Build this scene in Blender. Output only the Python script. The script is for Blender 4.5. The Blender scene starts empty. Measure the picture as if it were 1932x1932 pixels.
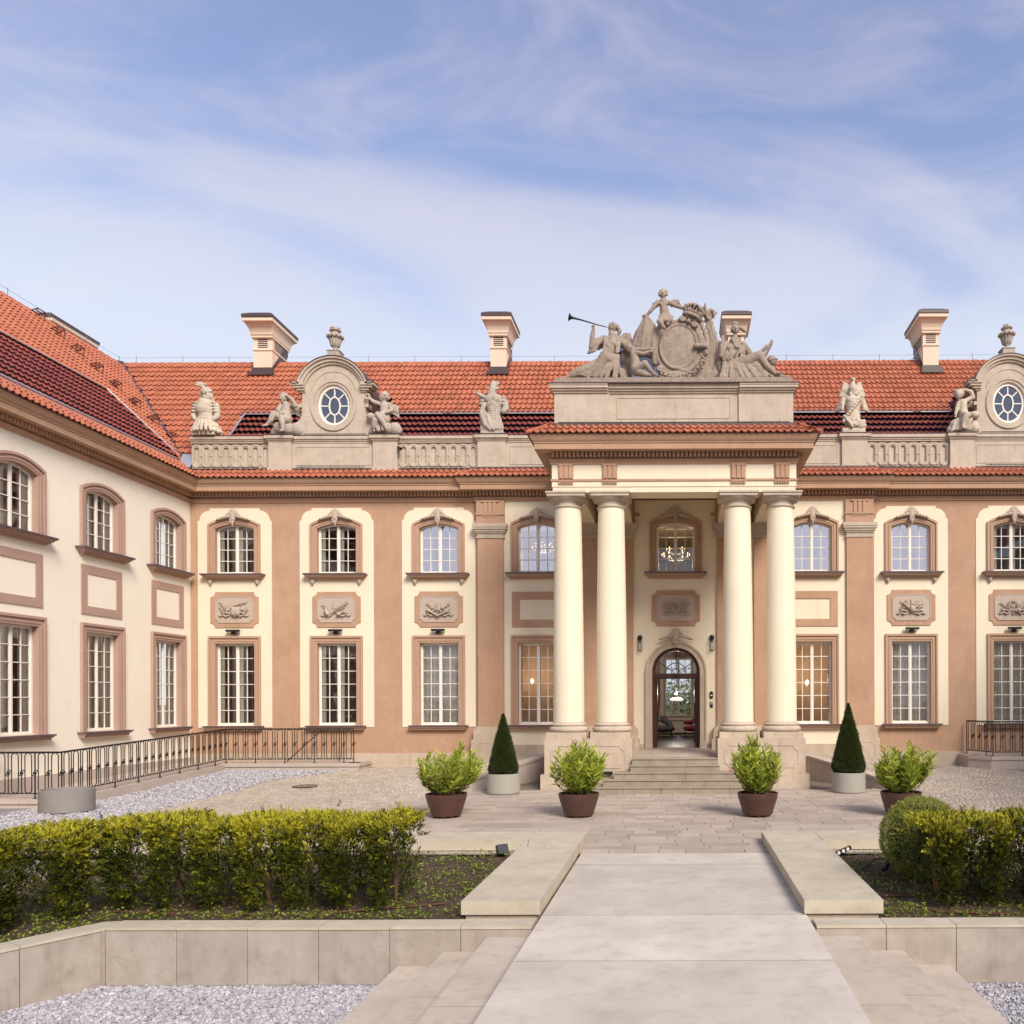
import bpy, math, random
import numpy as np
from mathutils import Vector, Matrix

random.seed(7)
RNG = np.random.default_rng(11)
R = math.radians
PI = math.pi
scene = bpy.context.scene
COL = scene.collection

# ------------------------------------------------------------------ camera
CAM_H = 2.61
cam_d = bpy.data.cameras.new('camera')
cam = bpy.data.objects.new('camera', cam_d)
COL.objects.link(cam)
cam.location = (0.0, 0.0, CAM_H)
cam.rotation_euler = (PI / 2, 0.0035, 0.0)
cam_d.sensor_width = 36.0
cam_d.lens = 36.0 * 1560.0 / 1932.0
cam_d.shift_x = (966.0 - 1281.0) / 1932.0
cam_d.shift_y = (1318.0 - 966.0) / 1932.0
cam_d.clip_end = 1500.0
scene.camera = cam

# ------------------------------------------------------------------ world and sun
CLOUD_ROT, CLOUD_Z = 20.0, 20.2
SUN_EL, SUN_AZ = 38.0, 148.0          # compass style: 180 = behind the camera
world = bpy.data.worlds.new('World')
scene.world = world
world.use_nodes = True
wn, wl = world.node_tree.nodes, world.node_tree.links
wn.clear()
w_out = wn.new('ShaderNodeOutputWorld')
sky = wn.new('ShaderNodeTexSky')
sky.sky_type = 'NISHITA'
sky.sun_disc = False
sky.sun_elevation = R(SUN_EL)
sky.sun_rotation = R(SUN_AZ)
sky.air_density = 1.0
sky.dust_density = 0.6
sky.ozone_density = 2.0
hsv = wn.new('ShaderNodeMixRGB')
hsv.blend_type = 'MULTIPLY'
hsv.inputs['Fac'].default_value = 1.0
hsv.inputs['Color2'].default_value = (1.24, 0.99, 0.95, 1)
wl.new(sky.outputs[0], hsv.inputs['Color1'])
bg_sky = wn.new('ShaderNodeBackground')
bg_sky.inputs['Strength'].default_value = 0.088
wl.new(hsv.outputs[0], bg_sky.inputs['Color'])
tc = wn.new('ShaderNodeTexCoord')
sep = wn.new('ShaderNodeSeparateXYZ')
wl.new(tc.outputs['Generated'], sep.inputs[0])


def wmath(op, a, b=None, c=None):
    n = wn.new('ShaderNodeMath')
    n.operation = op
    for i, v in enumerate((a, b, c)):
        if v is None:
            continue
        if isinstance(v, (int, float)):
            n.inputs[i].default_value = v
        else:
            wl.new(v, n.inputs[i])
    return n.outputs[0]


zc = wmath('ADD', wmath('MAXIMUM', sep.outputs[2], 0.0), 0.22)
px = wmath('DIVIDE', sep.outputs[0], zc)
py = wmath('DIVIDE', sep.outputs[1], zc)
# cloud streaks lie on a plane above; they run from upper left to lower right
ca, sa = math.cos(R(CLOUD_ROT)), math.sin(R(CLOUD_ROT))
rx = wmath('ADD', wmath('MULTIPLY', px, ca), wmath('MULTIPLY', py, sa))
ry = wmath('SUBTRACT', wmath('MULTIPLY', py, ca), wmath('MULTIPLY', px, sa))
cmb = wn.new('ShaderNodeCombineXYZ')
wl.new(wmath('MULTIPLY', rx, 1.15), cmb.inputs[0])
wl.new(wmath('MULTIPLY', ry, 2.1), cmb.inputs[1])
cmb.inputs[2].default_value = CLOUD_Z
nz = wn.new('ShaderNodeTexNoise')
nz.inputs['Scale'].default_value = 0.85
nz.inputs['Detail'].default_value = 7.0
nz.inputs['Roughness'].default_value = 0.52
nz.inputs['Distortion'].default_value = 0.9
wl.new(cmb.outputs[0], nz.inputs['Vector'])
# more veil towards the horizon
elev = wmath('SUBTRACT', 0.80, sep.outputs[2])
cov = wmath('ADD', nz.outputs['Fac'], wmath('MULTIPLY', elev, 0.50))
mr = wn.new('ShaderNodeMapRange')
mr.interpolation_type = 'SMOOTHSTEP'
mr.inputs['From Min'].default_value = 0.56
mr.inputs['From Max'].default_value = 0.94
wl.new(cov, mr.inputs['Value'])
nz2 = wn.new('ShaderNodeTexNoise')
nz2.inputs['Scale'].default_value = 1.9
nz2.inputs['Detail'].default_value = 9.0
nz2.inputs['Roughness'].default_value = 0.6
nz2.inputs['Distortion'].default_value = 1.3
off2 = wn.new('ShaderNodeVectorMath')
off2.operation = 'ADD'
off2.inputs[1].default_value = (4.1, 2.3, 8.8)
wl.new(cmb.outputs[0], off2.inputs[0])
wl.new(off2.outputs[0], nz2.inputs['Vector'])
mrw = wn.new('ShaderNodeMapRange')
mrw.interpolation_type = 'SMOOTHSTEP'
mrw.inputs['From Min'].default_value = 0.41
mrw.inputs['From Max'].default_value = 0.78
wl.new(nz2.outputs['Fac'], mrw.inputs['Value'])
veil = wn.new('ShaderNodeMapRange')
veil.interpolation_type = 'SMOOTHSTEP'
veil.inputs['From Min'].default_value = 0.62
veil.inputs['From Max'].default_value = 0.33
wl.new(wmath('ADD', sep.outputs[2], wmath('MULTIPLY', wmath('SUBTRACT', nz.outputs['Fac'], 0.5), -0.75)), veil.inputs['Value'])
m_a = wmath('MULTIPLY', wmath('MULTIPLY', mr.outputs[0], 0.95), wmath('ADD', 0.25, wmath('MULTIPLY', nz2.outputs['Fac'], 1.0)))
m_b = wmath('MULTIPLY', mrw.outputs[0], 0.7)
m_c = wmath('MULTIPLY', veil.outputs[0], wmath('SUBTRACT', 1.0, wmath('MULTIPLY', nz2.outputs['Fac'], 0.28)))
inv = wmath('MULTIPLY', wmath('MULTIPLY', wmath('SUBTRACT', 1.0, m_a), wmath('SUBTRACT', 1.0, m_b)), wmath('SUBTRACT', 1.0, m_c))
mask = wmath('SUBTRACT', 1.0, inv)
bg_cl = wn.new('ShaderNodeBackground')
cr = wn.new('ShaderNodeMixRGB')
cr.inputs['Color1'].default_value = (0.62, 0.60, 0.78, 1)
cr.inputs['Color2'].default_value = (0.80, 0.86, 1.0, 1)
mr2 = wn.new('ShaderNodeMapRange')
mr2.inputs['From Min'].default_value = 0.60
mr2.inputs['From Max'].default_value = 0.36
wl.new(sep.outputs[2], mr2.inputs['Value'])
wl.new(mr2.outputs[0], cr.inputs['Fac'])
wl.new(cr.outputs[0], bg_cl.inputs['Color'])
bg_cl.inputs['Strength'].default_value = 0.335
wmix = wn.new('ShaderNodeMixShader')
wl.new(mask, wmix.inputs[0])
wl.new(bg_sky.outputs[0], wmix.inputs[1])
wl.new(bg_cl.outputs[0], wmix.inputs[2])
wl.new(wmix.outputs[0], w_out.inputs['Surface'])

sun_d = bpy.data.lights.new('sun', 'SUN')
sun_d.energy = 1.5
sun_d.angle = R(25)
sun_d.color = (1.0, 0.925, 0.82)
sun = bpy.data.objects.new('sun', sun_d)
COL.objects.link(sun)
_az, _el = R(SUN_AZ), R(SUN_EL)
sdir = Vector((math.sin(_az) * math.cos(_el), math.cos(_az) * math.cos(_el), math.sin(_el)))
sun.rotation_euler = (-sdir).to_track_quat('-Z', 'Y').to_euler()
sun.location = (0, -10, 40)

vs = scene.view_settings
vs.view_transform = 'Standard'
vs.look = 'None'
vs.exposure = 1.5
vs.gamma = 1.0
vs.use_curve_mapping = False
scene.render.engine = 'CYCLES'

# ------------------------------------------------------------------ materials
MATS = {}


def nd(nt, typ, **kw):
    n = nt.nodes.new(typ)
    for k, v in kw.items():
        n.inputs[k].default_value = v
    return n


def base_mat(name, col, rough=0.85, spec=0.3, metal=0.0):
    m = bpy.data.materials.new(name)
    m.use_nodes = True
    nt = m.node_tree
    b = nt.nodes['Principled BSDF']
    b.inputs['Base Color'].default_value = (*col, 1)
    b.inputs['Roughness'].default_value = rough
    b.inputs['Specular IOR Level'].default_value = spec
    b.inputs['Metallic'].default_value = metal
    MATS[name] = m
    return m, nt, b


def noisy(name, c1, c2, scale=1.2, rough=0.88, bump=0.15, bscale=60.0, c3=None, s3=14.0, f3=0.25,
          spec=0.25, stretch=(1, 1, 1), attr=False, contrast=(0.3, 0.7), dist=0.01, detail=5.0, metal=0.0, streak=0.0):
    """mottled surface: two tones from a soft noise, finer stains, fine relief"""
    m, nt, b = base_mat(name, c1, rough, spec, metal)
    L = nt.links
    t = nt.nodes.new('ShaderNodeTexCoord')
    g = nt.nodes.new('ShaderNodeNewGeometry')
    mp = nt.nodes.new('ShaderNodeMapping')
    mp.inputs['Scale'].default_value = stretch
    L.new(g.outputs['Position'], mp.inputs['Vector'])
    n = nd(nt, 'ShaderNodeTexNoise', Scale=scale, Detail=detail, Roughness=0.6)
    L.new(mp.outputs[0], n.inputs['Vector'])
    r = nd(nt, 'ShaderNodeMapRange')
    r.inputs['From Min'].default_value, r.inputs['From Max'].default_value = contrast
    L.new(n.outputs['Fac'], r.inputs['Value'])
    mx = nt.nodes.new('ShaderNodeMixRGB')
    mx.inputs['Color1'].default_value = (*c1, 1)
    mx.inputs['Color2'].default_value = (*c2, 1)
    L.new(r.outputs[0], mx.inputs['Fac'])
    out = mx.outputs[0]
    if c3 is not None:
        n3 = nd(nt, 'ShaderNodeTexNoise', Scale=s3, Detail=6.0, Roughness=0.7)
        L.new(mp.outputs[0], n3.inputs['Vector'])
        r3 = nd(nt, 'ShaderNodeMapRange')
        r3.inputs['From Min'].default_value = 0.5
        r3.inputs['From Max'].default_value = 0.75
        r3.inputs['To Max'].default_value = f3
        L.new(n3.outputs['Fac'], r3.inputs['Value'])
        m3 = nt.nodes.new('ShaderNodeMixRGB')
        m3.inputs['Color2'].default_value = (*c3, 1)
        L.new(r3.outputs[0], m3.inputs['Fac'])
        L.new(out, m3.inputs['Color1'])
        out = m3.outputs[0]
    if streak > 0:
        mp2 = nt.nodes.new('ShaderNodeMapping')
        mp2.inputs['Scale'].default_value = (5.0, 5.0, 0.5)
        L.new(g.outputs['Position'], mp2.inputs['Vector'])
        n4 = nd(nt, 'ShaderNodeTexNoise', Scale=1.3, Detail=5.0, Roughness=0.65)
        L.new(mp2.outputs[0], n4.inputs['Vector'])
        r4 = nd(nt, 'ShaderNodeMapRange')
        r4.inputs['From Min'].default_value = 0.52
        r4.inputs['From Max'].default_value = 0.8
        r4.inputs['To Max'].default_value = streak
        L.new(n4.outputs['Fac'], r4.inputs['Value'])
        m4 = nt.nodes.new('ShaderNodeMixRGB')
        m4.blend_type = 'MULTIPLY'
        m4.inputs['Color2'].default_value = (0.62, 0.56, 0.50, 1)
        L.new(r4.outputs[0], m4.inputs['Fac'])
        L.new(out, m4.inputs['Color1'])
        out = m4.outputs[0]
    if attr:
        a = nt.nodes.new('ShaderNodeAttribute')
        a.attribute_name = 'tint'
        ra = nd(nt, 'ShaderNodeMapRange')
        ra.inputs['To Min'].default_value = 1 - attr
        ra.inputs['To Max'].default_value = 1 + attr
        if attr and name in OBJ_RANDOM:
            oi = nt.nodes.new('ShaderNodeObjectInfo')
            ad = nt.nodes.new('ShaderNodeMath')
            ad.operation = 'ADD'
            L.new(a.outputs['Fac'], ad.inputs[0])
            L.new(oi.outputs['Random'], ad.inputs[1])
            fr = nt.nodes.new('ShaderNodeMath')
            fr.operation = 'FRACT'
            L.new(ad.outputs[0], fr.inputs[0])
            L.new(fr.outputs[0], ra.inputs['Value'])
            rnd = fr.outputs[0]
        else:
            L.new(a.outputs['Fac'], ra.inputs['Value'])
            rnd = a.outputs['Fac']
        mm = nt.nodes.new('ShaderNodeMixRGB')
        mm.blend_type = 'MULTIPLY'
        mm.inputs['Fac'].default_value = 1.0
        cb = nt.nodes.new('ShaderNodeCombineXYZ')
        for i in range(3):
            L.new(ra.outputs[0], cb.inputs[i])
        L.new(out, mm.inputs['Color1'])
        L.new(cb.outputs[0], mm.inputs['Color2'])
        out = mm.outputs[0]
    L.new(out, b.inputs['Base Color'])
    nb = nd(nt, 'ShaderNodeTexNoise', Scale=bscale, Detail=4.0, Roughness=0.65)
    L.new(g.outputs['Position'], nb.inputs['Vector'])
    bp = nt.nodes.new('ShaderNodeBump')
    bp.inputs['Strength'].default_value = bump
    bp.inputs['Distance'].default_value = dist
    L.new(nb.outputs['Fac'], bp.inputs['Height'])
    L.new(bp.outputs[0], b.inputs['Normal'])
    return m


OBJ_RANDOM = {'tile', 'tile_louvre', 'paver', 'slab', 'block_stone', 'sett'}

noisy('cream', (0.80, 0.705, 0.53), (0.74, 0.645, 0.48), 0.7, 0.9, 0.10, 90, streak=0.17, detail=8)
noisy('cream_wing', (0.88, 0.81, 0.67), (0.83, 0.755, 0.62), 0.6, 0.9, 0.10, 90, streak=0.14)
noisy('chimney_paint', (0.76, 0.60, 0.45), (0.70, 0.54, 0.40), 0.8, 0.85, 0.08, 80, streak=0.12)
noisy('joint', (0.11, 0.09, 0.065), (0.07, 0.055, 0.04), 9, 0.95, 0.3, 60)
noisy('column_paint', (0.82, 0.73, 0.55), (0.77, 0.68, 0.50), 0.8, 0.85, 0.08, 80, streak=0.10)
noisy('tan', (0.49, 0.308, 0.20), (0.405, 0.25, 0.16), 0.8, 0.9, 0.2, 60, c3=(0.53, 0.34, 0.235), s3=3.5, f3=0.6, streak=0.35, detail=8)
noisy('tan_trim', (0.475, 0.308, 0.21), (0.435, 0.278, 0.187), 1.5, 0.85, 0.08, 80)
noisy('mauve_trim', (0.45, 0.298, 0.235), (0.41, 0.268, 0.21), 1.5, 0.85, 0.08, 80)
noisy('stone', (0.56, 0.47, 0.37), (0.46, 0.38, 0.295), 2.2, 0.9, 0.30, 45, c3=(0.33, 0.26, 0.20), s3=9, f3=0.45, streak=0.45)
noisy('stone_relief', (0.50, 0.41, 0.33), (0.44, 0.355, 0.285), 2.2, 0.9, 0.25, 60)
noisy('statue_stone', (0.37, 0.295, 0.23), (0.28, 0.22, 0.17), 3.0, 0.9, 0.5, 40, c3=(0.12, 0.095, 0.075), s3=9, f3=0.7, streak=0.7)
noisy('statue_grey', (0.50, 0.43, 0.35), (0.38, 0.32, 0.26), 3.0, 0.9, 0.4, 50, c3=(0.20, 0.165, 0.13), s3=9, f3=0.6, streak=0.5)
noisy('statue_pale', (0.62, 0.53, 0.41), (0.46, 0.385, 0.295), 3.0, 0.9, 0.35, 60, c3=(0.25, 0.20, 0.15), s3=9, f3=0.5, streak=0.5)
noisy('base_stone', (0.56, 0.46, 0.35), (0.45, 0.36, 0.27), 1.8, 0.85, 0.25, 50, c3=(0.36, 0.28, 0.20), s3=7, f3=0.5, streak=0.5)
noisy('step_stone', (0.37, 0.31, 0.23), (0.27, 0.225, 0.165), 3.0, 0.8, 0.5, 90, c3=(0.16, 0.13, 0.09), s3=40, f3=0.6)
noisy('slab', (0.60, 0.54, 0.455), (0.43, 0.38, 0.315), 1.0, 0.85, 0.2, 120, c3=(0.30, 0.255, 0.20), s3=3.6, f3=0.45, attr=0.08, detail=12, contrast=(0.3, 0.8))
noisy('block_stone', (0.44, 0.385, 0.325), (0.34, 0.29, 0.24), 2.4, 0.8, 0.2, 60, c3=(0.22, 0.175, 0.13), s3=4, f3=0.55, attr=0.06, streak=0.4)
noisy('coping_stone', (0.55, 0.485, 0.375), (0.43, 0.375, 0.28), 2.0, 0.8, 0.2, 60, c3=(0.38, 0.33, 0.17), s3=5.0, f3=0.6, detail=8)
noisy('tread_stone', (0.53, 0.455, 0.365), (0.44, 0.37, 0.295), 1.4, 0.8, 0.14, 60, c3=(0.28, 0.24, 0.15), s3=5.0, f3=0.5)
noisy('walk_stone', (0.52, 0.44, 0.38), (0.45, 0.375, 0.32), 1.4, 0.8, 0.14, 60, c3=(0.42, 0.36, 0.22), s3=2.0, f3=0.5)
noisy('paver', (0.46, 0.385, 0.31), (0.37, 0.305, 0.25), 1.3, 0.8, 0.12, 60, c3=(0.31, 0.26, 0.23), s3=6, f3=0.4, attr=0.13)
noisy('sett', (0.47, 0.405, 0.33), (0.39, 0.335, 0.275), 0.6, 0.75, 0.2, 50, c3=(0.46, 0.38, 0.24), s3=0.8, f3=0.6, attr=0.18)
noisy('mortar', (0.21, 0.175, 0.135), (0.165, 0.135, 0.105), 3.0, 0.95, 0.4, 60)
noisy('tile', (0.46, 0.158, 0.083), (0.38, 0.122, 0.066), 1.1, 0.62, 0.1, 120, c3=(0.40, 0.14, 0.09), s3=3, f3=0.35, attr=0.11)
noisy('tile_louvre', (0.27, 0.062, 0.042), (0.20, 0.046, 0.036), 1.1, 0.5, 0.1, 120, attr=0.12)
noisy('brown_metal', (0.085, 0.050, 0.048), (0.065, 0.040, 0.040), 4, 0.45, 0.05, 60, spec=0.5)
noisy('sill_metal', (0.12, 0.085, 0.095), (0.09, 0.065, 0.07), 4, 0.4, 0.05, 60, spec=0.5)
noisy('dark_void', (0.018, 0.008, 0.012), (0.012, 0.006, 0.009), 3, 0.6, 0.05, 60)
noisy('zinc', (0.52, 0.53, 0.56), (0.42, 0.43, 0.46), 3, 0.35, 0.05, 60, spec=0.6, metal=0.5)
noisy('blue_metal', (0.045, 0.055, 0.10), (0.035, 0.042, 0.08), 3, 0.4, 0.05, 60, spec=0.5)
noisy('black_iron', (0.014, 0.013, 0.013), (0.010, 0.010, 0.010), 10, 0.45, 0.1, 100, spec=0.4)
noisy('white_paint', (0.80, 0.75, 0.66), (0.75, 0.70, 0.61), 4, 0.45, 0.03, 90, spec=0.4)
noisy('door_wood', (0.085, 0.032, 0.020), (0.055, 0.020, 0.014), 6, 0.35, 0.1, 70, spec=0.5, stretch=(6, 6, 0.6))
noisy('pot_brown', (0.085, 0.038, 0.026), (0.068, 0.030, 0.021), 2, 0.42, 0.05, 200, spec=0.5)
noisy('drum_grey', (0.36, 0.34, 0.285), (0.33, 0.31, 0.26), 3, 0.6, 0.06, 200)
noisy('drum_grey_dark', (0.27, 0.25, 0.225), (0.245, 0.225, 0.20), 3, 0.6, 0.06, 200)
noisy('soil', (0.115, 0.078, 0.050), (0.055, 0.037, 0.025), 9, 0.95, 1.0, 40, c3=(0.16, 0.12, 0.085), s3=26, f3=0.7, dist=0.03)
noisy('bark', (0.20, 0.12, 0.065), (0.12, 0.07, 0.04), 12, 0.9, 0.6, 60)
noisy('gravel_bed', (0.36, 0.34, 0.34), (0.24, 0.22, 0.22), 16, 0.9, 1.0, 38, c3=(0.13, 0.11, 0.11), s3=30, f3=0.7, dist=0.03)
noisy('gravel_stone', (0.45, 0.43, 0.445), (0.35, 0.335, 0.345), 5, 0.85, 0.3, 80, attr=0.35)
noisy('ground', (0.20, 0.18, 0.14), (0.15, 0.14, 0.10), 0.3, 0.95, 0.3, 20)
noisy('curtain', (0.90, 0.83, 0.68), (0.82, 0.74, 0.60), 3, 0.9, 0.05, 60)
noisy('curtain_dark', (0.17, 0.12, 0.09), (0.11, 0.075, 0.06), 3, 0.9, 0.05, 60)
noisy('room_wall', (0.46, 0.32, 0.20), (0.38, 0.26, 0.17), 1, 0.9, 0.05, 60)
noisy('room_floor', (0.30, 0.25, 0.22), (0.22, 0.19, 0.17), 2, 0.35, 0.05, 60, stretch=(1, 4, 1))
noisy('sofa_grey', (0.10, 0.095, 0.12), (0.08, 0.075, 0.10), 8, 0.9, 0.2, 150)
noisy('chair_red', (0.22, 0.02, 0.045), (0.16, 0.014, 0.035), 8, 0.9, 0.2, 150)
noisy('black_plastic', (0.012, 0.012, 0.013), (0.010, 0.010, 0.011), 8, 0.35, 0.02, 150, spec=0.5)
noisy('grey_plastic', (0.30, 0.30, 0.31), (0.26, 0.26, 0.27), 8, 0.4, 0.02, 150, spec=0.5)
noisy('pipe_brown', (0.14, 0.06, 0.035), (0.10, 0.045, 0.03), 8, 0.5, 0.05, 100)
noisy('wire_grey', (0.25, 0.20, 0.19), (0.2, 0.17, 0.16), 8, 0.5, 0.05, 100)
noisy('rib_red', (0.13, 0.028, 0.02), (0.10, 0.022, 0.018), 8, 0.5, 0.05, 100)


def glass_mat(name, fac, tint=(0.95, 0.96, 1.0)):
    m, nt, b = base_mat(name, tint)
    L = nt.links
    nt.nodes.remove(b)
    out = nt.nodes['Material Output']
    tr = nd(nt, 'ShaderNodeBsdfTransparent')
    tr.inputs['Color'].default_value = (0.97, 0.98, 0.98, 1)
    gl = nd(nt, 'ShaderNodeBsdfGlossy', Roughness=0.015)
    gl.inputs['Color'].default_value = (*tint, 1)
    lw = nt.nodes.new('ShaderNodeFresnel')
    lw.inputs['IOR'].default_value = 1.5
    ad = nt.nodes.new('ShaderNodeMath')
    ad.operation = 'ADD'
    ad.use_clamp = True
    ad.inputs[1].default_value = fac
    L.new(lw.outputs[0], ad.inputs[0])
    g = nt.nodes.new('ShaderNodeNewGeometry')
    nb = nd(nt, 'ShaderNodeTexNoise', Scale=2.2, Detail=1.0)
    L.new(g.outputs['Position'], nb.inputs['Vector'])
    bp = nt.nodes.new('ShaderNodeBump')
    bp.inputs['Strength'].default_value = 0.25
    bp.inputs['Distance'].default_value = 0.01
    L.new(nb.outputs['Fac'], bp.inputs['Height'])
    L.new(bp.outputs[0], gl.inputs['Normal'])
    mx = nt.nodes.new('ShaderNodeMixShader')
    L.new(ad.outputs[0], mx.inputs[0])
    L.new(tr.outputs[0], mx.inputs[1])
    L.new(gl.outputs[0], mx.inputs[2])
    L.new(mx.outputs[0], out.inputs['Surface'])
    return m


glass_mat('glass', 0.07)
glass_mat('glass_upper', 0.52, (1.0, 0.94, 0.98))
glass_mat('glass_oculus', 0.20, (0.62, 0.66, 0.80))


def emit_mat(name, col, s):
    m, nt, b = base_mat(name, col)
    b.inputs['Emission Color'].default_value = (*col, 1)
    b.inputs['Emission Strength'].default_value = s
    return m


emit_mat('bulb', (1.0, 0.72, 0.34), 1.6)
emit_mat('bulb_white', (1.0, 0.93, 0.82), 0.3)
noisy('cover_iron', (0.24, 0.19, 0.145), (0.17, 0.135, 0.105), 9, 0.8, 0.3, 60)


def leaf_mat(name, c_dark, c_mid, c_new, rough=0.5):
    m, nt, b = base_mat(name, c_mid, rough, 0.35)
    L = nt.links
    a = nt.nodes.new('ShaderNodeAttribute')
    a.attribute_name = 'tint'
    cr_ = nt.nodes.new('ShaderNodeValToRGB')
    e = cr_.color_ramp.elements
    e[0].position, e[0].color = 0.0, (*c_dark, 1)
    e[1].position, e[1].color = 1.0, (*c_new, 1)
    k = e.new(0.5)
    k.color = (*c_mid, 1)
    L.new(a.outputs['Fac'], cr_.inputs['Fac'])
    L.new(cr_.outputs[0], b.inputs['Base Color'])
    out = nt.nodes['Material Output']
    tl = nt.nodes.new('ShaderNodeBsdfTranslucent')
    L.new(cr_.outputs[0], tl.inputs['Color'])
    mx = nt.nodes.new('ShaderNodeMixShader')
    mx.inputs[0].default_value = 0.22
    L.new(b.outputs[0], mx.inputs[1])
    L.new(tl.outputs[0], mx.inputs[2])
    L.new(mx.outputs[0], out.inputs['Surface'])
    return m


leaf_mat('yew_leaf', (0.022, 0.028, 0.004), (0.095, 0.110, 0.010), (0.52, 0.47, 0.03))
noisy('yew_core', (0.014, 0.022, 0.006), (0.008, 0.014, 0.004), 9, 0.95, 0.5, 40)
leaf_mat('yew_dark_leaf', (0.016, 0.026, 0.006), (0.045, 0.065, 0.012), (0.12, 0.15, 0.028))
leaf_mat('box_leaf', (0.05, 0.07, 0.012), (0.25, 0.28, 0.045), (0.58, 0.57, 0.13))
leaf_mat('oleander_leaf', (0.09, 0.13, 0.012), (0.27, 0.34, 0.03), (0.56, 0.60, 0.08))
leaf_mat('cover_leaf', (0.06, 0.09, 0.010), (0.17, 0.23, 0.02), (0.34, 0.38, 0.05))
leaf_mat('dry_leaf', (0.10, 0.055, 0.025), (0.20, 0.12, 0.05), (0.30, 0.22, 0.08))

# ------------------------------------------------------------------ mesh helpers


class MB:
    """collects faces; M maps local to world"""

    def __init__(s, M=None):
        s.v, s.f, s.M, s.tint = [], [], M, None

    def add(s, vs, fs):
        n = len(s.v)
        if s.M is not None:
            vs = [s.M @ Vector(p) for p in vs]
        s.v += [tuple(p) for p in vs]
        s.f += [tuple(i + n for i in f) for f in fs]
        return s

    def box(s, x0, x1, y0, y1, z0, z1):
        v = [(x, y, z) for z in (z0, z1) for y in (y0, y1) for x in (x0, x1)]
        return s.add(v, [(0, 2, 3, 1), (4, 5, 7, 6), (0, 1, 5, 4), (2, 6, 7, 3), (0, 4, 6, 2), (1, 3, 7, 5)])

    def prism(s, poly, y0, y1):
        """poly in (x,z), extruded in y (simple polygon, convex or caps as ngon)"""
        n = len(poly)
        v = [(x, y0, z) for x, z in poly] + [(x, y1, z) for x, z in poly]
        f = [tuple(range(n)), tuple(range(2 * n - 1, n - 1, -1))]
        f += [(i, i + n, (i + 1) % n + n, (i + 1) % n) for i in range(n)]
        return s.add(v, f)

    def slab(s, poly, z0, z1):
        """poly in (x,y) counter-clockwise, extruded in z"""
        n = len(poly)
        v = [(x, y, z0) for x, y in poly] + [(x, y, z1) for x, y in poly]
        f = [tuple(range(n - 1, -1, -1)), tuple(range(n, 2 * n))]
        f += [(i, (i + 1) % n, (i + 1) % n + n, i + n) for i in range(n)]
        return s.add(v, f)

    def lathe(s, prof, cx=0, cy=0, n=24, cz=0, sx=1, sy=1):
        """prof: (radius, z) from bottom to top"""
        v, f = [], []
        for r, z in prof:
            for i in range(n):
                a = 2 * PI * i / n
                v.append((cx + r * sx * math.cos(a), cy + r * sy * math.sin(a), cz + z))
        for k in range(len(prof) - 1):
            for i in range(n):
                j = (i + 1) % n
                f.append((k * n + i, k * n + j, (k + 1) * n + j, (k + 1) * n + i))
        f.append(tuple(range(n - 1, -1, -1)))
        f.append(tuple(range((len(prof) - 1) * n, len(prof) * n)))
        return s.add(v, f)

    def tube(s, pts, r, n=6, closed=False, radii=None):
        pts = [Vector(p) for p in pts]
        m = len(pts)
        v, f = [], []
        up0 = Vector((0.31, 0.52, 0.79))
        for i, p in enumerate(pts):
            if closed:
                d = pts[(i + 1) % m] - pts[i - 1]
            else:
                d = pts[min(i + 1, m - 1)] - pts[max(i - 1, 0)]
            if d.length < 1e-9:
                d = Vector((0, 0, 1))
            d.normalize()
            a = d.cross(up0)
            if a.length < 1e-3:
                a = d.cross(Vector((1, 0, 0)))
            a.normalize()
            b = d.cross(a)
            rr = radii[i] if radii else r
            for k in range(n):
                t = 2 * PI * k / n
                v.append(p + a * (rr * math.cos(t)) + b * (rr * math.sin(t)))
        for i in range(m if closed else m - 1):
            j = (i + 1) % m
            for k in range(n):
                l = (k + 1) % n
                f.append((i * n + k, i * n + l, j * n + l, j * n + k))
        if not closed:
            f.append(tuple(range(n - 1, -1, -1)))
            f.append(tuple((m - 1) * n + k for k in range(n)))
        return s.add(v, f)

    def capsule(s, p1, r1, p2, r2, n=10, flat=1.0):
        p1, p2 = Vector(p1), Vector(p2)
        d = p2 - p1
        if d.length < 1e-6:
            d = Vector((0, 0, 1e-4))
        dn = d.normalized()
        a = dn.cross(Vector((0, 1, 0)))
        if a.length < 1e-3:
            a = dn.cross(Vector((1, 0, 0)))
        a.normalize()
        b = dn.cross(a)
        rings = []
        for t in (-90, -60, -30, 0):
            rings.append((p1 + dn * (r1 * math.sin(R(t))), r1 * max(math.cos(R(t)), 0.02)))
        for t in (0, 30, 60, 90):
            rings.append((p2 + dn * (r2 * math.sin(R(t))), r2 * max(math.cos(R(t)), 0.02)))
        v, f = [], []
        for c, r in rings:
            for k in range(n):
                t = 2 * PI * k / n
                o = a * (r * math.cos(t)) + b * (r * math.sin(t))
                q = c + o
                if flat != 1.0:
                    q.y = c.y + (q.y - c.y) * flat
                v.append(q)
        for i in range(len(rings) - 1):
            for k in range(n):
                l = (k + 1) % n
                f.append((i * n + k, i * n + l, (i + 1) * n + l, (i + 1) * n + k))
        f.append(tuple(range(n - 1, -1, -1)))
        f.append(tuple((len(rings) - 1) * n + k for k in range(n)))
        return s.add(v, f)

    def chain(s, pts, radii, n=10, flat=1.0):
        for i in range(len(pts) - 1):
            s.capsule(pts[i], radii[i], pts[i + 1], radii[i + 1], n, flat)
        return s

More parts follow.
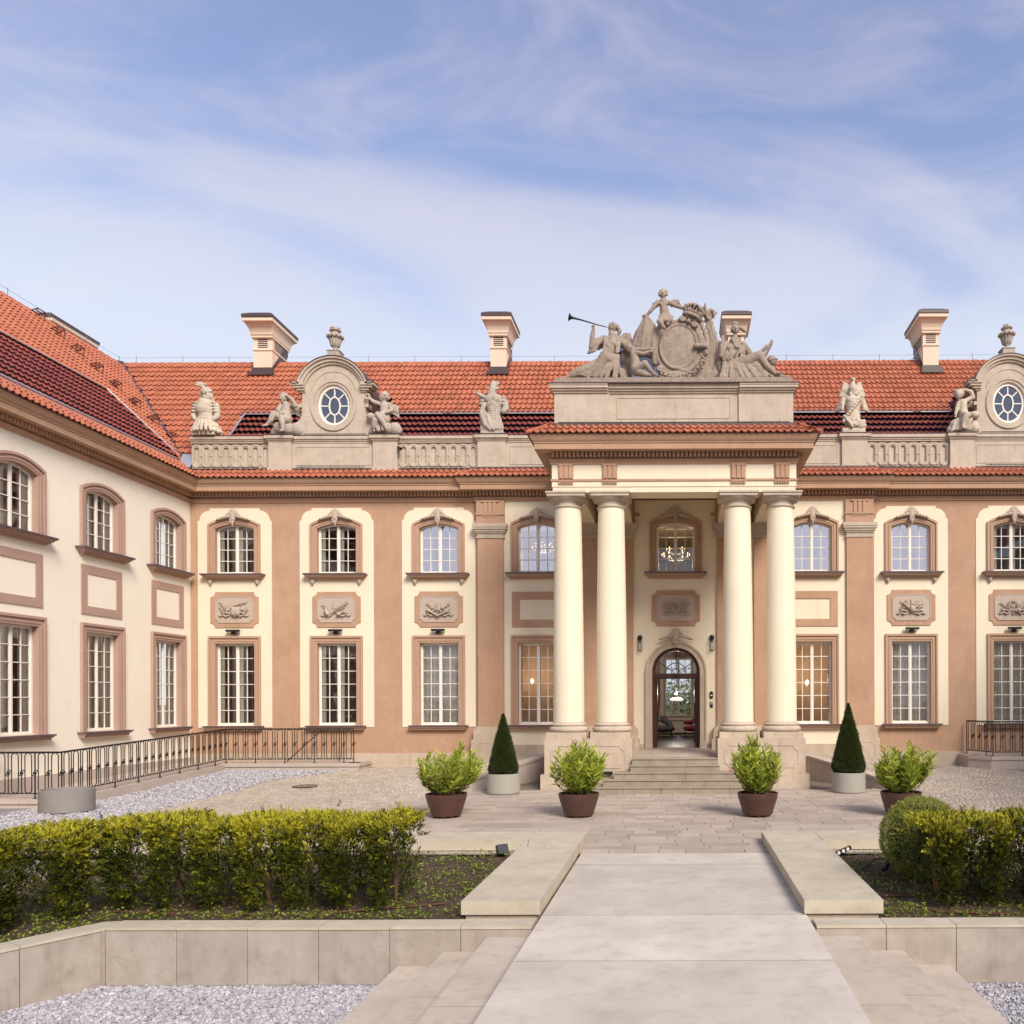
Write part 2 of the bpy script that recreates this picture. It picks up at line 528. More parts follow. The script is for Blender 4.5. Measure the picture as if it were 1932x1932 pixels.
    def ell(s, c, r, rot=None, n=14, m=9):
        v, f = [], []
        M = Matrix.Rotation(rot[0], 3, rot[1]) if rot else None
        for i in range(m):
            ph = -PI / 2 + PI * i / (m - 1)
            cr_ = max(math.cos(ph), 0.02)
            for k in range(n):
                t = 2 * PI * k / n
                q = Vector((r[0] * cr_ * math.cos(t), r[1] * cr_ * math.sin(t), r[2] * math.sin(ph)))
                if M:
                    q = M @ q
                v.append(q + Vector(c))
        for i in range(m - 1):
            for k in range(n):
                l = (k + 1) % n
                f.append((i * n + k, i * n + l, (i + 1) * n + l, (i + 1) * n + k))
        f.append(tuple(range(n - 1, -1, -1)))
        f.append(tuple((m - 1) * n + k for k in range(n)))
        return s.add(v, f)

    def plate(s, loops, y0, y1):
        """flat shape with holes: loops in (x,z), front face at y0, back at y1"""
        cu = bpy.data.curves.new('tmp', 'CURVE')
        cu.dimensions = '2D'
        cu.fill_mode = 'BOTH'
        cu.extrude = (y1 - y0) / 2
        for lp in loops:
            sp = cu.splines.new('POLY')
            sp.points.add(len(lp) - 1)
            for i, (a, b) in enumerate(lp):
                sp.points[i].co = (a, b, 0, 1)
            sp.use_cyclic_u = True
        ob = bpy.data.objects.new('tmp', cu)
        me = ob.to_mesh()
        ym = (y0 + y1) / 2
        v = [(p.co.x, ym - p.co.z, p.co.y) for p in me.vertices]
        f = [tuple(q.vertices) for q in me.polygons]
        ob.to_mesh_clear()
        bpy.data.objects.remove(ob)
        bpy.data.curves.remove(cu)
        return s.add(v, f)


def world_loc(o):
    v = Vector((0, 0, 0))
    while o is not None:
        v = v + Vector(o.location)
        o = o.parent
    return v


def finish(name, me, mat, parent=None, smooth=False, kind=None, loc=(0, 0, 0)):
    mats = mat if isinstance(mat, (list, tuple)) else [mat]
    for m in mats:
        me.materials.append(MATS[m])
    if smooth:
        me.polygons.foreach_set('use_smooth', [True] * len(me.polygons))
        if smooth != 'all' and hasattr(me, 'set_sharp_from_angle'):
            me.set_sharp_from_angle(angle=R(smooth if smooth is not True else 40))
    me.update()
    o = bpy.data.objects.new(name, me)
    COL.objects.link(o)
    o.location = loc
    if parent is not None:
        o.parent = parent
    if kind:
        o['kind'] = kind
    return o


def build(name, mb, mat, parent=None, smooth=False, kind=None, tints=None):
    """one mesh object; its origin sits in the middle of its own box"""
    va = np.array([tuple(p) for p in mb.v], dtype=float)
    c = (va.min(0) + va.max(0)) / 2
    if parent is None:
        c[2] = va[:, 2].min()
    me = bpy.data.meshes.new(name)
    me.from_pydata((va - c).tolist(), [], mb.f)
    loc = Vector(c) - (world_loc(parent) if parent else Vector((0, 0, 0)))
    o = finish(name, me, mat, parent, smooth, kind, loc)
    return o


def raw(name, V, F, mat, parent=None, tint=None, kind=None, smooth=False):
    """big numpy mesh; V (n,3), F (m,k), tint per face"""
    V = np.asarray(V, dtype=np.float32)
    F = np.asarray(F, dtype=np.int32)
    c = ((V.min(0) + V.max(0)) / 2).astype(float)
    V = V - c.astype(np.float32)
    me = bpy.data.meshes.new(name)
    me.vertices.add(len(V))
    me.vertices.foreach_set('co', V.ravel())
    k = F.shape[1]
    me.loops.add(F.size)
    me.loops.foreach_set('vertex_index', F.ravel())
    me.polygons.add(len(F))
    me.polygons.foreach_set('loop_start', np.arange(0, F.size, k, dtype=np.int32))
    me.polygons.foreach_set('loop_total', np.full(len(F), k, dtype=np.int32))
    if smooth:
        me.polygons.foreach_set('use_smooth', np.ones(len(F), dtype=bool))
    me.update(calc_edges=True)
    if not smooth:
        me.shade_flat()
    if tint is not None:
        at = me.attributes.new('tint', 'FLOAT', 'FACE')
        at.data.foreach_set('value', np.asarray(tint, dtype=np.float32))
    loc = Vector(c) - (world_loc(parent) if parent else Vector((0, 0, 0)))
    o = finish(name, me, mat, parent, False, kind, loc)
    return o


def put(name, me, parent, loc, rot=None):
    """another object sharing the same mesh; loc in world"""
    o = bpy.data.objects.new(name, me)
    COL.objects.link(o)
    o.location = Vector(loc) - (world_loc(parent) if parent else Vector((0, 0, 0)))
    if rot:
        o.rotation_euler = rot
    o.parent = parent
    return o


def empty(name, loc, label, cat, group=None):
    o = bpy.data.objects.new(name, None)
    COL.objects.link(o)
    o.location = loc
    o.empty_display_size = 0.3
    tag(o, label, cat, group)
    return o


def tag(o, label, cat, group=None):
    o['label'] = label
    o['category'] = cat
    if group:
        o['group'] = group
    return o


def copy_tree(o, parent=None):
    c = o.copy()
    COL.objects.link(c)
    c.parent = parent
    for ch in [k for k in bpy.data.objects if k.parent is o]:
        copy_tree(ch, c)
    return c


def children(o):
    return [k for k in bpy.data.objects if k.parent is o]


# ------------------------------------------------------------------ outline helpers (x,z)
def rect(x0, x1, z0, z1):
    return [(x0, z0), (x1, z0), (x1, z1), (x0, z1)]


def arched(x0, x1, z0, zs, rise, n=12):
    """rectangle with a segmental arch of the given rise above the springing zs"""
    w = (x1 - x0) / 2
    rad = (w * w + rise * rise) / (2 * rise)
    cx, cz = (x0 + x1) / 2, zs + rise - rad
    a0 = math.asin(min(w / rad, 1.0))
    pts = [(x0, z0), (x1, z0)]
    for i in range(n + 1):
        a = a0 - 2 * a0 * i / n
        pts.append((cx + rad * math.sin(a), cz + rad * math.cos(a)))
    return pts


def concave(x0, x1, z0, z1, r, n=5):
    """rectangle with scooped corners"""
    pts = []
    for cx, cz, a0 in ((x1, z0, 180), (x1, z1, 270), (x0, z1, 360), (x0, z0, 450)):
        for i in range(n + 1):
            a = R(a0 - 90 * i / n)
            pts.append((cx + r * math.cos(a), cz + r * math.sin(a)))
    return pts


def ovolo_top(x0, x1, z0, z1, r=0.36, nx=0.06, nz=0.08, n=7):
    """panel whose two top corners are rounded between two little steps"""
    pts = [(x0, z0), (x1, z0), (x1, z1 - r - nz)]
    for i in range(n + 1):
        a = R(90 * i / n)
        pts.append((x1 - nx - r + r * math.cos(a), z1 - r - nz + r * math.sin(a)))
    pts.append((x1 - nx - r, z1))
    pts.append((x0 + nx + r, z1))
    for i in range(n + 1):
        a = R(90 + 90 * i / n)
        pts.append((x0 + nx + r + r * math.cos(a), z1 - r - nz + r * math.sin(a)))
    pts.append((x0, z1 - r - nz))
    return pts


def oval(cx, cz, rx, rz, n=28):
    return [(cx + rx * math.cos(2 * PI * i / n), cz + rz * math.sin(2 * PI * i / n)) for i in range(n)]


def stadium(cx, z0, z1, r, n=8):
    pts = []
    for i in range(n + 1):
        a = PI + PI * i / n
        pts.append((cx + r * math.cos(a), z0 + r + r * math.sin(a)))
    for i in range(n + 1):
        a = PI * i / n
        pts.append((cx + r * math.cos(a), z1 - r + r * math.sin(a)))
    return pts


def sweep(mb, path, prof, i0=0, i1=None):
    """mouldings: profile (outward offset, z) swept along a plan path, outward = right-hand side"""
    i1 = len(path) - 1 if i1 is None else i1
    offs = []
    P = [Vector((p[0], p[1])) for p in path]
    for i in range(len(P)):
        ns = []
        for a, b in ((i - 1, i), (i, i + 1)):
            if a < 0 or b >= len(P):
                continue
            d = (P[b] - P[a]).normalized()
            ns.append(Vector((d.y, -d.x)))
        if len(ns) == 1:
            offs.append(ns[0])
        else:
            m = (ns[0] + ns[1])
            m = m / max(m.dot(ns[0]), 0.2)
            offs.append(m)
    v, f = [], []
    k = len(prof)
    for i in range(i0, i1 + 1):
        for o, z in prof:
            q = P[i] + offs[i] * o
            v.append((q.x, q.y, z))
    for i in range(i1 - i0):
        for j in range(k):
            l = (j + 1) % k
            f.append((i * k + j, (i + 1) * k + j, (i + 1) * k + l, i * k + l))
    f.append(tuple(range(k)))
    f.append(tuple((i1 - i0) * k + j for j in range(k - 1, -1, -1)))
    mb.add(v, f)
    return mb

# ================================================================== ground and setting
FY = 28.9            # facade plane
WX = -17.06          # wing wall plane
PF = 24.28           # portico entablature front
CX = -0.12           # axis of the portico


def smooth01(t):
    t = np.clip(t, 0, 1)
    return t * t * (3 - 2 * t)


def gh(x, y):
    """height of the cobbled court: it climbs to the facade and up both side ramps"""
    x = np.asarray(x, float)
    y = np.asarray(y, float)
    ax = np.abs(x - CX)
    rise = smooth01((y - 21.5) / 7.0) * 0.26
    d = np.sqrt((ax - 3.9) ** 2 + (y - 28.0) ** 2)
    ramp = np.maximum(0.86 - 0.12 * d, 0) - 0.03
    front = (ax < 6.05) & (y < 23.68 + (6.05 - ax) * 1.63)
    return np.where(front, 0.0, np.maximum(rise, ramp))


def grid_mesh(name, x0, x1, y0, y1, nx, ny, fz, mat, parent=None, kind='structure', keep=None):
    xs = np.linspace(x0, x1, nx + 1)
    ys = np.linspace(y0, y1, ny + 1)
    X, Y = np.meshgrid(xs, ys)
    Z = fz(X, Y)
    V = np.stack([X.ravel(), Y.ravel(), Z.ravel()], 1)
    i = np.arange(ny)[:, None] * (nx + 1) + np.arange(nx)[None, :]
    i = i.ravel()
    F = np.stack([i, i + 1, i + nx + 2, i + nx + 1], 1)
    if keep is not None:
        cx = (X[:-1, :-1] + X[1:, 1:]).ravel() / 2
        cy = (Y[:-1, :-1] + Y[1:, 1:]).ravel() / 2
        F = F[keep(cx, cy)]
    return raw(name, V, F, mat, parent, kind=kind, smooth=True)


mb = MB()
mb.slab([(-400, -400), (400, -400), (400, 600), (-400, 600)], -1.2, -0.75)
build('ground', mb, 'ground', kind='structure')

# lower court: white gravel in front of the bed walls, both sides of the raised path
mb = MB()
mb.slab([(-18, -14), (16.8, -14), (16.8, 9.75), (-18, 9.75)], -0.74, -0.66)
low = build('gravel_ground', mb, 'gravel_bed', kind='structure')

# court surface (mortar bed under the setts)
grid_mesh('court_paving', -12.9, 12.9, 13.9, FY, 260, 150, lambda x, y: gh(x, y) - 0.009, 'mortar',
          keep=lambda x, y: ~((np.abs(x - CX) < 6.2) & (np.abs(y - (23.68 + (6.05 - np.abs(x - CX)) * 1.63)) < .16)))
mb = MB()
mb.slab([(-18, 9.6), (17, 9.6), (17, 29), (-18, 29)], -0.6, -0.08)
build('earth', mb, 'mortar', kind='structure')


def in_ramp_wall(x, y):
    return False


def pieces(name, mesh_list, spots, limit, parent, matname):
    """spots sorted nearest first: (V,F) per piece; the first ones single objects, the rest one mesh"""
    n = 0
    restV, restF, restT = [], [], []
    base = 0
    for V, F in spots:
        if n < limit:
            raw(name, V, F, matname, parent, tint=np.full(len(F), RNG.random()))
            n += 1
        else:
            restV.append(V)
            restF.append(np.asarray(F) + base)
            restT.append(np.full(len(F), RNG.random()))
            base += len(V)
    if restV:
        o = raw(name + '_field', np.vstack(restV), np.vstack(restF), matname, parent,
                tint=np.concatenate(restT), kind='stuff')
    return


BOXF = [(4, 5, 6, 7), (0, 4, 7, 3), (1, 5, 4, 0), (2, 6, 5, 1), (3, 7, 6, 2)]


def paver_geo(x0, x1, y0, y1, z, h=0.035, bev=0.006, tilt=0.0):
    b = bev
    dz = RNG.normal(0, tilt, 4) if tilt else np.zeros(4)
    V = [(x0, y0, z - h), (x1, y0, z - h), (x1, y1, z - h), (x0, y1, z - h),
         (x0 + b, y0 + b, z + dz[0]), (x1 - b, y0 + b, z + dz[1]), (x1 - b, y1 - b, z + dz[2]), (x0 + b, y1 - b, z + dz[3])]
    return np.array(V), BOXF


# paved carpet in front of the portico: long sandstone slabs in courses
pav = empty('stone_carpet', (CX, 18.3, 0), 'carpet of long pinkish sandstone slabs between the path and the portico steps', 'paving')
del pav['label'], pav['category']
pav['kind'] = 'structure'
sp = []
y = 14.02
while y < 23.6:
    d = RNG.uniform(0.31, 0.38)
    x = -5.75 - RNG.uniform(0, 0.5)
    while x < 5.5:
        w = RNG.choice([0.45, 0.6, 0.75, 0.95]) * RNG.uniform(0.9, 1.1)
        g = 0.0035
        xc = x + w / 2
        if not (y > 22.4 and abs(xc - CX) < 2.0) and gh(xc, y) < 0.10:
            z = 0.0 + RNG.normal(0, 0.0012) + float(gh(xc, y + d / 2))
            sp.append(paver_geo(x + g, x + w - g, y + g, y + d - g, z, 0.03, 0.003, 0.0006))
        x += w
    y += d
pieces('paver', None, sp, 300, pav, 'paver')

# granite setts of the court, left and right
V_, F_, T_ = [], [], []
nb = 0
y = 14.1
while y < FY - 0.16:
    d = RNG.uniform(0.095, 0.125)
    for sgn in (-1, 1):
        x = 5.55
        while x < 12.9:
            w = RNG.uniform(0.10, 0.17)
            xc = sgn * (x + w / 2) - (0.1 if sgn < 0 else 0)
            cut = 12.55 if sgn < 0 else 12.9
            bend = cut - max(0, (y - 25.0)) * 0.55 if sgn < 0 else cut
            wob = 0.02 * math.sin(xc * 1.7 + y)
            if abs(xc) < bend:
                g = 0.004
                hh = float(gh(xc, y + d / 2)) + RNG.normal(0, 0.0022)
                x0, x1 = xc - w / 2 + g, xc + w / 2 - g
                y0, y1 = y + wob + g, y + wob + d - g
                b = 0.010
                V_.append([(x0, y0, hh - .03), (x1, y0, hh - .03), (x1, y1, hh - .03), (x0, y1, hh - .03),
                           (x0 + b, y0 + b, hh), (x1 - b, y0 + b, hh), (x1 - b, y1 - b, hh), (x0 + b, y1 - b, hh)])
                F_.append(np.array(BOXF) + nb)
                T_.append(np.full(5, RNG.random()))
                nb += 8
            x += w
    # ramps behind the low retaining walls, beside the portico
    if y > 23.2:
        for sgn in (-1, 1):
            x = 4.05
            while x < 5.55:
                w = RNG.uniform(0.10, 0.17)
                xc = CX + sgn * (x + w / 2)
                hh = float(gh(xc, y + d / 2)) + RNG.normal(0, 0.004)
                if hh > 0.10:
                    g, b = 0.006, 0.014
                    x0, x1, y0, y1 = xc - w / 2 + g, xc + w / 2 - g, y + g, y + d - g
                    V_.append([(x0, y0, hh - .03), (x1, y0, hh - .03), (x1, y1, hh - .03), (x0, y1, hh - .03),
                               (x0 + b, y0 + b, hh), (x1 - b, y0 + b, hh), (x1 - b, y1 - b, hh), (x0 + b, y1 - b, hh)])
                    F_.append(np.array(BOXF) + nb)
                    T_.append(np.full(5, RNG.random()))
                    nb += 8
                x += w
    y += d
raw('sett_paving', np.vstack(V_), np.vstack(F_), 'sett', None, tint=np.concatenate(T_), kind='stuff')


def gravel(name, n, fx, zf, size, mat='gravel_stone'):
    P = fx(n)
    n = len(P)
    base = np.array([(-1, -1, -.6), (1, -1, -.6), (1, 1, -.6), (-1, 1, -.6), (-.8, -.7, .6), (.7, -.8, .7), (.8, .7, .55), (-.7, .8, .6)], float)
    V = np.repeat(base[None], n, 0) + RNG.normal(0, 0.22, (n, 8, 3))
    s = size * RNG.uniform(0.55, 1.25, (n, 1, 1))
    V = V * s
    a = RNG.uniform(0, 2 * PI, n)
    t = RNG.normal(0, 0.5, n)
    ca_, sa_ = np.cos(a)[:, None], np.sin(a)[:, None]
    X = V[:, :, 0] * ca_ - V[:, :, 1] * sa_
    Y = V[:, :, 0] * sa_ + V[:, :, 1] * ca_
    Z = V[:, :, 2]
    ct, st = np.cos(t)[:, None], np.sin(t)[:, None]
    Y, Z = Y * ct - Z * st, Y * st + Z * ct
    V = np.stack([X, Y, Z], 2) + P[:, None, :]
    V[:, :, 2] += zf
    F = np.array([(4, 5, 6, 7), (0, 4, 7, 3), (1, 5, 4, 0), (2, 6, 5, 1), (3, 7, 6, 2), (0, 3, 2, 1)])
    F = (F[None] + (np.arange(n) * 8)[:, None, None]).reshape(-1, 4)
    return raw(name, V.reshape(-1, 3), F, mat, None, tint=np.repeat(RNG.random(n), 6), kind='stuff')


def near_left(n):
    x = RNG.uniform(-7.6, -3.0, n)
    y = RNG.uniform(5.3, 9.42, n)
    lim = 9.42 + np.minimum(0, (x + 6.6)) * 1.58
    k = (y < lim)
    x, y = x[k], y[k]
    return np.stack([x, y, RNG.uniform(-0.01, 0.012, len(x))], 1)


def near_right(n):
    x = RNG.uniform(3.0, 5.6, n)
    y = RNG.uniform(5.3, 9.42, n)
    return np.stack([x, y, RNG.uniform(-0.01, 0.012, len(x))], 1)


gravel('white_gravel', 42000, near_left, -0.655, 0.0155)
gravel('white_gravel', 15000, near_right, -0.655, 0.0155)


def far_left(n):
    y = RNG.uniform(14.5, 27.9, n)
    x = RNG.uniform(-15.6, -9.8, n)
    b = 12.56 - np.maximum(0, y - 25.0) * 0.55
    k = (-x > b) & ~((y < 20.3) & (x < -17))
    x, y = x[k], y[k]
    return np.stack([x, y, gh(x, y) + RNG.uniform(-0.01, 0.008, len(x))], 1)


grid_mesh('gravel_ground', -17.0, -9.0, 9.8, 28.0, 40, 60, lambda x, y: gh(x, y) - 0.028, 'gravel_bed',
          keep=lambda x, y: -x > 12.56 - np.maximum(0, y - 25.0) * 0.55)
grid_mesh('gravel_ground', 10.2, 17.0, 24.0, 28.0, 30, 20, lambda x, y: gh(x, y) + 0.004, 'gravel_bed',
          keep=lambda x, y: x > 12.9 - (y - 24) * 0.6)
gravel('white_gravel', 26000, far_left, 0.0, 0.023)

# manhole cover in the setts
mh = MB()
mh.lathe([(0.34, -0.02), (0.34, 0.002), (0.31, 0.004), (0.29, 0.0), (0.10, 0.004), (0.08, 0.01)], n=28)
for k in range(10):
    a = k * PI / 5
    mh.box(0.1, 0.33, -0.008, 0.008, 0.0, 0.012)
    for q in range(8):
        v = mh.v[-8 + q]
        mh.v[-8 + q] = (v[0] * math.cos(a) - v[1] * math.sin(a), v[0] * math.sin(a) + v[1] * math.cos(a), v[2])
m0 = build('manhole_cover', mh, 'cover_iron')
m0.location = (-10.9, 24.1, float(gh(-10.9, 24.1)) + 0.015)
tag(m0, 'round rusty manhole cover set in the cobbles left of the potted shrubs', 'manhole cover')

# ------------------------------------------------------------------ raised path with its flanking treads
path = empty('path', (-0.07, 7.0, 0), 'x', 'x')
del path['label'], path['category']
path['kind'] = 'structure'
PXL, PXR = -1.66, 1.53
js = [-6.0, -4.3, -2.6, -0.9, 0.8, 2.5, 4.2, 5.85, 7.05 + 1.19, 9.98, 11.67, 13.05, 13.99]
for a, b in zip(js[:-1], js[1:]):
    m = MB()
    m.box(PXL, PXR, a + 0.015, b - 0.015, -0.14, RNG.normal(0, 0.003))
    build('slab', m, 'slab', path)
m = MB()
m.box(PXL + 0.02, PXR - 0.02, -6, 13.98, -0.7, -0.142)
build('path_core', m, 'soil', path)
for b in js[1:-1]:
    build('joint', MB().box(PXL + .01, PXR - .01, b - 0.0145, b + 0.0145, -0.13, -0.005), 'joint', path)
TR = {-1: [(-1.66, -2.22, -0.12), (-2.22, -2.72, -0.285), (-2.72, -3.24, -0.45)],
      1: [(1.53, 2.05, -0.12), (2.05, 2.57, -0.285), (2.57, 3.09, -0.45)]}
tread_j = [(-5.5, -3.3, -0.6, 1.4, 3.7, 5.4, 7.35, 9.5), (-5.5, -2.5, 0.3, 2.6, 5.0, 6.2, 8.05, 9.5), (-5.5, -3, 0.1, 2.2, 4.6, 6.0, 9.5)]
for s_ in (-1, 1):
    for k, (xa, xb, z) in enumerate(TR[s_]):
        x0, x1 = min(xa, xb), max(xa, xb)
        jj = tread_j[k]
        for a, b in zip(jj[:-1], jj[1:]):
            m = MB()
            m.box(x0 + 0.001, x1, a + 0.007, b - 0.007, -0.72, z)
            build('tread', m, 'tread_stone', path)
            build('joint', MB().box(x0 + .003, x1 - .003, b - 0.0065, b + 0.0065, -0.72, z - .003), 'joint', path)


# ------------------------------------------------------------------ bed walls and wide stone borders
def wall_run(parent, pts, w, blen, z0, z1, zc):
    """blocks with a joint between, each with its coping on top"""
    for (ax, ay), (bx, by) in zip(pts[:-1], pts[1:]):
        d = Vector((bx - ax, by - ay))
        L = d.length
        d.normalize()
        n = Vector((-d.y, d.x))
        k = max(1, round(L / blen))
        for i in range(k):
            s0, s1 = L * i / k + 0.004, L * (i + 1) / k - 0.004
            p = [Vector((ax, ay)) + d * s0, Vector((ax, ay)) + d * s1]
            jit = RNG.normal(0, 0.0015)
            q = [p[0], p[1], p[1] + n * w, p[0] + n * w]
            m = MB()
            m.slab([(v.x, v.y) for v in q], z0, z1 + jit)
            build('block', m, 'block_stone', parent)
            m = MB()
            o = -0.012
            q = [p[0] + n * o, p[1] + n * o, p[1] + n * (w + 0.01), p[0] + n * (w + 0.01)]
            m.slab([(v.x, v.y) for v in q], z1 + 0.004 + jit, zc + jit)
            build('coping', m, 'coping_stone', parent)


t = empty('garden_wall', (-5, 9.65, -0.7), 'low retaining wall of pale stone blocks below the long yew hedge, bending towards the viewer at its left end', 'wall')
# left: comes from the lower left, turns, runs to the path
wall_run(t, [(-9.5, 4.87), (-6.62, 9.46)], 0.30, 0.83, -0.72, -0.035, 0.0)
wall_run(t, [(-6.60, 9.5), (-1.70, 9.5)], 0.30, 0.83, -0.72, -0.035, 0.0)
for nm, mt, z0, z1 in (('block', 'block_stone', -.72, -.036), ('coping', 'coping_stone', -.034, -.001)):
    m = MB().slab([(-6.622, 9.462), (-6.604, 9.502), (-6.604, 9.798), (-6.80, 9.76), (-6.876, 9.62)], z0, z1)
    build(nm, m, mt, t)
t = empty('garden_wall', (5, 9.65, -0.7), 'low retaining wall of pale stone blocks below the clipped box ball', 'wall')
wall_run(t, [(1.57, 9.5), (8.8, 9.5)], 0.30, 0.80, -0.72, -0.035, 0.0)

# L-shaped flat borders
def border(parent, rects):
    for x0, x1, y0, y1 in rects:
        m = MB()
        m.box(x0 + 0.004, x1 - 0.004, y0 + 0.005, y1 - 0.005, 0.012, 0.175 + RNG.normal(0, .0015))
        build('slab', m, 'coping_stone', parent)
        m = MB()
        m.box(x0 + 0.05, x1 - 0.05, y0 + 0.05, y1 - 0.05, -0.3, 0.012)
        build('footing', m, 'base_stone', parent)


t = empty('stone_border', (-2.2, 12.5, 0), 'wide flat L-shaped stone border along the left edge of the path beside the yew hedge', 'stone border')
border(t, [(-2.64, -1.68, 9.96, 11.2), (-2.64, -1.68, 11.2, 12.6), (-2.64, -1.68, 12.6, 14.05), (-2.64, -1.68, 14.05, 15.2),
           (-4.5, -2.64, 14.2, 15.2), (-6.4, -4.5, 14.2, 15.2), (-8.2, -6.4, 14.2, 15.2)])
t = empty('stone_border', (2.0, 12.5, 0), 'wide flat L-shaped stone border along the right edge of the path beside the box ball', 'stone border')
border(t, [(1.50, 2.46, 9.96, 11.2), (1.50, 2.46, 11.2, 12.6), (1.50, 2.46, 12.6, 14.05), (1.50, 2.46, 14.05, 15.2),
           (2.46, 4.3, 14.2, 15.2), (4.3, 6.2, 14.2, 15.2), (6.2, 8.0, 14.2, 15.2)])


def soil_h(x, y):
    return -0.035 + 0.02 * np.sin(x * 5.1 + 1) * np.sin(y * 6.3) + 0.012 * np.sin(x * 17) * np.sin(y * 19 + 2)


grid_mesh('soil', -9.4, -2.60, 5.2, 14.3, 160, 160, soil_h, 'soil',
          keep=lambda x, y: (y > 9.72) | ((x < -6.6) & (y > 9.9 + (x + 6.6) * 1.58)))
grid_mesh('soil', 2.42, 9.0, 9.72, 14.3, 120, 100, soil_h, 'soil')

# ------------------------------------------------------------------ walkway along the wing with its wall
t = empty('walkway', (-15.8, 24.5, 0), 'raised stone walkway with pale facing slabs along the left wing and its corner', 'walkway')


def walkway_edge(parent, pts, zs, w=0.42, bl=0.95):
    for (p, q), (za, zb) in zip(zip(pts[:-1], pts[1:]), zip(zs[:-1], zs[1:])):
        d = Vector((q[0] - p[0], q[1] - p[1]))
        L = d.length
        d.normalize()
        n = Vector((-d.y, d.x))
        k = max(1, round(L / bl))
        for i in range(k):
            s0, s1 = L * i / k + 0.003, L * (i + 1) / k - 0.003
            a, b = Vector(p) + d * s0, Vector(p) + d * s1
            z0, z1 = za + (zb - za) * s0 / L, za + (zb - za) * s1 / L
            for nm, mt, o0, o1, dz0, dz1 in (('facing_stone', 'walk_stone', 0.0, 0.12, None, -0.118), ('coping', 'walk_stone', -0.035, w, -0.115, 0.0)):
                A, B, C_, D_ = a + n * o0, b + n * o0, b + n * o1, a + n * o1
                lo0 = -0.25 if dz0 is None else z0 + dz0
                lo1 = -0.25 if dz0 is None else z1 + dz0
                v = [(A.x, A.y, lo0), (B.x, B.y, lo1), (C_.x, C_.y, lo1), (D_.x, D_.y, lo0),
                     (A.x, A.y, z0 + dz1), (B.x, B.y, z1 + dz1), (C_.x, C_.y, z1 + dz1), (D_.x, D_.y, z0 + dz1)]
                m = MB().add(v, [(3, 2, 1, 0), (4, 5, 6, 7), (0, 1, 5, 4), (1, 2, 6, 5), (2, 3, 7, 6), (3, 0, 4, 7)])
                build(nm, m, mt, parent)


WALKP = [(-17.0, 20.3), (-15.4, 20.3), (-15.4, 27.7), (-10.75, 27.7), (-10.75, 28.85)]
WALKZ = [0.19, 0.19, 0.486, 0.486, 0.486]
walkway_edge(t, WALKP, WALKZ)
m = MB().add([(-17.05, 20.5, .18), (-15.2, 20.5, .18), (-15.2, 27.9, .47), (-17.05, 27.9, .47), (-17.05, 20.5, -.2), (-15.2, 20.5, -.2), (-15.2, 27.9, -.2), (-17.05, 27.9, -.2)],
             [(0, 1, 2, 3), (7, 6, 5, 4), (4, 5, 1, 0), (5, 6, 2, 1), (6, 7, 3, 2), (7, 4, 0, 3)])
m.box(-17.05, -10.9, 27.9, FY - 0.02, -0.2, 0.47)
build('floor', m, 'walk_stone', t)
t2 = empty('walkway', (12.0, 28.0, 0), 'raised stone platform under the iron railing at the right edge of the picture', 'walkway')
walkway_edge(t2, [(9.75, 28.85), (9.75, 27.9), (10.3, 27.3), (16.7, 27.3)], [0.66, 0.66, 0.66, 0.66])
m = MB().slab([(9.9, 28.88), (9.9, 28.0), (10.4, 27.45), (16.7, 27.45), (16.7, 28.88)], -0.2, 0.64)
build('floor', m, 'walk_stone', t2)


# ------------------------------------------------------------------ iron railings
def rail_unit(sl, W=0.325):
    """one bay of the pattern: long oval loop, upright bar with a ring and two little scrolls"""
    m = MB()
    zb, zt = 0.14, 1.13
    rt = 0.0125
    hw = 0.085
    pts = []
    for i in range(9):
        a = PI + PI * i / 8
        pts.append((hw * math.cos(a), 0, zb + hw + hw * math.sin(a)))
    for i in range(9):
        a = PI * i / 8
        pts.append((hw * math.cos(a), 0, zt - hw + hw * math.sin(a)))
    m.tube([(x, y_, z + sl * x) for x, y_, z in pts], rt, 5, closed=True)
    xb = W / 2
    m.tube([(xb, 0, zb + sl * xb), (xb, 0, zt + sl * xb)], rt, 5)
    zc = (zb + zt) / 2
    m.tube([(xb + 0.036 * math.cos(a), -0.004, zc + sl * xb + 0.036 * math.sin(a)) for a in np.linspace(0, 2 * PI, 11)[:-1]], 0.014, 5, closed=True)
    for s_ in (-1, 1):
        q = [(xb + s_ * 0.036 * math.cos(t) if False else xb + s_ * (0.02 + 0.06 * math.sin(t)), 0, zc + sl * xb + s_ * (0.055 * math.cos(t) + 0.015)) for t in np.linspace(-0.7, 1.75, 7)]
        m.tube(q, 0.012, 4)
    return m


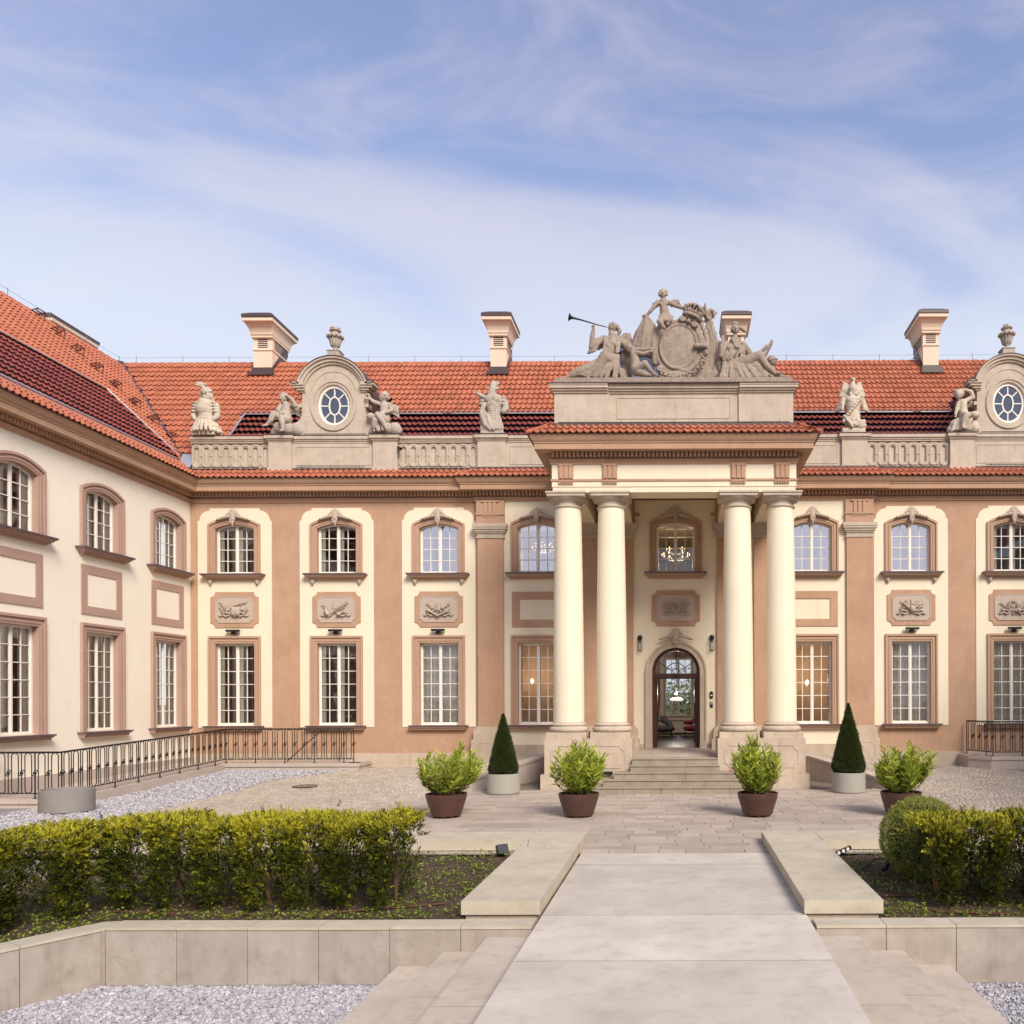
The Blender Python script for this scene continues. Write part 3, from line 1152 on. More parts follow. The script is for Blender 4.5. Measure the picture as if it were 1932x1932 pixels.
def make_rail(parent, p, q, zp, zq, n, post_every=3, ends=(True, True)):
    d = Vector((q[0] - p[0], q[1] - p[1]))
    L = d.length
    ang = math.atan2(d.y, d.x)
    W = L / n
    sl = (zq - zp) / L
    um = None
    M = Matrix.Translation((p[0], p[1], 0)) @ Matrix.Rotation(ang, 4, 'Z')
    for i in range(n):
        sx = (i + 0.5) * W
        loc = M @ Vector((sx, 0, zp + sl * sx))
        if um is None:
            g = rail_unit(sl, W)
            me = bpy.data.meshes.new('baluster')
            me.from_pydata([tuple(v) for v in g.v], [], g.f)
            me.materials.append(MATS['black_iron'])
            um = me
        put('baluster', um, parent, loc, (0, 0, ang))
    for nm, z, r in (('top_rail', 1.145, 0.024), ('bottom_rail', 0.135, 0.014)):
        m = MB()
        a = M @ Vector((0, 0, zp + z))
        b = M @ Vector((L, 0, zq + z))
        m.tube([a, b], r, 6)
        build(nm, m, 'black_iron', parent)
    ps = [i * W for i in range(0, n + 1, post_every)]
    if L not in ps and ends[1]:
        ps.append(L)
    for sx in ps:
        if sx == 0 and not ends[0]:
            continue
        z = zp + sl * sx
        a = M @ Vector((sx, 0, z))
        m = MB()
        m.tube([a, a + Vector((0, 0, 1.14))], 0.016, 6)
        m.lathe([(0.045, 0), (0.045, 0.012), (0.02, 0.02)], a.x, a.y, 10, a.z)
        build('post', m, 'black_iron', parent)


t = empty('iron_railing', (-15.2, 24.5, 0.3), 'black wrought iron railing of long oval loops following the walkway by the left wing', 'railing')
make_rail(t, (-16.9, 20.42), (-15.25, 20.42), 0.19, 0.19, 5)
make_rail(t, (-15.25, 20.42), (-15.25, 27.82), 0.195, 0.486, 23, ends=(False, True))
make_rail(t, (-15.25, 27.82), (-10.95, 27.82), 0.486, 0.486, 13, ends=(False, True))
m = MB()
m.tube([(-13.45, 28.35, 0.5), (-12.2, 28.35, 1.62), (-11.6, 28.35, 1.62)], 0.018, 6)
m.tube([(-11.65, 28.35, 0.5), (-11.65, 28.35, 1.62)], 0.014, 6)
build('handrail', m, 'black_iron', t)
t = empty('iron_railing', (12.5, 27.5, 0.66), 'black wrought iron railing with oval loops at the right edge of the picture', 'railing')
make_rail(t, (10.0, 28.75), (10.42, 27.45), 0.66, 0.66, 4)
make_rail(t, (10.42, 27.45), (16.6, 27.45), 0.66, 0.66, 19, ends=(False, True))

# ================================================================== the palace
palace = empty('palace', (CX, FY, 0), 'two-storey baroque palace with cream and tan facade, red tiled roof and columned portico', 'palace')
wing = empty('side_wing', (WX, 18.0, 0), 'cream side wing of the palace on the left, seen at a steep angle', 'building')
MAIN = Matrix.Translation((0, FY, 0))
WINGM = Matrix(((0, -1, 0, WX), (1, 0, 0, 0), (0, 0, 1, 0), (0, 0, 0, 1)))

BAYS = [-15.5, -11.94, -8.37, 8.12, 11.68, 15.24]
DB = [-4.92, 4.66]
EB = -0.10
UPZ, UPS, UPR = 7.0, 8.60, 0.17
LOZ, LOT = 1.70, 4.60


def hole_lo(a, w=0.70):
    return rect(a - w, a + w, LOZ, LOT)


def hole_up(a, w=0.70):
    return arched(a - w, a + w, UPZ, UPS, UPR)


def door_outline(w, ztop, z0=0.89, n=18):
    r = w
    zc = ztop - r
    pts = [(EB - w, z0), (EB + w, z0)]
    for i in range(n + 1):
        a = PI * i / n
        pts.append((EB + r * math.cos(a), zc + r * math.sin(a)))
    return pts


holes = [hole_lo(a) for a in BAYS + DB] + [hole_up(a) for a in BAYS + DB + [EB]] + [door_outline(0.87, 4.43)]
mb = MB(MAIN).plate([rect(-17.5, 17.0, -0.4, 9.6)] + holes, 0.0, 0.5)
build('wall', mb, 'tan', palace)
# cream field between the two tall pilasters
mb = MB(MAIN).plate([rect(-6.1, 5.86, 0.2, 9.52)] + [hole_lo(a) for a in DB] + [hole_up(a) for a in DB + [EB]] + [door_outline(0.87, 4.43)], -0.10, -0.001)
build('wall', mb, 'cream', palace)
mb = MB(MAIN)
mb.box(-7.05, -6.1, -0.1, -0.001, 0.4, 9.52)
mb.box(5.86, 6.81, -0.1, -0.001, 0.4, 9.52)
build('pilaster_strip', mb, 'tan', palace)
for a in BAYS:
    mb = MB(MAIN).plate([ovolo_top(a - 1.29, a + 1.29, 1.65, 9.31), hole_lo(a, 0.8), arched(a - .8, a + .8, UPZ, UPS + .1, .2)], -0.022, -0.001)
    build('wall_panel', mb, 'cream', palace)
# plinth
mb = MB(MAIN)
mb.box(-17.0, -7.06, -0.06, -0.001, -0.3, 0.74)
mb.box(6.82, 17.0, -0.06, -0.001, -0.3, 0.74)
build('plinth', mb, 'base_stone', palace)
mb = MB(MAIN)
for x0, x1 in ((-6.0, -3.8), (3.56, 5.76), (-1.48, -0.98), (0.78, 1.24)):
    build('plinth', MB(MAIN).box(x0, x1, -0.16, -0.101, 0.2, 1.02), 'base_stone', palace)
# wing wall
WB = [12.0, 15.15, 18.15, 21.3, 24.45, 27.6]
holes = [hole_lo(a) for a in WB] + [hole_up(a) for a in WB]
mb = MB(WINGM).plate([rect(2.0, FY + 0.0, -0.4, 9.6)] + holes, 0.0, 0.5)
build('wall', mb, 'cream_wing', wing)
mb = MB(WINGM)
mb.box(2.0, FY - 0.03, -0.07, -0.001, -0.4, 0.62)
build('plinth', mb, 'walk_stone', wing)


# ------------------------------------------------------------------ windows
def mk_mesh(name, mb, mat, smooth=False):
    me = bpy.data.meshes.new(name)
    me.from_pydata([tuple(p) for p in mb.v], [], mb.f)
    me.materials.append(MATS[mat])
    if smooth:
        me.polygons.foreach_set('use_smooth', [True] * len(me.polygons))
        me.set_sharp_from_angle(angle=R(40))
    me.update()
    return me


def leaf_cells(W, z0, z1, rows):
    """pane rectangles of a two-leaf casement"""
    st, cm, mu = 0.055, 0.055, 0.024
    out = []
    for sgn in (-1, 1):
        xa, xb = (-(W - st), -cm) if sgn < 0 else (cm, W - st)
        w = (xb - xa - mu) / 2
        h = (z1 - z0 - 2 * st - (rows - 1) * mu) / rows
        for c in range(2):
            for r in range(rows):
                x0 = xa + c * (w + mu)
                zz = z0 + st + r * (h + mu)
                out.append((x0, x0 + w, zz, zz + h, r))
    return out


FW = 0.665


def arc_z(x, zs, rise, w):
    rad = (w * w + rise * rise) / (2 * rise)
    return zs + rise - rad + math.sqrt(max(rad * rad - x * x, 0))


# lower window frame
LC = leaf_cells(FW, LOZ + 0.05, LOT - 0.03, 6)
g = MB().plate([rect(-FW, FW, LOZ + 0.02, LOT - 0.005)] + [rect(*c[:4]) for c in LC], 0.15, 0.20)
g.plate([rect(-FW - .02, FW + .02, LOZ, LOT), rect(-FW + .03, FW - .03, LOZ + 0.07, LOT - 0.045)], 0.125, 0.149)
g.box(-0.028, 0.028, 0.132, 0.1495, LOZ + 0.07, LOT - 0.045)
g.box(-FW - 0.04, FW + 0.04, 0.09, 0.1245, LOZ + 0.002, LOZ + 0.045)
g.plate([rect(-FW - .03, FW + .03, LOZ + .02, LOT), rect(-FW + .075, -.05, LOZ + .12, LOT - .09), rect(.05, FW - .075, LOZ + .12, LOT - .09)], 0.31, 0.36)
g.box(-FW - .035, -FW - .015, .2, .31, LOZ, LOT)
ME_LO = mk_mesh('window', g, 'white_paint')
# upper window frame, arched
UC = []
g = MB()
hz = []
for x0, x1, z0, z1, r in leaf_cells(FW, UPZ + 0.05, UPS + 0.11, 4):
    if r < 3:
        UC.append(('r', x0, x1, z0, z1))
        hz.append(rect(x0, x1, z0, z1))
    else:
        top = [(x1 - (x1 - x0) * i / 5, arc_z(x1 - (x1 - x0) * i / 5, UPS, UPR, 0.70) - 0.07) for i in range(6)]
        poly = [(x0, z0), (x1, z0)] + top
        UC.append(('a', poly))
        hz.append(poly)
g.plate([arched(-FW, FW, UPZ + 0.02, UPS + 0.005, UPR - 0.012)] + hz, 0.15, 0.20)
g.plate([arched(-FW - .02, FW + .02, UPZ, UPS, UPR), arched(-FW + .03, FW - .03, UPZ + 0.07, UPS - 0.03, UPR - 0.01)], 0.125, 0.149)
g.box(-0.028, 0.028, 0.132, 0.1495, UPZ + 0.07, UPS + UPR - 0.04)
g.box(-FW - 0.04, FW + 0.04, 0.09, 0.1245, UPZ + 0.002, UPZ + 0.045)
g.plate([arched(-FW - .03, FW + .03, UPZ + .02, UPS, UPR), rect(-FW + .075, -.05, UPZ + .12, UPS - .02), rect(.05, FW - .075, UPZ + .12, UPS - .02)], 0.31, 0.36)
ME_UP = mk_mesh('window', g, 'white_paint')


def pane_mesh(poly, mat, yy=0.175):
    g = MB()
    g.add([(x, yy, z) for x, z in poly], [tuple(range(len(poly)))])
    return mk_mesh('pane', g, mat)


w_, h_ = LC[0][1] - LC[0][0], LC[0][3] - LC[0][2]
ME_PL = pane_mesh([(-w_ / 2, -h_ / 2), (w_ / 2, -h_ / 2), (w_ / 2, h_ / 2), (-w_ / 2, h_ / 2)], 'glass')
u0 = UC[0]
w2, h2 = u0[2] - u0[1], u0[4] - u0[3]
PU = {}
for gm in ('glass', 'glass_upper'):
    PU[gm] = (pane_mesh([(-w2 / 2, -h2 / 2), (w2 / 2, -h2 / 2), (w2 / 2, h2 / 2), (-w2 / 2, h2 / 2)], gm),
              [pane_mesh(c[1], gm) for c in UC if c[0] == 'a'])


def surround_mesh(kind, mat):
    g = MB()
    if kind == 'lo':
        o = lambda w, t: rect(-w, w, LOZ + 0.012, t)
        inn = lambda w: rect(-w, w, LOZ - 0.001, LOT)
        g.plate([o(0.91, 4.84), rect(-.70, .70, LOZ + 0.011, LOT)], -0.05, -0.0225)
        g.plate([o(0.912, 4.842), rect(-.85, .85, LOZ + 0.0115, 4.77)], -0.095, -0.0505)
        g.plate([rect(-.79, .79, LOZ + 0.0125, 4.70), rect(-.745, .745, LOZ + 0.0120, 4.65)], -0.068, -0.0505)
        g.plate([rect(-.7005, .7005, LOZ + 0.012, LOT + .0005), rect(-.682, .682, LOZ + 0.0125, LOT - 0.018)], -0.046, 0.124)
    else:
        A = arched
        g.plate([A(-.91, .91, UPZ, 8.74, .25), A(-.70, .70, UPZ + .0005, UPS, UPR)], -0.05, -0.0225)
        g.plate([A(-.912, .912, UPZ, 8.742, .251), A(-.85, .85, UPZ + .0005, 8.69, .235)], -0.095, -0.0505)
        g.plate([A(-.79, .79, UPZ, 8.65, .215), A(-.745, .745, UPZ + .0005, 8.62, .20)], -0.068, -0.0505)
        g.plate([A(-.7005, .7005, UPZ + .001, UPS, UPR), A(-.682, .682, UPZ + .0015, UPS - .01, UPR - .006)], -0.046, 0.124)
    return mk_mesh('surround', g, mat)


SUR = {(k, m_): surround_mesh(k, m_) for k in ('lo', 'up') for m_ in ('tan_trim', 'mauve_trim')}


def sill_mesh(kind, mat):
    g = MB()
    g2 = MB()
    if kind == 'up':
        prof = [(1.08, .30, 6.95, 6.999), (1.04, .27, 6.915, 6.95), (1.00, .23, 6.87, 6.915), (.96, .18, 6.83, 6.87), (.93, .12, 6.79, 6.83)]
    else:
        prof = [(1.02, .26, 1.665, 1.711), (.99, .22, 1.62, 1.665), (.96, .17, 1.56, 1.62)]
    for i, (w, d, z0, z1) in enumerate(prof):
        g.box(-w, w, -d, -0.003 if i else 0.12 * 0 - 0.003, z0, z1)
    me = mk_mesh('sill', g, mat)
    me.materials.append(MATS['sill_metal'])
    for p in me.polygons[:6]:
        p.material_index = 1
    return me


SIL = {(k, m_): sill_mesh(k, m_) for k in ('lo', 'up') for m_ in ('tan_trim', 'mauve_trim')}
# inner ledge under each window, inside the reveal
g = MB().box(-.70, .70, -0.02, 0.2, LOZ - 0.01, LOZ + 0.0015)
ME_LEDGE_LO = mk_mesh('ledge', g, 'sill_metal')
g = MB().box(-.70, .70, -0.02, 0.2, UPZ - 0.012, UPZ + 0.0015)
ME_LEDGE_UP = mk_mesh('ledge', g, 'sill_metal')


def keystone():
    g = MB()
    g.ell((0, -.11, 8.93), (.085, .06, .13))
    g.chain([(0, -.13, 8.80), (0, -.12, 8.70)], [.05, .02])
    for k in range(7):
        a = R(-66 + 22 * k)
        g.capsule((0, -.13, 9.0), .02, (math.sin(a) * .13, -.12, 9.03 + math.cos(a) * .12), .033, 8)
    for s_ in (-1, 1):
        g.chain([(s_ * .1, -.12, 8.98), (s_ * .15, -.12, 9.05), (s_ * .2, -.12, 9.02)], [.03, .03, .02], 8)
        g.chain([(s_ * .1, -.12, 8.98), (s_ * .25, -.12, 8.96), (s_ * .38, -.12, 8.93), (s_ * .50, -.11, 8.90)], [.045, .04, .035, .02], 8)
        for k in range(4):
            g.ell((s_ * (.17 + k * .09), -.14, 8.985 - .02 * k), (.035, .03, .03), n=8, m=6)
        g.chain([(s_ * .06, -.16, 8.9), (s_ * .055, -.16, 8.78)], [.02, .015], 6)
    g.ell((0, -.10, 9.0), (.10, .06, .12))
    g.v = [(x * 1.15, y * 1.25, 8.99 + (z - 8.96) * 1.25 - min(abs(x), .4) * .10) for x, y, z in g.v]
    return mk_mesh('keystone', g, 'stone_relief', True)


def console():
    g = MB()
    for s_ in (-1, 1):
        x = s_ * 0.82
        g.chain([(x, -.09, 6.76), (x - s_ * .0, -.09, 6.68), (x - s_ * .01, -.06, 6.62)], [.06, .045, .02], 8)
        g.chain([(x + s_ * .06, -.09, 6.77), (x + s_ * .05, -.08, 6.71)], [.03, .02], 8)
        g.chain([(x - s_ * .06, -.09, 6.77), (x - s_ * .05, -.08, 6.71)], [.03, .02], 8)
    return mk_mesh('console', g, 'stone_relief', True)


ME_KEY = keystone()
ME_CON = console()


def curtain_mesh(x0, x1, z0, z1, mat, y=0.46, amp=0.03, per=0.085):
    n = max(6, int((x1 - x0) / per * 6))
    v, f = [], []
    for i in range(n + 1):
        x = x0 + (x1 - x0) * i / n
        yy = y + amp * math.sin(2 * PI * (x - x0) / per)
        v += [(x, yy, z0), (x, yy, z1)]
    for i in range(n):
        f.append((2 * i, 2 * i + 2, 2 * i + 3, 2 * i + 1))
    return mk_mesh('curtain', MB().add(v, f), mat, True)


def cm_(kind, mat):
    z0, z1 = (LOZ + .03, LOT + .1) if kind == 'lo' else (UPZ + .03, UPS + .3)
    return [curtain_mesh(-.85, -.28, z0, z1, mat), curtain_mesh(.30, .85, z0, z1, mat)]


def cm_full(kind, mat):
    z0, z1 = (LOZ + .03, LOT + .1) if kind == 'lo' else (UPZ + .03, UPS + .3)
    return [curtain_mesh(-.8, .01, z0, z1, mat, per=0.12, amp=.04), curtain_mesh(.03, .8, z0, z1, mat, per=.12, amp=.04)]


def strips(kind):  # pale slices imitating the reflection on the inner casement sides, not hung cloth
    z0, z1 = (LOZ + .1, LOT - .06) if kind == 'lo' else (UPZ + .1, UPS)
    return [curtain_mesh(a, b, z0, z1, 'curtain', y=.225, amp=.008) for a, b in ((-.63, -.48), (.04, .17))]


def wing_cur(kind):
    z0, z1 = (LOZ + .1, LOT - .06) if kind == 'lo' else (UPZ + .1, UPS + .02)
    return [curtain_mesh(a, b, z0, z1, 'curtain', y=.235, amp=.02) for a, b in ((-.64, -.12), (.32, .64))]


REFL_STRIPS = {k: strips(k) for k in ('lo', 'up')}
CUR = {('lo', 'w'): wing_cur('lo'), ('up', 'w'): wing_cur('up'), ('lo', 'l'): cm_('lo', 'curtain'), ('up', 'l'): cm_('up', 'curtain'), ('lo', 'd'): cm_full('lo', 'curtain_dark') + REFL_STRIPS['lo'],
       ('up', 'd'): cm_full('up', 'curtain_dark') + REFL_STRIPS['up'], ('up', 's'): REFL_STRIPS['up'], ('lo', 's'): REFL_STRIPS['lo'], ('lo', 'f'): cm_full('lo', 'curtain'), ('up', 'f'): cm_full('up', 'curtain')}


def window(parent, frame, a, db, kind, cur=None, key=False, con=False, glass='glass', trim='tan_trim'):
    rot = (0, 0, 0) if frame == 'main' else (0, 0, PI / 2)
    loc = Vector((a, FY + db, 0)) if frame == 'main' else Vector((WX - db, a, 0))
    o = put('window', ME_LO if kind == 'lo' else ME_UP, parent, loc, rot)

    def sub(nm, me, l=(0, 0, 0)):
        c = bpy.data.objects.new(nm, me)
        COL.objects.link(c)
        c.parent = o
        c.location = l
        return c
    if kind == 'lo':
        for x0, x1, z0, z1, r in LC:
            sub('pane', ME_PL, ((x0 + x1) / 2, 0, (z0 + z1) / 2))
    else:
        k = 0
        for c in UC:
            if c[0] == 'r':
                sub('pane', PU[glass][0], ((c[1] + c[2]) / 2, 0, (c[3] + c[4]) / 2))
            else:
                sub('pane', PU[glass][1][k])
                k += 1
    sub('surround', SUR[(kind, trim)], (0, 0, 0))
    sub('sill', SIL[(kind, trim)])
    sub('ledge', ME_LEDGE_LO if kind == 'lo' else ME_LEDGE_UP)
    if key:
        sub('keystone', ME_KEY)
    if con:
        sub('console', ME_CON)
    if cur:
        for me in CUR[(kind, cur)]:
            sub('curtain', me)  # includes the pale strips that imitate casement reflection
    return o


for i, a in enumerate(BAYS):
    window(palace, 'main', a, 0.0, 'lo', cur=['d', 'd', 'f', 'f', 'f', 'f'][i])
    window(palace, 'main', a, 0.0, 'up', cur=['d', 's', 'l', 'l', 's', 'l'][i], key=True, con=True,
           glass=['glass', 'glass', 'glass_upper', 'glass_upper', 'glass', 'glass'][i])
for i, a in enumerate(DB):
    window(palace, 'main', a, -0.08, 'lo')
    window(palace, 'main', a, -0.08, 'up', key=True, glass='glass_upper', cur=[None, 'l'][i])
window(palace, 'main', EB, -0.08, 'up', key=True, glass='glass')
for a in WB:
    window(wing, 'wing', a, 0.0, 'lo', cur='w', trim='mauve_trim')
    window(wing, 'wing', a, 0.0, 'up', cur='w', trim='mauve_trim')
    mb = MB(WINGM).plate([rect(a - .86, a + .86, 5.10, 6.52), rect(a - .62, a + .62, 5.34, 6.28)], -0.03, -0.001)
    build('wall_panel', mb, 'mauve_trim', wing)

# rectangular panels between the central windows
for a in DB:
    mb = MB(MAIN).plate([rect(a - .88, a + .88, 5.12, 6.34), rect(a - .62, a + .62, 5.37, 6.08)], -0.135, -0.101)
    build('wall_panel', mb, 'tan', palace)


# ------------------------------------------------------------------ carved relief panels (each with its own trophy)
def leafy(g, x, z, dx, dz, n=6, r=.014, y=-.07):
    p = Vector((x, y, z))
    d = Vector((dx, 0, dz))
    for k in range(n):
        q = p + d / n
        g.capsule(p, r, q, r * .9, 6)
        s_ = 1 if k % 2 else -1
        nn = Vector((-d.z, 0, d.x)).normalized() * s_ * .05 + d.normalized() * .03
        g.capsule(q, r * .9, q + nn, r * .5, 6)
        p = q


def relief(kind):
    g = MB()
    rr = random.Random(kind)
    for s_ in (-1, 1):        # ribbons left and right
        g.chain([(s_ * .12, -.07, -.17), (s_ * .22, -.08, -.22), (s_ * .32, -.07, -.17), (s_ * .40, -.075, -.21), (s_ * .47, -.07, -.18)], [.02, .022, .02, .018, .008], 6)
        g.chain([(s_ * .15, -.07, -.12), (s_ * .27, -.08, -.10), (s_ * .38, -.07, -.13)], [.02, .022, .012], 6)
    if kind == 0:      # pumpkin, shell and twigs
        for k in range(7):
            a = R(-60 + 20 * k)
            g.ell((.08 + math.sin(a) * .10, -.09, -.08), (.045, .06, .15 - abs(k - 3) * .006), n=8, m=7)
        for k in range(6):
            a = R(100 + 25 * k)
            g.capsule((-.1, -.07, 0), .012, (-.1 + math.cos(a) * .16, -.07, .02 + math.sin(a) * .14), .03, 6)
        leafy(g, -.2, -.05, -.22, .25)
        leafy(g, 0, .1, .4, .1)
        leafy(g, -.3, -.15, -.12, .2)
        leafy(g, .3, -.15, .12, .15)
        g.ell((.28, -.07, .0), (.05, .04, .06), n=8, m=6)
    elif kind == 1:    # instruments
        for k in range(8):
            x = -.06 + k * .033
            g.capsule((x - .05, -.09, -.14 + k * .022), .016, (x + .07, -.09, .0 + k * .022), .016, 6)
        g.capsule((-.1, -.085, -.13), .02, (.3, -.085, .14), .02, 6)
        g.ell((.10, -.09, -.16), (.07, .05, .06), n=10, m=7)
        g.capsule((-.25, -.08, -.15), .07, (-.32, -.08, -.02), .03, 8)
        g.chain([(-.35, -.07, .12), (-.28, -.07, -.05)], [.01, .01], 6)
        g.chain([(-.1, -.07, .22), (-.1, -.07, 0)], [.008, .01], 6)
        leafy(g, .2, 0, .15, .2)
        leafy(g, -.25, -.1, -.15, .2)
    elif kind == 2:    # towers, rolls and books
        g.box(-.07, -.03, -.10, -.05, -.05, .17)
        g.box(-.01, .07, -.11, -.05, -.06, .12)
        for k in range(3):
            g.box(-.01 + k * .03, .01 + k * .03, -.11, -.05, .12, .145)
        g.capsule((-.33, -.09, -.05), .03, (.0, -.10, -.22), .03, 8)
        g.capsule((.0, -.10, -.21), .028, (.3, -.09, -.08), .028, 8)
        for s_ in (-1, 1):
            leafy(g, s_ * .12, -.02, s_ * .22, .16)
            leafy(g, s_ * .15, -.08, s_ * .2, .06)
        g.ell((.15, -.08, .02), (.045, .04, .05), n=8, m=6)
    elif kind == 3:    # lyre
        for s_ in (-1, 1):
            g.chain([(s_ * .02, -.07, -.18), (s_ * .10, -.08, -.12), (s_ * .08, -.08, .02), (s_ * .05, -.08, .10), (s_ * .10, -.08, .17)], [.018] * 5, 6)
            leafy(g, s_ * .15, -.02, s_ * .26, .1)
            leafy(g, s_ * .15, -.1, s_ * .22, .14)
            leafy(g, s_ * .12, .04, s_ * .16, .1)
        for k in range(4):
            g.capsule((-.03 + k * .02, -.07, -.14), .005, (-.03 + k * .02, -.07, .12), .005, 5)
        g.capsule((-.09, -.08, .12), .014, (.09, -.08, .12), .014, 6)
        g.ell((0, -.08, -.17), (.07, .04, .035), n=8, m=6)
    elif kind == 4:    # bird, quiver and arrows
        g.ell((.02, -.09, -.06), (.10, .06, .11), n=10, m=7)
        g.ell((.06, -.10, .07), (.04, .04, .04), n=8, m=6)
        for s_ in (-1, 1):
            for k in range(4):
                g.capsule((s_ * .06, -.08, 0), .016, (s_ * (.18 + .05 * k), -.075, .20 - .07 * k), .014, 6)
        g.capsule((-.34, -.08, .18), .012, (.1, -.08, -.2), .012, 6)
        g.capsule((-.25, -.085, .10), .035, (-.12, -.085, -.02), .035, 8)
        g.capsule((-.02, -.07, .22), .01, (.0, -.07, .02), .01, 6)
        leafy(g, .12, -.1, .22, .14)
        leafy(g, -.15, -.14, -.2, .1)
    else:              # cog wheel and tools
        for k in range(16):
            a = 2 * PI * k / 16
            b = 2 * PI * (k + 1) / 16
            g.capsule((math.cos(a) * .14 - .02, -.08, .02 + math.sin(a) * .14), .018, (math.cos(b) * .14 - .02, -.08, .02 + math.sin(b) * .14), .018, 6)
            g.capsule((math.cos(a) * .15 - .02, -.08, .02 + math.sin(a) * .15), .015, (math.cos(a) * .19 - .02, -.08, .02 + math.sin(a) * .19), .012, 6)
        for k in range(8):
            a = 2 * PI * k / 8
            g.capsule((-.02, -.08, .02), .012, (math.cos(a) * .13 - .02, -.08, .02 + math.sin(a) * .13), .01, 6)
        g.capsule((.05, -.10, -.15), .02, (.35, -.09, .18), .015, 6)
        g.ell((.14, -.10, -.12), (.06, .05, .07), n=8, m=6)
        leafy(g, -.2, -.05, -.2, .15)
        leafy(g, .2, -.08, .2, .12)
        leafy(g, -.2, -.12, -.2, .04)
    for k in range(22):
        a = rr.uniform(0, 2 * PI)
        d = rr.uniform(.05, 1)
        x, z = math.cos(a) * d * .34, -.08 + math.sin(a) * d * .13
        g.capsule((x, -.065, z), rr.uniform(.012, .024), (x + rr.uniform(-.05, .05), -.085, z + rr.uniform(-.04, .04)), rr.uniform(.008, .018), 6)
    return g


for a, kd, db in [(BAYS[0], 0, 0), (BAYS[1], 1, 0), (BAYS[2], 2, 0), (EB, 3, -0.08), (BAYS[3], 4, 0), (BAYS[4], 5, 0), (BAYS[5], 1, 0)]:
    zc = 5.76
    mb = MB(MAIN).plate([concave(a - .84, a + .84, zc - .62, zc + .62, .17)], db - 0.055, db - 0.0225)
    p = build('relief_panel', mb, 'tan', palace)
    mb = MB(MAIN).plate([concave(a - .665, a + .665, zc - .455, zc + .455, .11)], db - 0.066, db - 0.0555)
    mb.plate([concave(a - .665, a + .665, zc - .455, zc + .455, .11), concave(a - .64, a + .64, zc - .43, zc + .43, .115)], db - 0.078, db - 0.0665)
    build('stone_tablet', mb, 'stone_relief', p)
    g = relief(kd)
    g2 = MB(Matrix.Translation((a, FY + db - 0.012, zc - 0.0)))
    g2.add([(x * 1.12, (y + .05) * 1.7 - .055, z * 1.18 + .02) for x, y, z in g.v], g.f)
    build('carving', g2, 'stone_relief', p, smooth=50)


# ------------------------------------------------------------------ pilasters
def pilaster(xc, db, hw=0.45, grooves=True, z_bot=1.66, plz=0.1, caphw=.57):
    g = MB(MAIN).box(xc - hw, xc + hw, db - .10, db - .001, z_bot, 8.20)
    p = build('pilaster', g, 'tan', palace)
    g = MB(MAIN)
    for w, d, z0, z1 in ((.49, .13, 8.20, 8.25), (.465, .11, 8.25, 8.36), (.50, .15, 8.36, 8.42), (.54, .19, 8.42, 8.50), (.58, .23, 8.50, 8.57), (.60, .25, 8.57, 8.69)):
        g.box(xc - w, xc + w, db - d, db - .001, z0, z1)
    for k in range(12):
        x = xc - .42 + k * .84 / 11
        g.box(x - .015, x + .015, db - .125, db - .1105, 8.26, 8.35)
    build('capital', g, 'stone', p)
    g = MB(MAIN)
    for w, d, z0, z1 in ((.50, .15, 1.58, 1.66), (.57, .22, 1.42, 1.58), (.58, .23, 1.22, 1.42)):
        g.box(xc - w, xc + w, db - d, db - .001, z0, z1)
    mm = Matrix.Translation((0, 0, 0))
    g.box(xc - .64, xc + .64, db - .29, db - .001, plz, 1.22)
    g.plate([concave(xc - .50, xc + .50, plz + .25, 1.12, .10), concave(xc - .47, xc + .47, plz + .28, 1.09, .105)], db - .302, db - .2905)
    build('base', g, 'base_stone', p)
    # frieze block with triglyph
    g = MB(MAIN).box(xc - .49, xc + .49, db - .115, db - .001, 8.69, 9.51)
    for k in (-1, 0, 1):
        g.box(xc + k * .16 - .055, xc + k * .16 + .055, db - .15, db - .1155, 9.06, 9.44)
    g.box(xc - .30, xc + .30, db - .16, db - .1155, 9.44, 9.50)
    g.box(xc - .52, xc + .52, db - .15, db - .1155, 9.0, 9.055)
    for k in range(6):
        g.box(xc - .22 + k * .088 - .022, xc - .22 + k * .088 + .022, db - .14, db - .1155, 8.93, 9.0)
    build('triglyph', g, 'tan', p)


pilaster(CX - 6.41, -0.1, plz=0.25)
pilaster(CX + 6.41, -0.1, plz=0.25)
for o in (-3.17, -1.885, 1.885, 3.17):
    pilaster(CX + o, -0.1, 0.43, plz=0.5)

# ------------------------------------------------------------------ main cornice, all round the court side
PATHM = [(WX, 2.0), (WX, FY), (-7.05, FY), (-7.05, FY - .1), (-3.71, FY - .1), (-3.71, PF), (3.47, PF), (3.47, FY - .1), (6.81, FY - .1), (6.81, FY), (17.0, FY)]
CPROF = [(0.002, 9.50), (.04, 9.50), (.04, 9.55), (.075, 9.575), (.075, 9.63), (.02, 9.675), (.02, 9.82), (.21, 9.825), (.44, 9.82), (.44, 9.985),
         (.465, 9.99), (.465, 10.02), (.49, 10.04), (.53, 10.10), (.56, 10.17), (.575, 10.21), (0.002, 10.21)]
mb = MB()
sweep(mb, PATHM, CPROF, 1, 10)
build('cornice', mb, 'tan', palace, smooth=25)
mb = MB()
sweep(mb, PATHM, CPROF, 0, 1)
build('cornice', mb, 'tan', wing, smooth=25)
ME_DEN = mk_mesh('dentil', MB().box(-.040, .040, -.17, -.002, -.058, .072), 'tan')


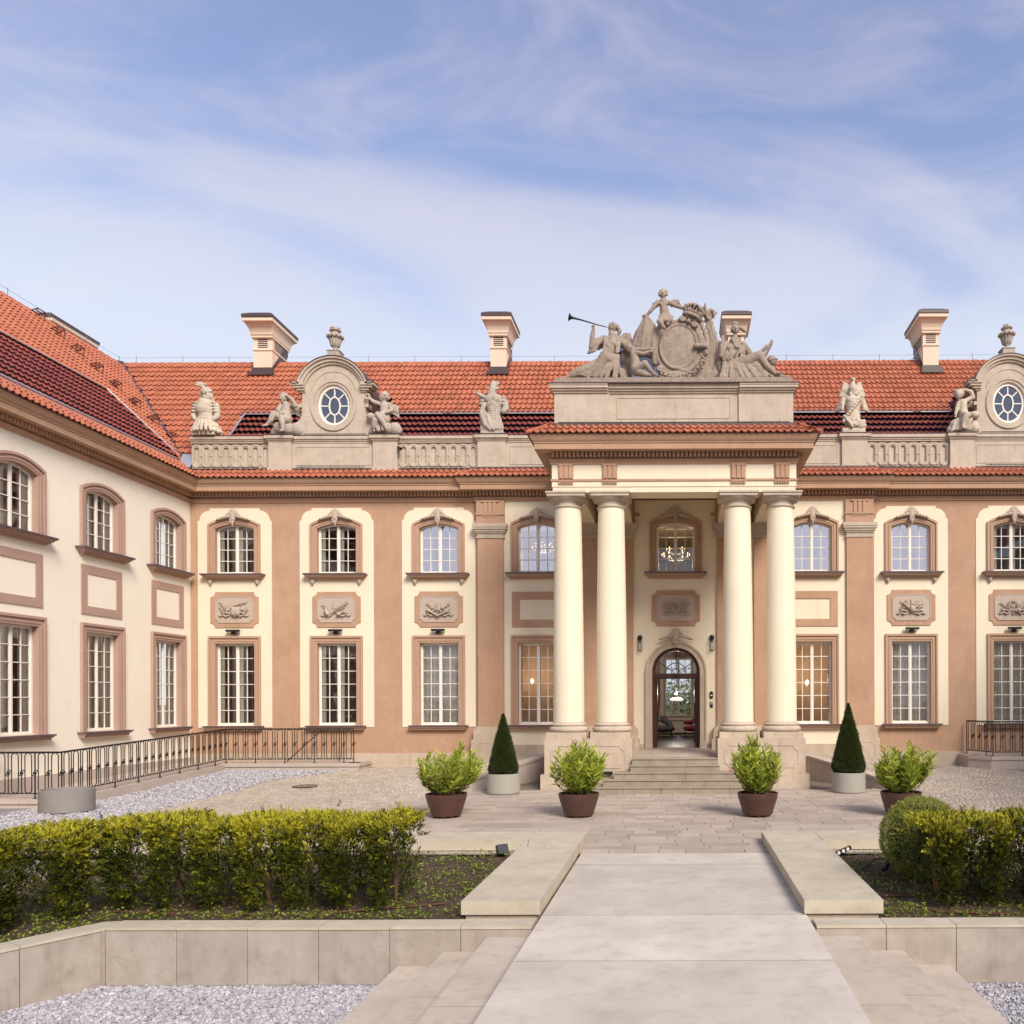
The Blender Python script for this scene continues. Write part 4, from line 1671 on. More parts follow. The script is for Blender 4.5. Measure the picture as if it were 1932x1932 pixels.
def dentils(parent, p, q, n_max, rest):
    d = Vector((q[0] - p[0], q[1] - p[1]))
    L = d.length
    d.normalize()
    n = Vector((d.y, -d.x))
    k = int(L / 0.12)
    ang = math.atan2(d.y, d.x)
    out = []
    for i in range(k):
        s_ = (i + .5) * L / k
        c = Vector((p[0], p[1])) + d * s_ + n * .021
        out.append((c.x, c.y, 9.745, ang))
    return out


dl = []
for i in (5, 3, 7, 1, 9, 4, 6):
    dl += dentils(palace, PATHM[i], PATHM[i + 1], 0, None)
dl.sort(key=lambda s_: (abs(s_[0] - 0.0) > 99, s_[1] + abs(s_[0]) * .3 + (30 if s_[0] > 12.2 else 0)))


def scatter_parts(name, me, parent, spots, limit, mat):
    for s_ in spots[:limit]:
        put(name, me, parent, s_[:3], (0, 0, s_[3]))
    if len(spots) > limit:
        mv = [v.co.copy() for v in me.vertices]
        mf = [tuple(p.vertices) for p in me.polygons]
        g = MB()
        for s_ in spots[limit:]:
            M = Matrix.Translation(s_[:3]) @ Matrix.Rotation(s_[3], 4, 'Z')
            g.add([M @ v for v in mv], mf)
        build(name + '_course', g, mat, parent, kind='stuff')


scatter_parts('dentil', ME_DEN, palace, dl, 300, 'tan')
dw = dentils(wing, PATHM[0], PATHM[1], 0, None)
dw.sort(key=lambda s_: -s_[1])
scatter_parts('dentil', ME_DEN, wing, dw, 290, 'tan')

# ------------------------------------------------------------------ portico
# beams
g = MB()
g.box(-3.71, 3.47, PF, PF + .82, 8.84, 9.60)
g.box(-3.69, 3.45, PF + .02, PF + .80, 8.68, 8.84)
for xc in (CX - 3.17, CX - 1.885, CX + 1.885, CX + 3.17):
    if abs(xc - CX) > 3:
        x0, x1 = (-3.71, -2.87) if xc < CX else (2.63, 3.47)
    else:
        x0, x1 = xc - .40, xc + .40
    g.box(x0 + .001, x1 - .001, PF + .821, FY - .101, 8.685, 9.60)
build('entablature', g, 'cream', palace)
g = MB()
g.box(-3.70, 3.46, PF + .01, FY - .11, 9.601, 9.95)
build('ceiling', g, 'cream', palace)
g = MB()
# taenia on the outside and the inner sides
g.box(-3.74, 3.50, PF - .03, PF - .001, 9.0, 9.06)
g.box(-3.74, -3.711, PF, FY - .1, 9.0, 9.06)
g.box(3.471, 3.50, PF, FY - .1, 9.0, 9.06)
for x0, x1 in ((-2.87, -2.405), (-1.605, 1.365), (2.165, 2.63)):
    g.box(x0 + .001, x0 + .05, PF + .85, FY - .2, 8.98, 9.06)
    g.box(x1 - .05, x1 - .001, PF + .85, FY - .2, 8.98, 9.06)
for x0, x1 in ((-2.87, -2.405), (2.165, 2.63), (-1.605, -1.35), (1.11, 1.365)):
    g.box(x0 + .001, x1 - .001, FY - .16, FY - .101, 8.97, 9.06)
build('taenia', g, 'tan', palace)
for o in (-3.17, -1.885, 1.885, 3.17):
    xc = CX + o
    g = MB()
    g.box(xc - .215, xc + .215, PF - .045, PF - .001, 9.061, 9.50)
    for k in (-1, 0, 1):
        g.box(xc + k * .14 - .05, xc + k * .14 + .05, PF - .07, PF - .0455, 9.075, 9.44)
    g.box(xc - .225, xc + .225, PF - .075, PF - .0455, 9.445, 9.495)
    g.box(xc - .225, xc + .225, PF - .06, PF - .031, 8.985, 9.0)
    for k in range(6):
        x = xc - .185 + k * .074
        g.box(x - .022, x + .022, PF - .055, PF - .001, 8.915, 8.985)
    build('triglyph', g, 'tan', palace)

AX = 24.7
for o in (-3.17, -1.885, 1.885, 3.17):
    xc = CX + o
    prof = [(.462, 1.93)] + [(.462 - .072 * (t ** 1.6), 1.93 + 6.33 * t) for t in np.linspace(0.02, 1, 14)]
    c = build('column', MB().lathe(prof, xc, AX, 40), 'column_paint', palace, smooth=30)
    g = MB().lathe([(.40, 8.255), (.425, 8.262), (.435, 8.285), (.425, 8.31), (.395, 8.318), (.392, 8.40), (.41, 8.405), (.41, 8.425), (.43, 8.43), (.43, 8.445),
                    (.47, 8.465), (.515, 8.50), (.54, 8.535), (.542, 8.55)], xc, AX, 40)
    g.box(xc - .56, xc + .56, AX - .56, AX + .56, 8.551, 8.63)
    g.box(xc - .59, xc + .59, AX - .59, AX + .59, 8.631, 8.679)
    build('capital', g, 'stone', c, smooth=30)
    tor = [(.60 - .0 + .0, 1.63)]
    q = [(.50, 1.631), (.545, 1.64), (.575, 1.67), (.588, 1.71), (.575, 1.755), (.545, 1.785), (.52, 1.79), (.505, 1.80), (.505, 1.815),
         (.53, 1.83), (.535, 1.85), (.52, 1.875), (.49, 1.885), (.475, 1.90), (.468, 1.93)]
    build('base', MB().lathe(q, xc, AX, 40), 'stone', c, smooth=40)
for s_ in (-1, 1):
    x0, x1 = sorted((CX + s_ * 1.24, CX + s_ * 3.78))
    g = MB()
    for o in (1.885, 3.17):
        xc = CX + s_ * o
        g.box(xc - .585, xc + .585, AX - .60, AX + .60, 1.45, 1.63)
    build('plinth_block', g, 'base_stone', palace)
    g = MB().box(x0, x1, 23.92, 25.55, 0.42, 1.449)
    mid = (x0 + x1) / 2
    g.plate([concave(mid - 1.08, mid + 1.08, .60, 1.27, .13), concave(mid - 1.045, mid + 1.045, .635, 1.235, .135)], 23.903, 23.9195)
    g.box(x0, x1, 25.55, FY - .35, 0.0, 0.88)
    p = build('pedestal', g, 'base_stone', palace)
    xa, xb = (x0 - .1, x1 - .02) if s_ < 0 else (x0 + .02, x1 + .1)
    g = MB().box(xa, xb, 23.82, 25.65, -0.05, 0.419)
    build('footing', g, 'base_stone', p)
    # black strip light at the foot of the pedestal
    xl = CX + s_ * (2.15)
    g = MB().box(xl - .36, xl + .36, 23.70, 23.80, 0.44, 0.52)
    g.box(xl - .3, xl - .26, 23.72, 23.82, 0.42, 0.44)
    g.box(xl + .26, xl + .3, 23.72, 23.82, 0.42, 0.44)
    o = build('strip_light', g, 'black_plastic')
    tag(o, 'black strip light on the foot of the %s column pedestal' % ('left' if s_ < 0 else 'right'), 'light', 'strip lights at the foot of the column pedestals')

# side ramps' retaining walls beside the portico
for s_ in (-1, 1):
    P = [(CX + s_ * 3.9, 26.9), (CX + s_ * 4.3, 26.35), (CX + s_ * 4.9, 25.3), (CX + s_ * 5.45, 24.4), (CX + s_ * 6.05, 23.4)]
    Z = [.83, .76, .60, .45, .26]
    t = empty('ramp_wall', (CX + s_ * 5, 25, 0), 'low sloping stone wall of the cobbled ramp at the %s side of the portico' % ('left' if s_ < 0 else 'right'), 'wall')
    for i in range(4):
        for hv in (0, .5):
            a = Vector(P[i]).lerp(Vector(P[i + 1]), hv)
            b = Vector(P[i]).lerp(Vector(P[i + 1]), hv + .5)
            za, zb = Z[i] + (Z[i + 1] - Z[i]) * hv, Z[i] + (Z[i + 1] - Z[i]) * (hv + .5)
            d = (b - a).normalized()
            n = Vector((-d.y, d.x)) * (1 if s_ < 0 else -1)      # towards the ramp
            if n.y < 0:
                n = -n
            a2, b2 = a + d * .004, b - d * .004
            for nm, o0, o1, lo, hi, mt in (('facing_stone', 0, .2, None, -.075, 'walk_stone'), ('coping', -.03, .34, -.072, 0, 'walk_stone')):
                A, B, Cc, D = a2 + n * o0, b2 + n * o0, b2 + n * o1, a2 + n * o1
                l0 = -.1 if lo is None else za + lo
                l1 = -.1 if lo is None else zb + lo
                v = [(A.x, A.y, l0), (B.x, B.y, l1), (Cc.x, Cc.y, l1), (D.x, D.y, l0), (A.x, A.y, za + hi), (B.x, B.y, zb + hi), (Cc.x, Cc.y, zb + hi), (D.x, D.y, za + hi)]
                build(nm, MB().add(v, [(3, 2, 1, 0), (4, 5, 6, 7), (0, 1, 5, 4), (1, 2, 6, 5), (2, 3, 7, 6), (3, 0, 4, 7)]), mt, t)
    m = MB().box(-.34, .34, -.2, .2, 0.0, .15)
    o = build('end_block', m, 'walk_stone', t)
    o.location = Vector((CX + s_ * 6.15, 22.95, 0.07)) - Vector(t.location)

# ------------------------------------------------------------------ steps and landing
steps = empty('entrance_steps', (CX, 24.5, 0), 'five worn stone steps and paved landing leading up to the portico door', 'steps')
g = MB()
g.box(CX - 1.238, CX + 1.238, 23.9, FY - .12, 0.0, 0.872)
g.box(CX - 3.7, CX + 3.7, 25.66, FY - .12, 0.0, 0.868)
build('landing_core', g, 'step_stone', steps)
y = 23.98
while y < FY - .2:
    x = CX - 1.236 - RNG.uniform(0, .3)
    while x < CX + 1.236:
        w = RNG.uniform(.35, .6)
        xa, xb = max(x, CX - 1.236), min(x + w, CX + 1.236)
        if xb - xa > .05:
            V, F = paver_geo(xa + .004, xb - .004, y + .003, y + .257, .889, .015, .004)
            raw('paver', V, F, 'paver', steps, tint=np.full(5, RNG.random()))
        x += w
    y += .26
SD = [(1.235, 23.74, .712, .89, 3), (1.27, 23.46, .534, .712, 2), (1.72, 23.18, .356, .534, 3), (2.0, 22.90, .178, .356, 4), (2.32, 22.62, 0.0, .178, 5)]
for hw, y0, z0, z1, n in SD:
    cuts = np.sort(np.concatenate([[0, 1], (np.arange(1, n) + RNG.uniform(-.3, .3, n - 1)) / n]))
    for a, b in zip(cuts[:-1], cuts[1:]):
        xa, xb = CX - hw + 2 * hw * a + .004, CX - hw + 2 * hw * b - .004
        jy = RNG.normal(0, .006)
        g = MB()
        prof = [(y0 + .03 + jy, z0), (y0 + .03 + jy, z1 - .05), (y0 + .012 + jy, z1 - .04), (y0 + jy, z1 - .025), (y0 + jy + .004, z1 - .006), (y0 + .02 + jy, z1), (y0 + .36, z1), (y0 + .36, z0)]
        k = len(prof)
        v = [(xa, yy, zz) for yy, zz in prof] + [(xb, yy, zz) for yy, zz in prof]
        f = [tuple(range(k)), tuple(range(2 * k - 1, k - 1, -1))] + [(i, i + k, (i + 1) % k + k, (i + 1) % k) for i in range(k)]
        build('step_stone', g.add(v, f), 'step_stone', steps)
g = MB()
for hw, y0, z0, z1, n in SD[2:]:
    g.box(CX - hw + .02, CX + hw - .02, y0 + .37, 23.83, -.02, z1 - .005)
build('core', g, 'step_stone', steps)

# ------------------------------------------------------------------ door
door = None
ZD = .89
g = MB(MAIN).plate([door_outline(1.06, 4.60), door_outline(.83, 4.38, ZD - .001)], -.20, -.101)
g.plate([door_outline(1.062, 4.602), door_outline(1.0, 4.54, ZD - .001)], -.235, -.2005)
g.plate([door_outline(.8705, 4.4305), door_outline(.83, 4.38, ZD - .001)], -.1005, .3)
g.box(EB - 1.07, EB - .82, -.25, -.2355, ZD, ZD + .22)
g.box(EB + .82, EB + 1.07, -.25, -.2355, ZD, ZD + .22)
ds = build('door_surround', g, 'base_stone', palace)
g = MB(Matrix.Translation((EB, FY - .16, -4.22)))
kk = MB()
g.add([tuple(Vector(v.co)) for v in ME_KEY.vertices], [tuple(p.vertices) for p in ME_KEY.polygons])
build('keystone', g, 'stone_relief', ds, smooth=50)
# dark wooden frame with fanlight
Z0F = 3.42       # transom
g = MB(MAIN).plate([door_outline(.83, 4.38), [(EB - .70, Z0F + .07)] + [(EB + .70, Z0F + .07)] + [(EB + .72 * math.cos(a), 3.56 + .72 * math.sin(a)) for a in np.linspace(0, PI, 17)],
                    rect(EB - .72, EB + .72, ZD + .001, Z0F - .12)], .06, .16)
g.box(EB - .83, EB + .83, .03, .0595, Z0F - .08, Z0F + .03)
fr = build('door_frame', g, 'door_wood', palace)
g = MB(MAIN)
for rr_, n_ in ((.36, 16), (.15, 12)):
    g.tube([(EB + rr_ * math.cos(a), .10, 3.50 + rr_ * math.sin(a)) for a in np.linspace(0, PI, n_)], .016, 5)
for a in (R(33), R(90), R(147)):
    g.tube([(EB + .15 * math.cos(a), .10, 3.5 + .15 * math.sin(a)), (EB + .79 * math.cos(a), .10, 3.52 + .74 * math.sin(a))], .014, 5)
build('glazing_bar', g, 'door_wood', fr)
g = MB(MAIN).add([(EB + .71 * math.cos(a), .11, 3.56 + .71 * math.sin(a)) for a in np.linspace(0, PI, 17)] + [(EB - .7, .11, 3.49), (EB + .7, .11, 3.49)], [tuple(range(19))])
build('pane', g, 'glass', fr)
g = MB(MAIN).box(EB - .07, EB + .07, -.01, .0295, Z0F - .07, Z0F + .02)
build('door_sensor', g, 'black_plastic', fr)
for s_ in (-1, 1):       # open leaves folded back into the hall
    x = EB + s_ * .70
    g = MB(MAIN).box(x - .03, x + .03, .17, .95, ZD + .01, Z0F - .13)
    for k in range(3):
        zz = ZD + .15 + k * .78
        g.box(x - s_ * .05 - .012, x - s_ * .03 + .012, .27, .85, zz, zz + .62)
    dr = build('door', g, 'door_wood', palace)
    g = MB(MAIN).tube([(x - s_ * .07, .85, 1.75), (x - s_ * .10, .85, 1.75), (x - s_ * .10, .85, 2.25), (x - s_ * .07, .85, 2.25)], .012, 6)
    build('handle', g, 'zinc', dr)

# entrance hall and rooms behind the windows
g = MB(MAIN)
g.box(-17.4, 16.9, .51, 11.4, 6.35, 6.45)
g.box(-17.4, 16.9, .51, 11.4, 9.25, 9.35)
build('floor', g, 'room_floor', palace)
g = MB(MAIN)
g.box(-17.4, -2.6, .51, 11.4, .80, .88)
g.box(2.6, 16.9, .51, 11.4, .80, .88)
g.box(-2.6, 2.6, .0, 11.4, .80, .885)
build('floor', g, 'room_floor', palace)
g = MB(MAIN)
g.plate([rect(-17.4, 16.9, 0, 9.3), rect(-.70, .65, 1.75, 4.6), rect(-3, -1.7, 7, 8.6), rect(1.5, 2.8, 7, 8.6)], 11.4, 11.6)
for x in (-13.7, -10.1, -6.6, -2.6, 2.5, 6.4, 9.9, 13.5):
    g.box(x - .06, x + .06, .52, 11.39, .881, 6.34)
for x in (-13.7, -10.1, -6.6, 6.4, 9.9, 13.5):
    g.box(x - .06, x + .06, .52, 11.39, 6.46, 9.24)
g.box(-17.4, -2.7, 4.5, 4.6, .881, 6.34)
g.box(2.6, 16.9, 4.5, 4.6, .881, 6.34)
g.box(-17.4, -6.7, 4.5, 4.6, 6.46, 9.24)
g.box(6.5, 16.9, 4.5, 4.6, 6.46, 9.24)
build('inner_wall', g, 'room_wall', palace)
g = MB(WINGM)
g.box(2, 28, 3.4, 3.5, 0.0, 9.3)
for z in (.8, 6.3, 9.25):
    g.box(2, 28, .51, 3.4, z, z + .08)
for y in (13.5, 16.6, 19.7, 22.9, 26.0):
    g.box(y - .05, y + .05, .51, 3.39, .9, 9.2)
build('inner_wall', g, 'room_wall', wing)
# hall back window
bw = build('hall_window', MB(Matrix.Translation((-.025, FY + 11.36, 0))).add([tuple(v.co) for v in ME_LO.vertices], [tuple(p.vertices) for p in ME_LO.polygons]), 'white_paint', palace)
build('pane', MB(MAIN).box(-.68, .63, 11.52, 11.53, 1.75, 4.55), 'glass', palace)
g = MB(MAIN)
for s_ in (-1, 1):
    g.box(-.025 + s_ * .80 - .09, -.025 + s_ * .80 + .09, 11.1, 11.39, 1.6, 4.7)
g.box(-.95, .9, 11.1, 11.39, 1.55, 1.68)
build('shutter_box', g, 'white_paint', palace)
g = MB(MAIN).box(-1.0, .95, 11.15, 11.38, .95, 1.5)
for k in range(24):
    g.box(-.95 + k * .08, -.92 + k * .08, 11.12, 11.149, 1.0, 1.45)
build('radiator', g, 'white_paint', palace)

t = empty('armchair', (-.75, 37.2, .89), 'grey upholstered tub armchair in the entrance hall, left of the doorway', 'armchair')
M = Matrix.Translation((-.80, 37.2, .89))
g = MB(M)
g.chain([(-.55, .45, .55), (-.5, .45, .75), (0, .5, .80), (.35, .2, .62), (.5, -.2, .40)], [.14, .14, .15, .13, .10], 10)
build('backrest', g, 'sofa_grey', t, smooth='all')
g = MB(M).ell((.1, 0, .36), (.52, .45, .17))
build('seat', g, 'sofa_grey', t, smooth='all')
for x, y_ in ((-.4, -.3), (.5, -.3), (.45, .35), (-.4, .35)):
    build('leg', MB(M).tube([(x, y_, 0), (x * .9, y_, .28)], .018, 6), 'black_iron', t)
build('base', MB(M).box(-.3, .7, -.45, .3, .0, .035), 'black_iron', t)
t = empty('armchair', (.95, 37.2, .89), 'dark red armchair with striped cushion in the entrance hall, right of the doorway', 'armchair')
M = Matrix.Translation((.72, 37.2, .89))
g = MB(M).ell((-.05, 0, .38), (.50, .42, .14))
build('seat', g, 'chair_red', t, smooth='all')
g = MB(M)
g.chain([(-.5, -.1, .62), (-.2, .35, .62), (.2, .45, .85), (.5, .4, .95)], [.05, .10, .12, .12], 10)
g.chain([(.5, .4, .9), (.55, -.2, .6)], [.12, .08], 10)
build('backrest', g, 'chair_red', t, smooth='all')
for x, y_ in ((-.45, -.3), (.4, -.3), (.4, .3), (-.45, .3)):
    build('leg', MB(M).tube([(x, y_, 0), (x * .95, y_, .30)], .018, 6), 'black_iron', t)
build('base', MB(M).box(-.65, .3, -.45, .3, .0, .035), 'black_iron', t)


def point_light(name, loc, e, col=(1, .8, .55), r=.12):
    l = bpy.data.lights.new(name, 'POINT')
    l.energy = e
    l.color = col
    l.shadow_soft_size = r
    o = bpy.data.objects.new(name, l)
    COL.objects.link(o)
    o.location = loc
    return o


t = empty('pendant_lamp', (-.1, 35.5, 2.55), 'lit white flower-shaped pendant lamp hanging in the entrance hall', 'lamp')
g = MB(Matrix.Translation((-.1, 35.5, 2.55)))
for k in range(10):
    a = 2 * PI * k / 10
    g.ell((.17 * math.cos(a), .17 * math.sin(a), .03 * (k % 2)), (.13, .13, .05), n=10, m=6)
g.ell((0, 0, .06), (.2, .2, .05), n=12, m=6)
build('lamp_shade', g, 'bulb_white', t)
build('cord', MB().tube([(-.1, 35.5, 2.6), (-.1, 35.5, 6.3)], .01, 5), 'black_iron', t)
pl = point_light('lamp_light', (-.1, 35.2, 2.2), 40, (1, .85, .68), .1)
pl.parent = t
pl.location = (0, 0, .35)


def chandelier(loc, label, energy, s=1.0):
    t = empty('chandelier', loc, label, 'chandelier', 'chandeliers in the upper windows')
    M = Matrix.Translation(loc) @ Matrix.Scale(s, 4)
    g = MB(M)
    g.tube([(0, 0, -.2), (0, 0, .8)], .015, 5)
    b = MB(M)
    for ring, (n, rad, z) in enumerate(((12, .52, 0), (8, .34, .22))):
        for k in range(n):
            a = 2 * PI * k / n
            x, y_ = rad * math.cos(a), rad * math.sin(a)
            g.tube([(0, 0, z - .12), (x * .5, y_ * .5, z - .17), (x, y_, z - .03)], .011, 4)
            b.ell((x, y_, z + .045), (.013, .013, .045), n=6, m=5)
    build('arm', g, 'zinc', t)
    build('bulb', b, 'bulb', t)
    l = point_light('lamp_light', loc, energy, (1, .75, .45), .3)
    l.parent = t
    l.location = (0, 0, -.4)


chandelier((-.1, 31.5, 8.05), 'lit candle chandelier seen through the upper window over the entrance', 60)
chandelier((-5.0, 30.6, 8.15), 'lit crystal chandelier seen through the upper window left of the portico', 25, .8)
for nm, loc, e, lb in (('wall_sconce', (4.95, 32.0, 3.2), 45, 'lit wall lamp behind the lower window right of the portico'),
                       ('wall_sconce', (8.05, 31.9, 3.4), 60, 'lit wall lamp behind the curtained lower window next right of the tall pilaster'),
                       ('wall_sconce', (-15.1, 31.5, 7.9), 14, 'lit wall lamp behind the upper window nearest the left wing'),
                       ('wall_sconce', (-5.75, 32.4, 3.3), 25, 'added unseen lamp warming the room behind the lower window left of the portico'),  # no fixture visible here; lamp added to warm this room
                       ('wall_sconce', (11.7, 31.7, 3.4), 60, 'lit wall lamp behind the lower window at the right edge')):
    t = empty(nm, loc, lb, 'lamp')
    build('lamp_shade', MB(Matrix.Translation(loc)).ell((0, 0, 0), (.06, .06, .09), n=10, m=7), 'bulb', t)
    build('bracket', MB(Matrix.Translation(loc)).box(-.02, .02, .0, .25, -.14, -.09), 'zinc', t)
    l = point_light('lamp_light', loc, e, (1, .75, .48), .1)
    l.parent = t
    l.location = (0, -.1, .1)

# ------------------------------------------------------------------ attic over the portico
AL, AR = -3.62, 3.38
g = MB()
g.box(AL, AR, PF + .10, PF + 1.7, 10.55, 11.60)
g.box(AL - .03, AR + .03, PF + .06, PF + 1.72, 10.60, 10.72)
for x0, x1 in ((AL - .015, -2.03), (1.79, AR + .015)):
    g.box(x0, x1, PF + .04, PF + .0995, 10.725, 11.60)
g.plate([rect(-1.80, 1.56, 10.86, 11.5), rect(-1.77, 1.53, 10.89, 11.47)], PF + .085, PF + .0995)
for o, z0, z1 in ((.04, 11.60, 11.66), (.09, 11.66, 11.72), (.14, 11.72, 11.80), (.16, 11.80, 11.84)):
    g.box(-2.05, 1.81, PF + .10 - o, PF + 1.7 + o, z0 + .0005, z1)
    g.box(AL - o, -2.05, PF + .04 - o, PF + 1.7 + o, z0, z1)
    g.box(1.81, AR + o, PF + .04 - o, PF + 1.7 + o, z0, z1)
at = build('attic', g, 'stone', palace)
g = MB()
g.box(AL - .18, AR + .18, PF - .14, PF + 1.9, 11.841, 11.862)
build('flashing', g, 'brown_metal', at)
g = MB()
g.box(AL, AR, PF + 1.71, FY + .3, 10.5, 10.62)
build('flashing', g, 'brown_metal', at)

# ------------------------------------------------------------------ parapet of the main front
PY0, PY1 = FY + .05, FY + .40
par = []


def parapet_block(x0, x1, kind):
    g = MB()
    if kind == 'ped':
        g.box(x0, x1, PY0 - .10, PY1 + .05, 10.55, 11.62)
        g.box(x0 - .03, x1 + .03, PY0 - .13, PY1 + .06, 10.60, 10.74)
        for o, z0, z1 in ((.02, 11.62, 11.66), (.05, 11.66, 11.72), (.10, 11.72, 11.83)):
            g.box(x0 - o, x1 + o, PY0 - .10 - o, PY1 + .05 + o, z0 + .0003, z1 + .0003)
        return build('pedestal', g, 'stone', palace)
    g.box(x0, x1, PY0, PY1, 10.55, 10.72)
    for o, z0, z1 in ((.0, 11.60, 11.66), (.03, 11.66, 11.72), (.07, 11.72, 11.82)):
        g.box(x0, x1, PY0 - o - .02, PY1 + o, z0, z1)
    if kind == 'panel':
        g.box(x0, x1, PY0, PY1, 10.721, 11.599)
        g.plate([rect(x0 + .12, x1 - .12, 10.82, 11.48), rect(x0 + .15, x1 - .15, 10.85, 11.45)], PY0 - .014, PY0 - .0005)
        return build('parapet', g, 'stone', palace)
    g.box(x0, x1, PY0 + .085, PY1 - .05, 10.721, 11.599)
    n_ = 8
    W_ = (x1 - x0) / n_
    g.plate([rect(x0, x1, 10.7205, 11.5995)] + [stadium(x0 + (i + .5) * W_, 10.85, 11.47, W_ * .25) for i in range(n_)], PY0 + .045, PY0 + .0845)
    b = build('balustrade', g, 'stone', palace)
    n = 8
    W = (x1 - x0) / n
    for i in range(n):
        xc = x0 + (i + .5) * W
        q = MB().plate([stadium(xc, 10.725, 11.595, W * .5 - .002), stadium(xc, 10.85, 11.47, W * .25)], PY0 + .025, PY0 + .0445)
        q.plate([stadium(xc, 10.755, 11.565, W * .42), stadium(xc, 10.80, 11.52, W * .33)], PY0 + .008, PY0 + .0245)
        if i:
            q.capsule((x0 + i * W - .03, PY0 + .02, 11.16), .028, (x0 + i * W + .03, PY0 + .02, 11.16), .028, 8)
        build('baluster', q, 'stone', b)
    return b


SEG = [(-17.05, -14.3, 'bal'), (-14.3, -13.5, 'ped'), (-13.5, -10.65, 'panel'), (-10.65, -9.8, 'ped'), (-9.8, -7.0, 'bal'), (-7.0, -6.02, 'ped'), (-6.02, -3.6, 'panel'),
       (3.36, 5.72, 'panel'), (5.72, 6.62, 'ped'), (6.62, 9.5, 'bal'), (9.5, 10.32, 'ped'), (10.32, 13.0, 'panel'), (13.0, 13.8, 'ped'), (13.8, 17.0, 'bal')]
for x0, x1, k in SEG:
    parapet_block(x0, x1, k)
g = MB()
g.box(-17.1, -3.62, PY0 - .09, PY1 + .1, 11.835, 11.853)
g.box(3.38, 17.0, PY0 - .09, PY1 + .1, 11.835, 11.853)
for x0, x1, k in SEG:
    if k == 'ped':
        g.box(x0 - .12, x1 + .12, PY0 - .22, PY0 - .0905, 11.836, 11.854)
build('flashing', g, 'brown_metal', palace)
g = MB()
for x0, x1 in ((-16.7, -14.6), (-13.3, -10.9), (-9.5, -7.5), (7.0, 9.2), (10.7, 12.8)):
    g.tube([(x0, PY0 - .18, 10.71), (x1, PY0 - .18, 10.71)], .014, 5)
    for k in range(3):
        x = x0 + .2 + k * (x1 - x0 - .4) / 2
        g.tube([(x, PY0 - .18, 10.64), (x, PY0 - .18, 10.77)], .008, 4)
g.tube([(AL + .1, PF - .02, 10.72), (AR - .1, PF - .02, 10.72)], .014, 5)
for k in range(5):
    x = AL + .4 + k * (AR - AL - .8) / 4
    g.tube([(x, PF - .02, 10.64), (x, PF - .02, 10.79)], .008, 4)
for x0, x1 in ((-13.1, -10.9), (10.6, 12.7)):
    g.tube([(x0, PY0 - .05, 11.90), (x1, PY0 - .05, 11.90)], .014, 5)
build('snow_guard', g, 'black_iron', palace)
g = MB().tube([(-9.78, PY0 - .05, 11.42), (-9.62, PY0 - .28, 11.30)], .055, 10)
build('spout', g, 'black_iron', palace)

# ================================================================== roofs
TW, TE = 0.205, 0.385
_s = [0, .16, .34, .52, .66, .78, .88, 1.0]
_h = [.018, .002, -.008, .0, .018, .046, .052, .024]


def tile_template(L, lift, th=0.02):
    V, F = [], []
    n = len(_s)
    for s_, h in zip(_s, _h):
        V.append(((s_ - .5) * TW, 0.0, h + lift - th))
    for s_, h in zip(_s, _h):
        V.append(((s_ - .5) * TW, 0.0, h + lift))
    for s_, h in zip(_s, _h):
        V.append(((s_ - .5) * TW, L, h))
    for i in range(n - 1):
        F.append((i, i + 1, n + i + 1, n + i))
        F.append((n + i, n + i + 1, 2 * n + i + 1, 2 * n + i))
    # right-hand rim
    return np.array(V), np.array(F)


TV, TF = tile_template(TE + .03, .052, .03)
LV, LF = tile_template(.20, .03, .026)


def tile_me(V, F, mat):
    me = bpy.data.meshes.new('tile')
    me.from_pydata(V.tolist(), [], F.tolist())
    me.materials.append(MATS[mat])
    me.update()
    return me


ME_TILE = tile_me(TV, TF, 'tile')


def tile_spots(O, U, Vv, s0, s1, rows, mask, e=TE, t0=0.0):
    """O origin on the eave, U along, Vv up the slope; returns spots (point)"""
    O, U, Vv = Vector(O), Vector(U), Vector(Vv)
    out = []
    n = int((s1 - s0) / TW)
    for r in range(rows):
        for i in range(n):
            s_ = s0 + (i + .5) * TW
            t = t0 + r * e
            p = O + U * s_ + Vv * t
            c = p + Vv * (e / 2)
            if mask(s_, t + e / 2, c):
                out.append(p)
    return out


def tile_stuff(name, spots, U, Vv, mat, parent, tv=TV, tf=TF, kind='stuff'):
    if not spots:
        return
    U, Vv = Vector(U), Vector(Vv)
    N = U.cross(Vv)
    B = np.array([U, Vv, N])
    loc = tv @ B
    P = np.array([tuple(p) for p in spots])
    n = len(P)
    jit = RNG.normal(0, 1, (n, 1, 1)) * np.array(N)[None, None, :] * .002
    tilt = RNG.normal(0, .003, (n, 1, 1)) * (tv[:, 0] / TW)[None, :, None] * np.array(N)[None, None, :]
    V = loc[None] + P[:, None, :] + jit + tilt
    F = (tf[None] + (np.arange(n) * len(tv))[:, None, None]).reshape(-1, 4)
    return raw(name, V.reshape(-1, 3), F, mat, parent, tint=np.repeat(RNG.random(n), len(tf)), kind=kind)


def tile_objects(spots, U, Vv, parent, me=ME_TILE):
    U, Vv = Vector(U), Vector(Vv)
    N = U.cross(Vv)
    Rm = Matrix((U, Vv, N)).transposed().to_4x4()
    for p in spots:
        o = bpy.data.objects.new('tile', me)
        COL.objects.link(o)
        o.parent = parent
        M = Matrix.Translation(Vector(p) - world_loc(parent)) @ Rm @ Matrix.Rotation(RNG.normal(0, .012), 4, 'Y')
        o.matrix_basis = M


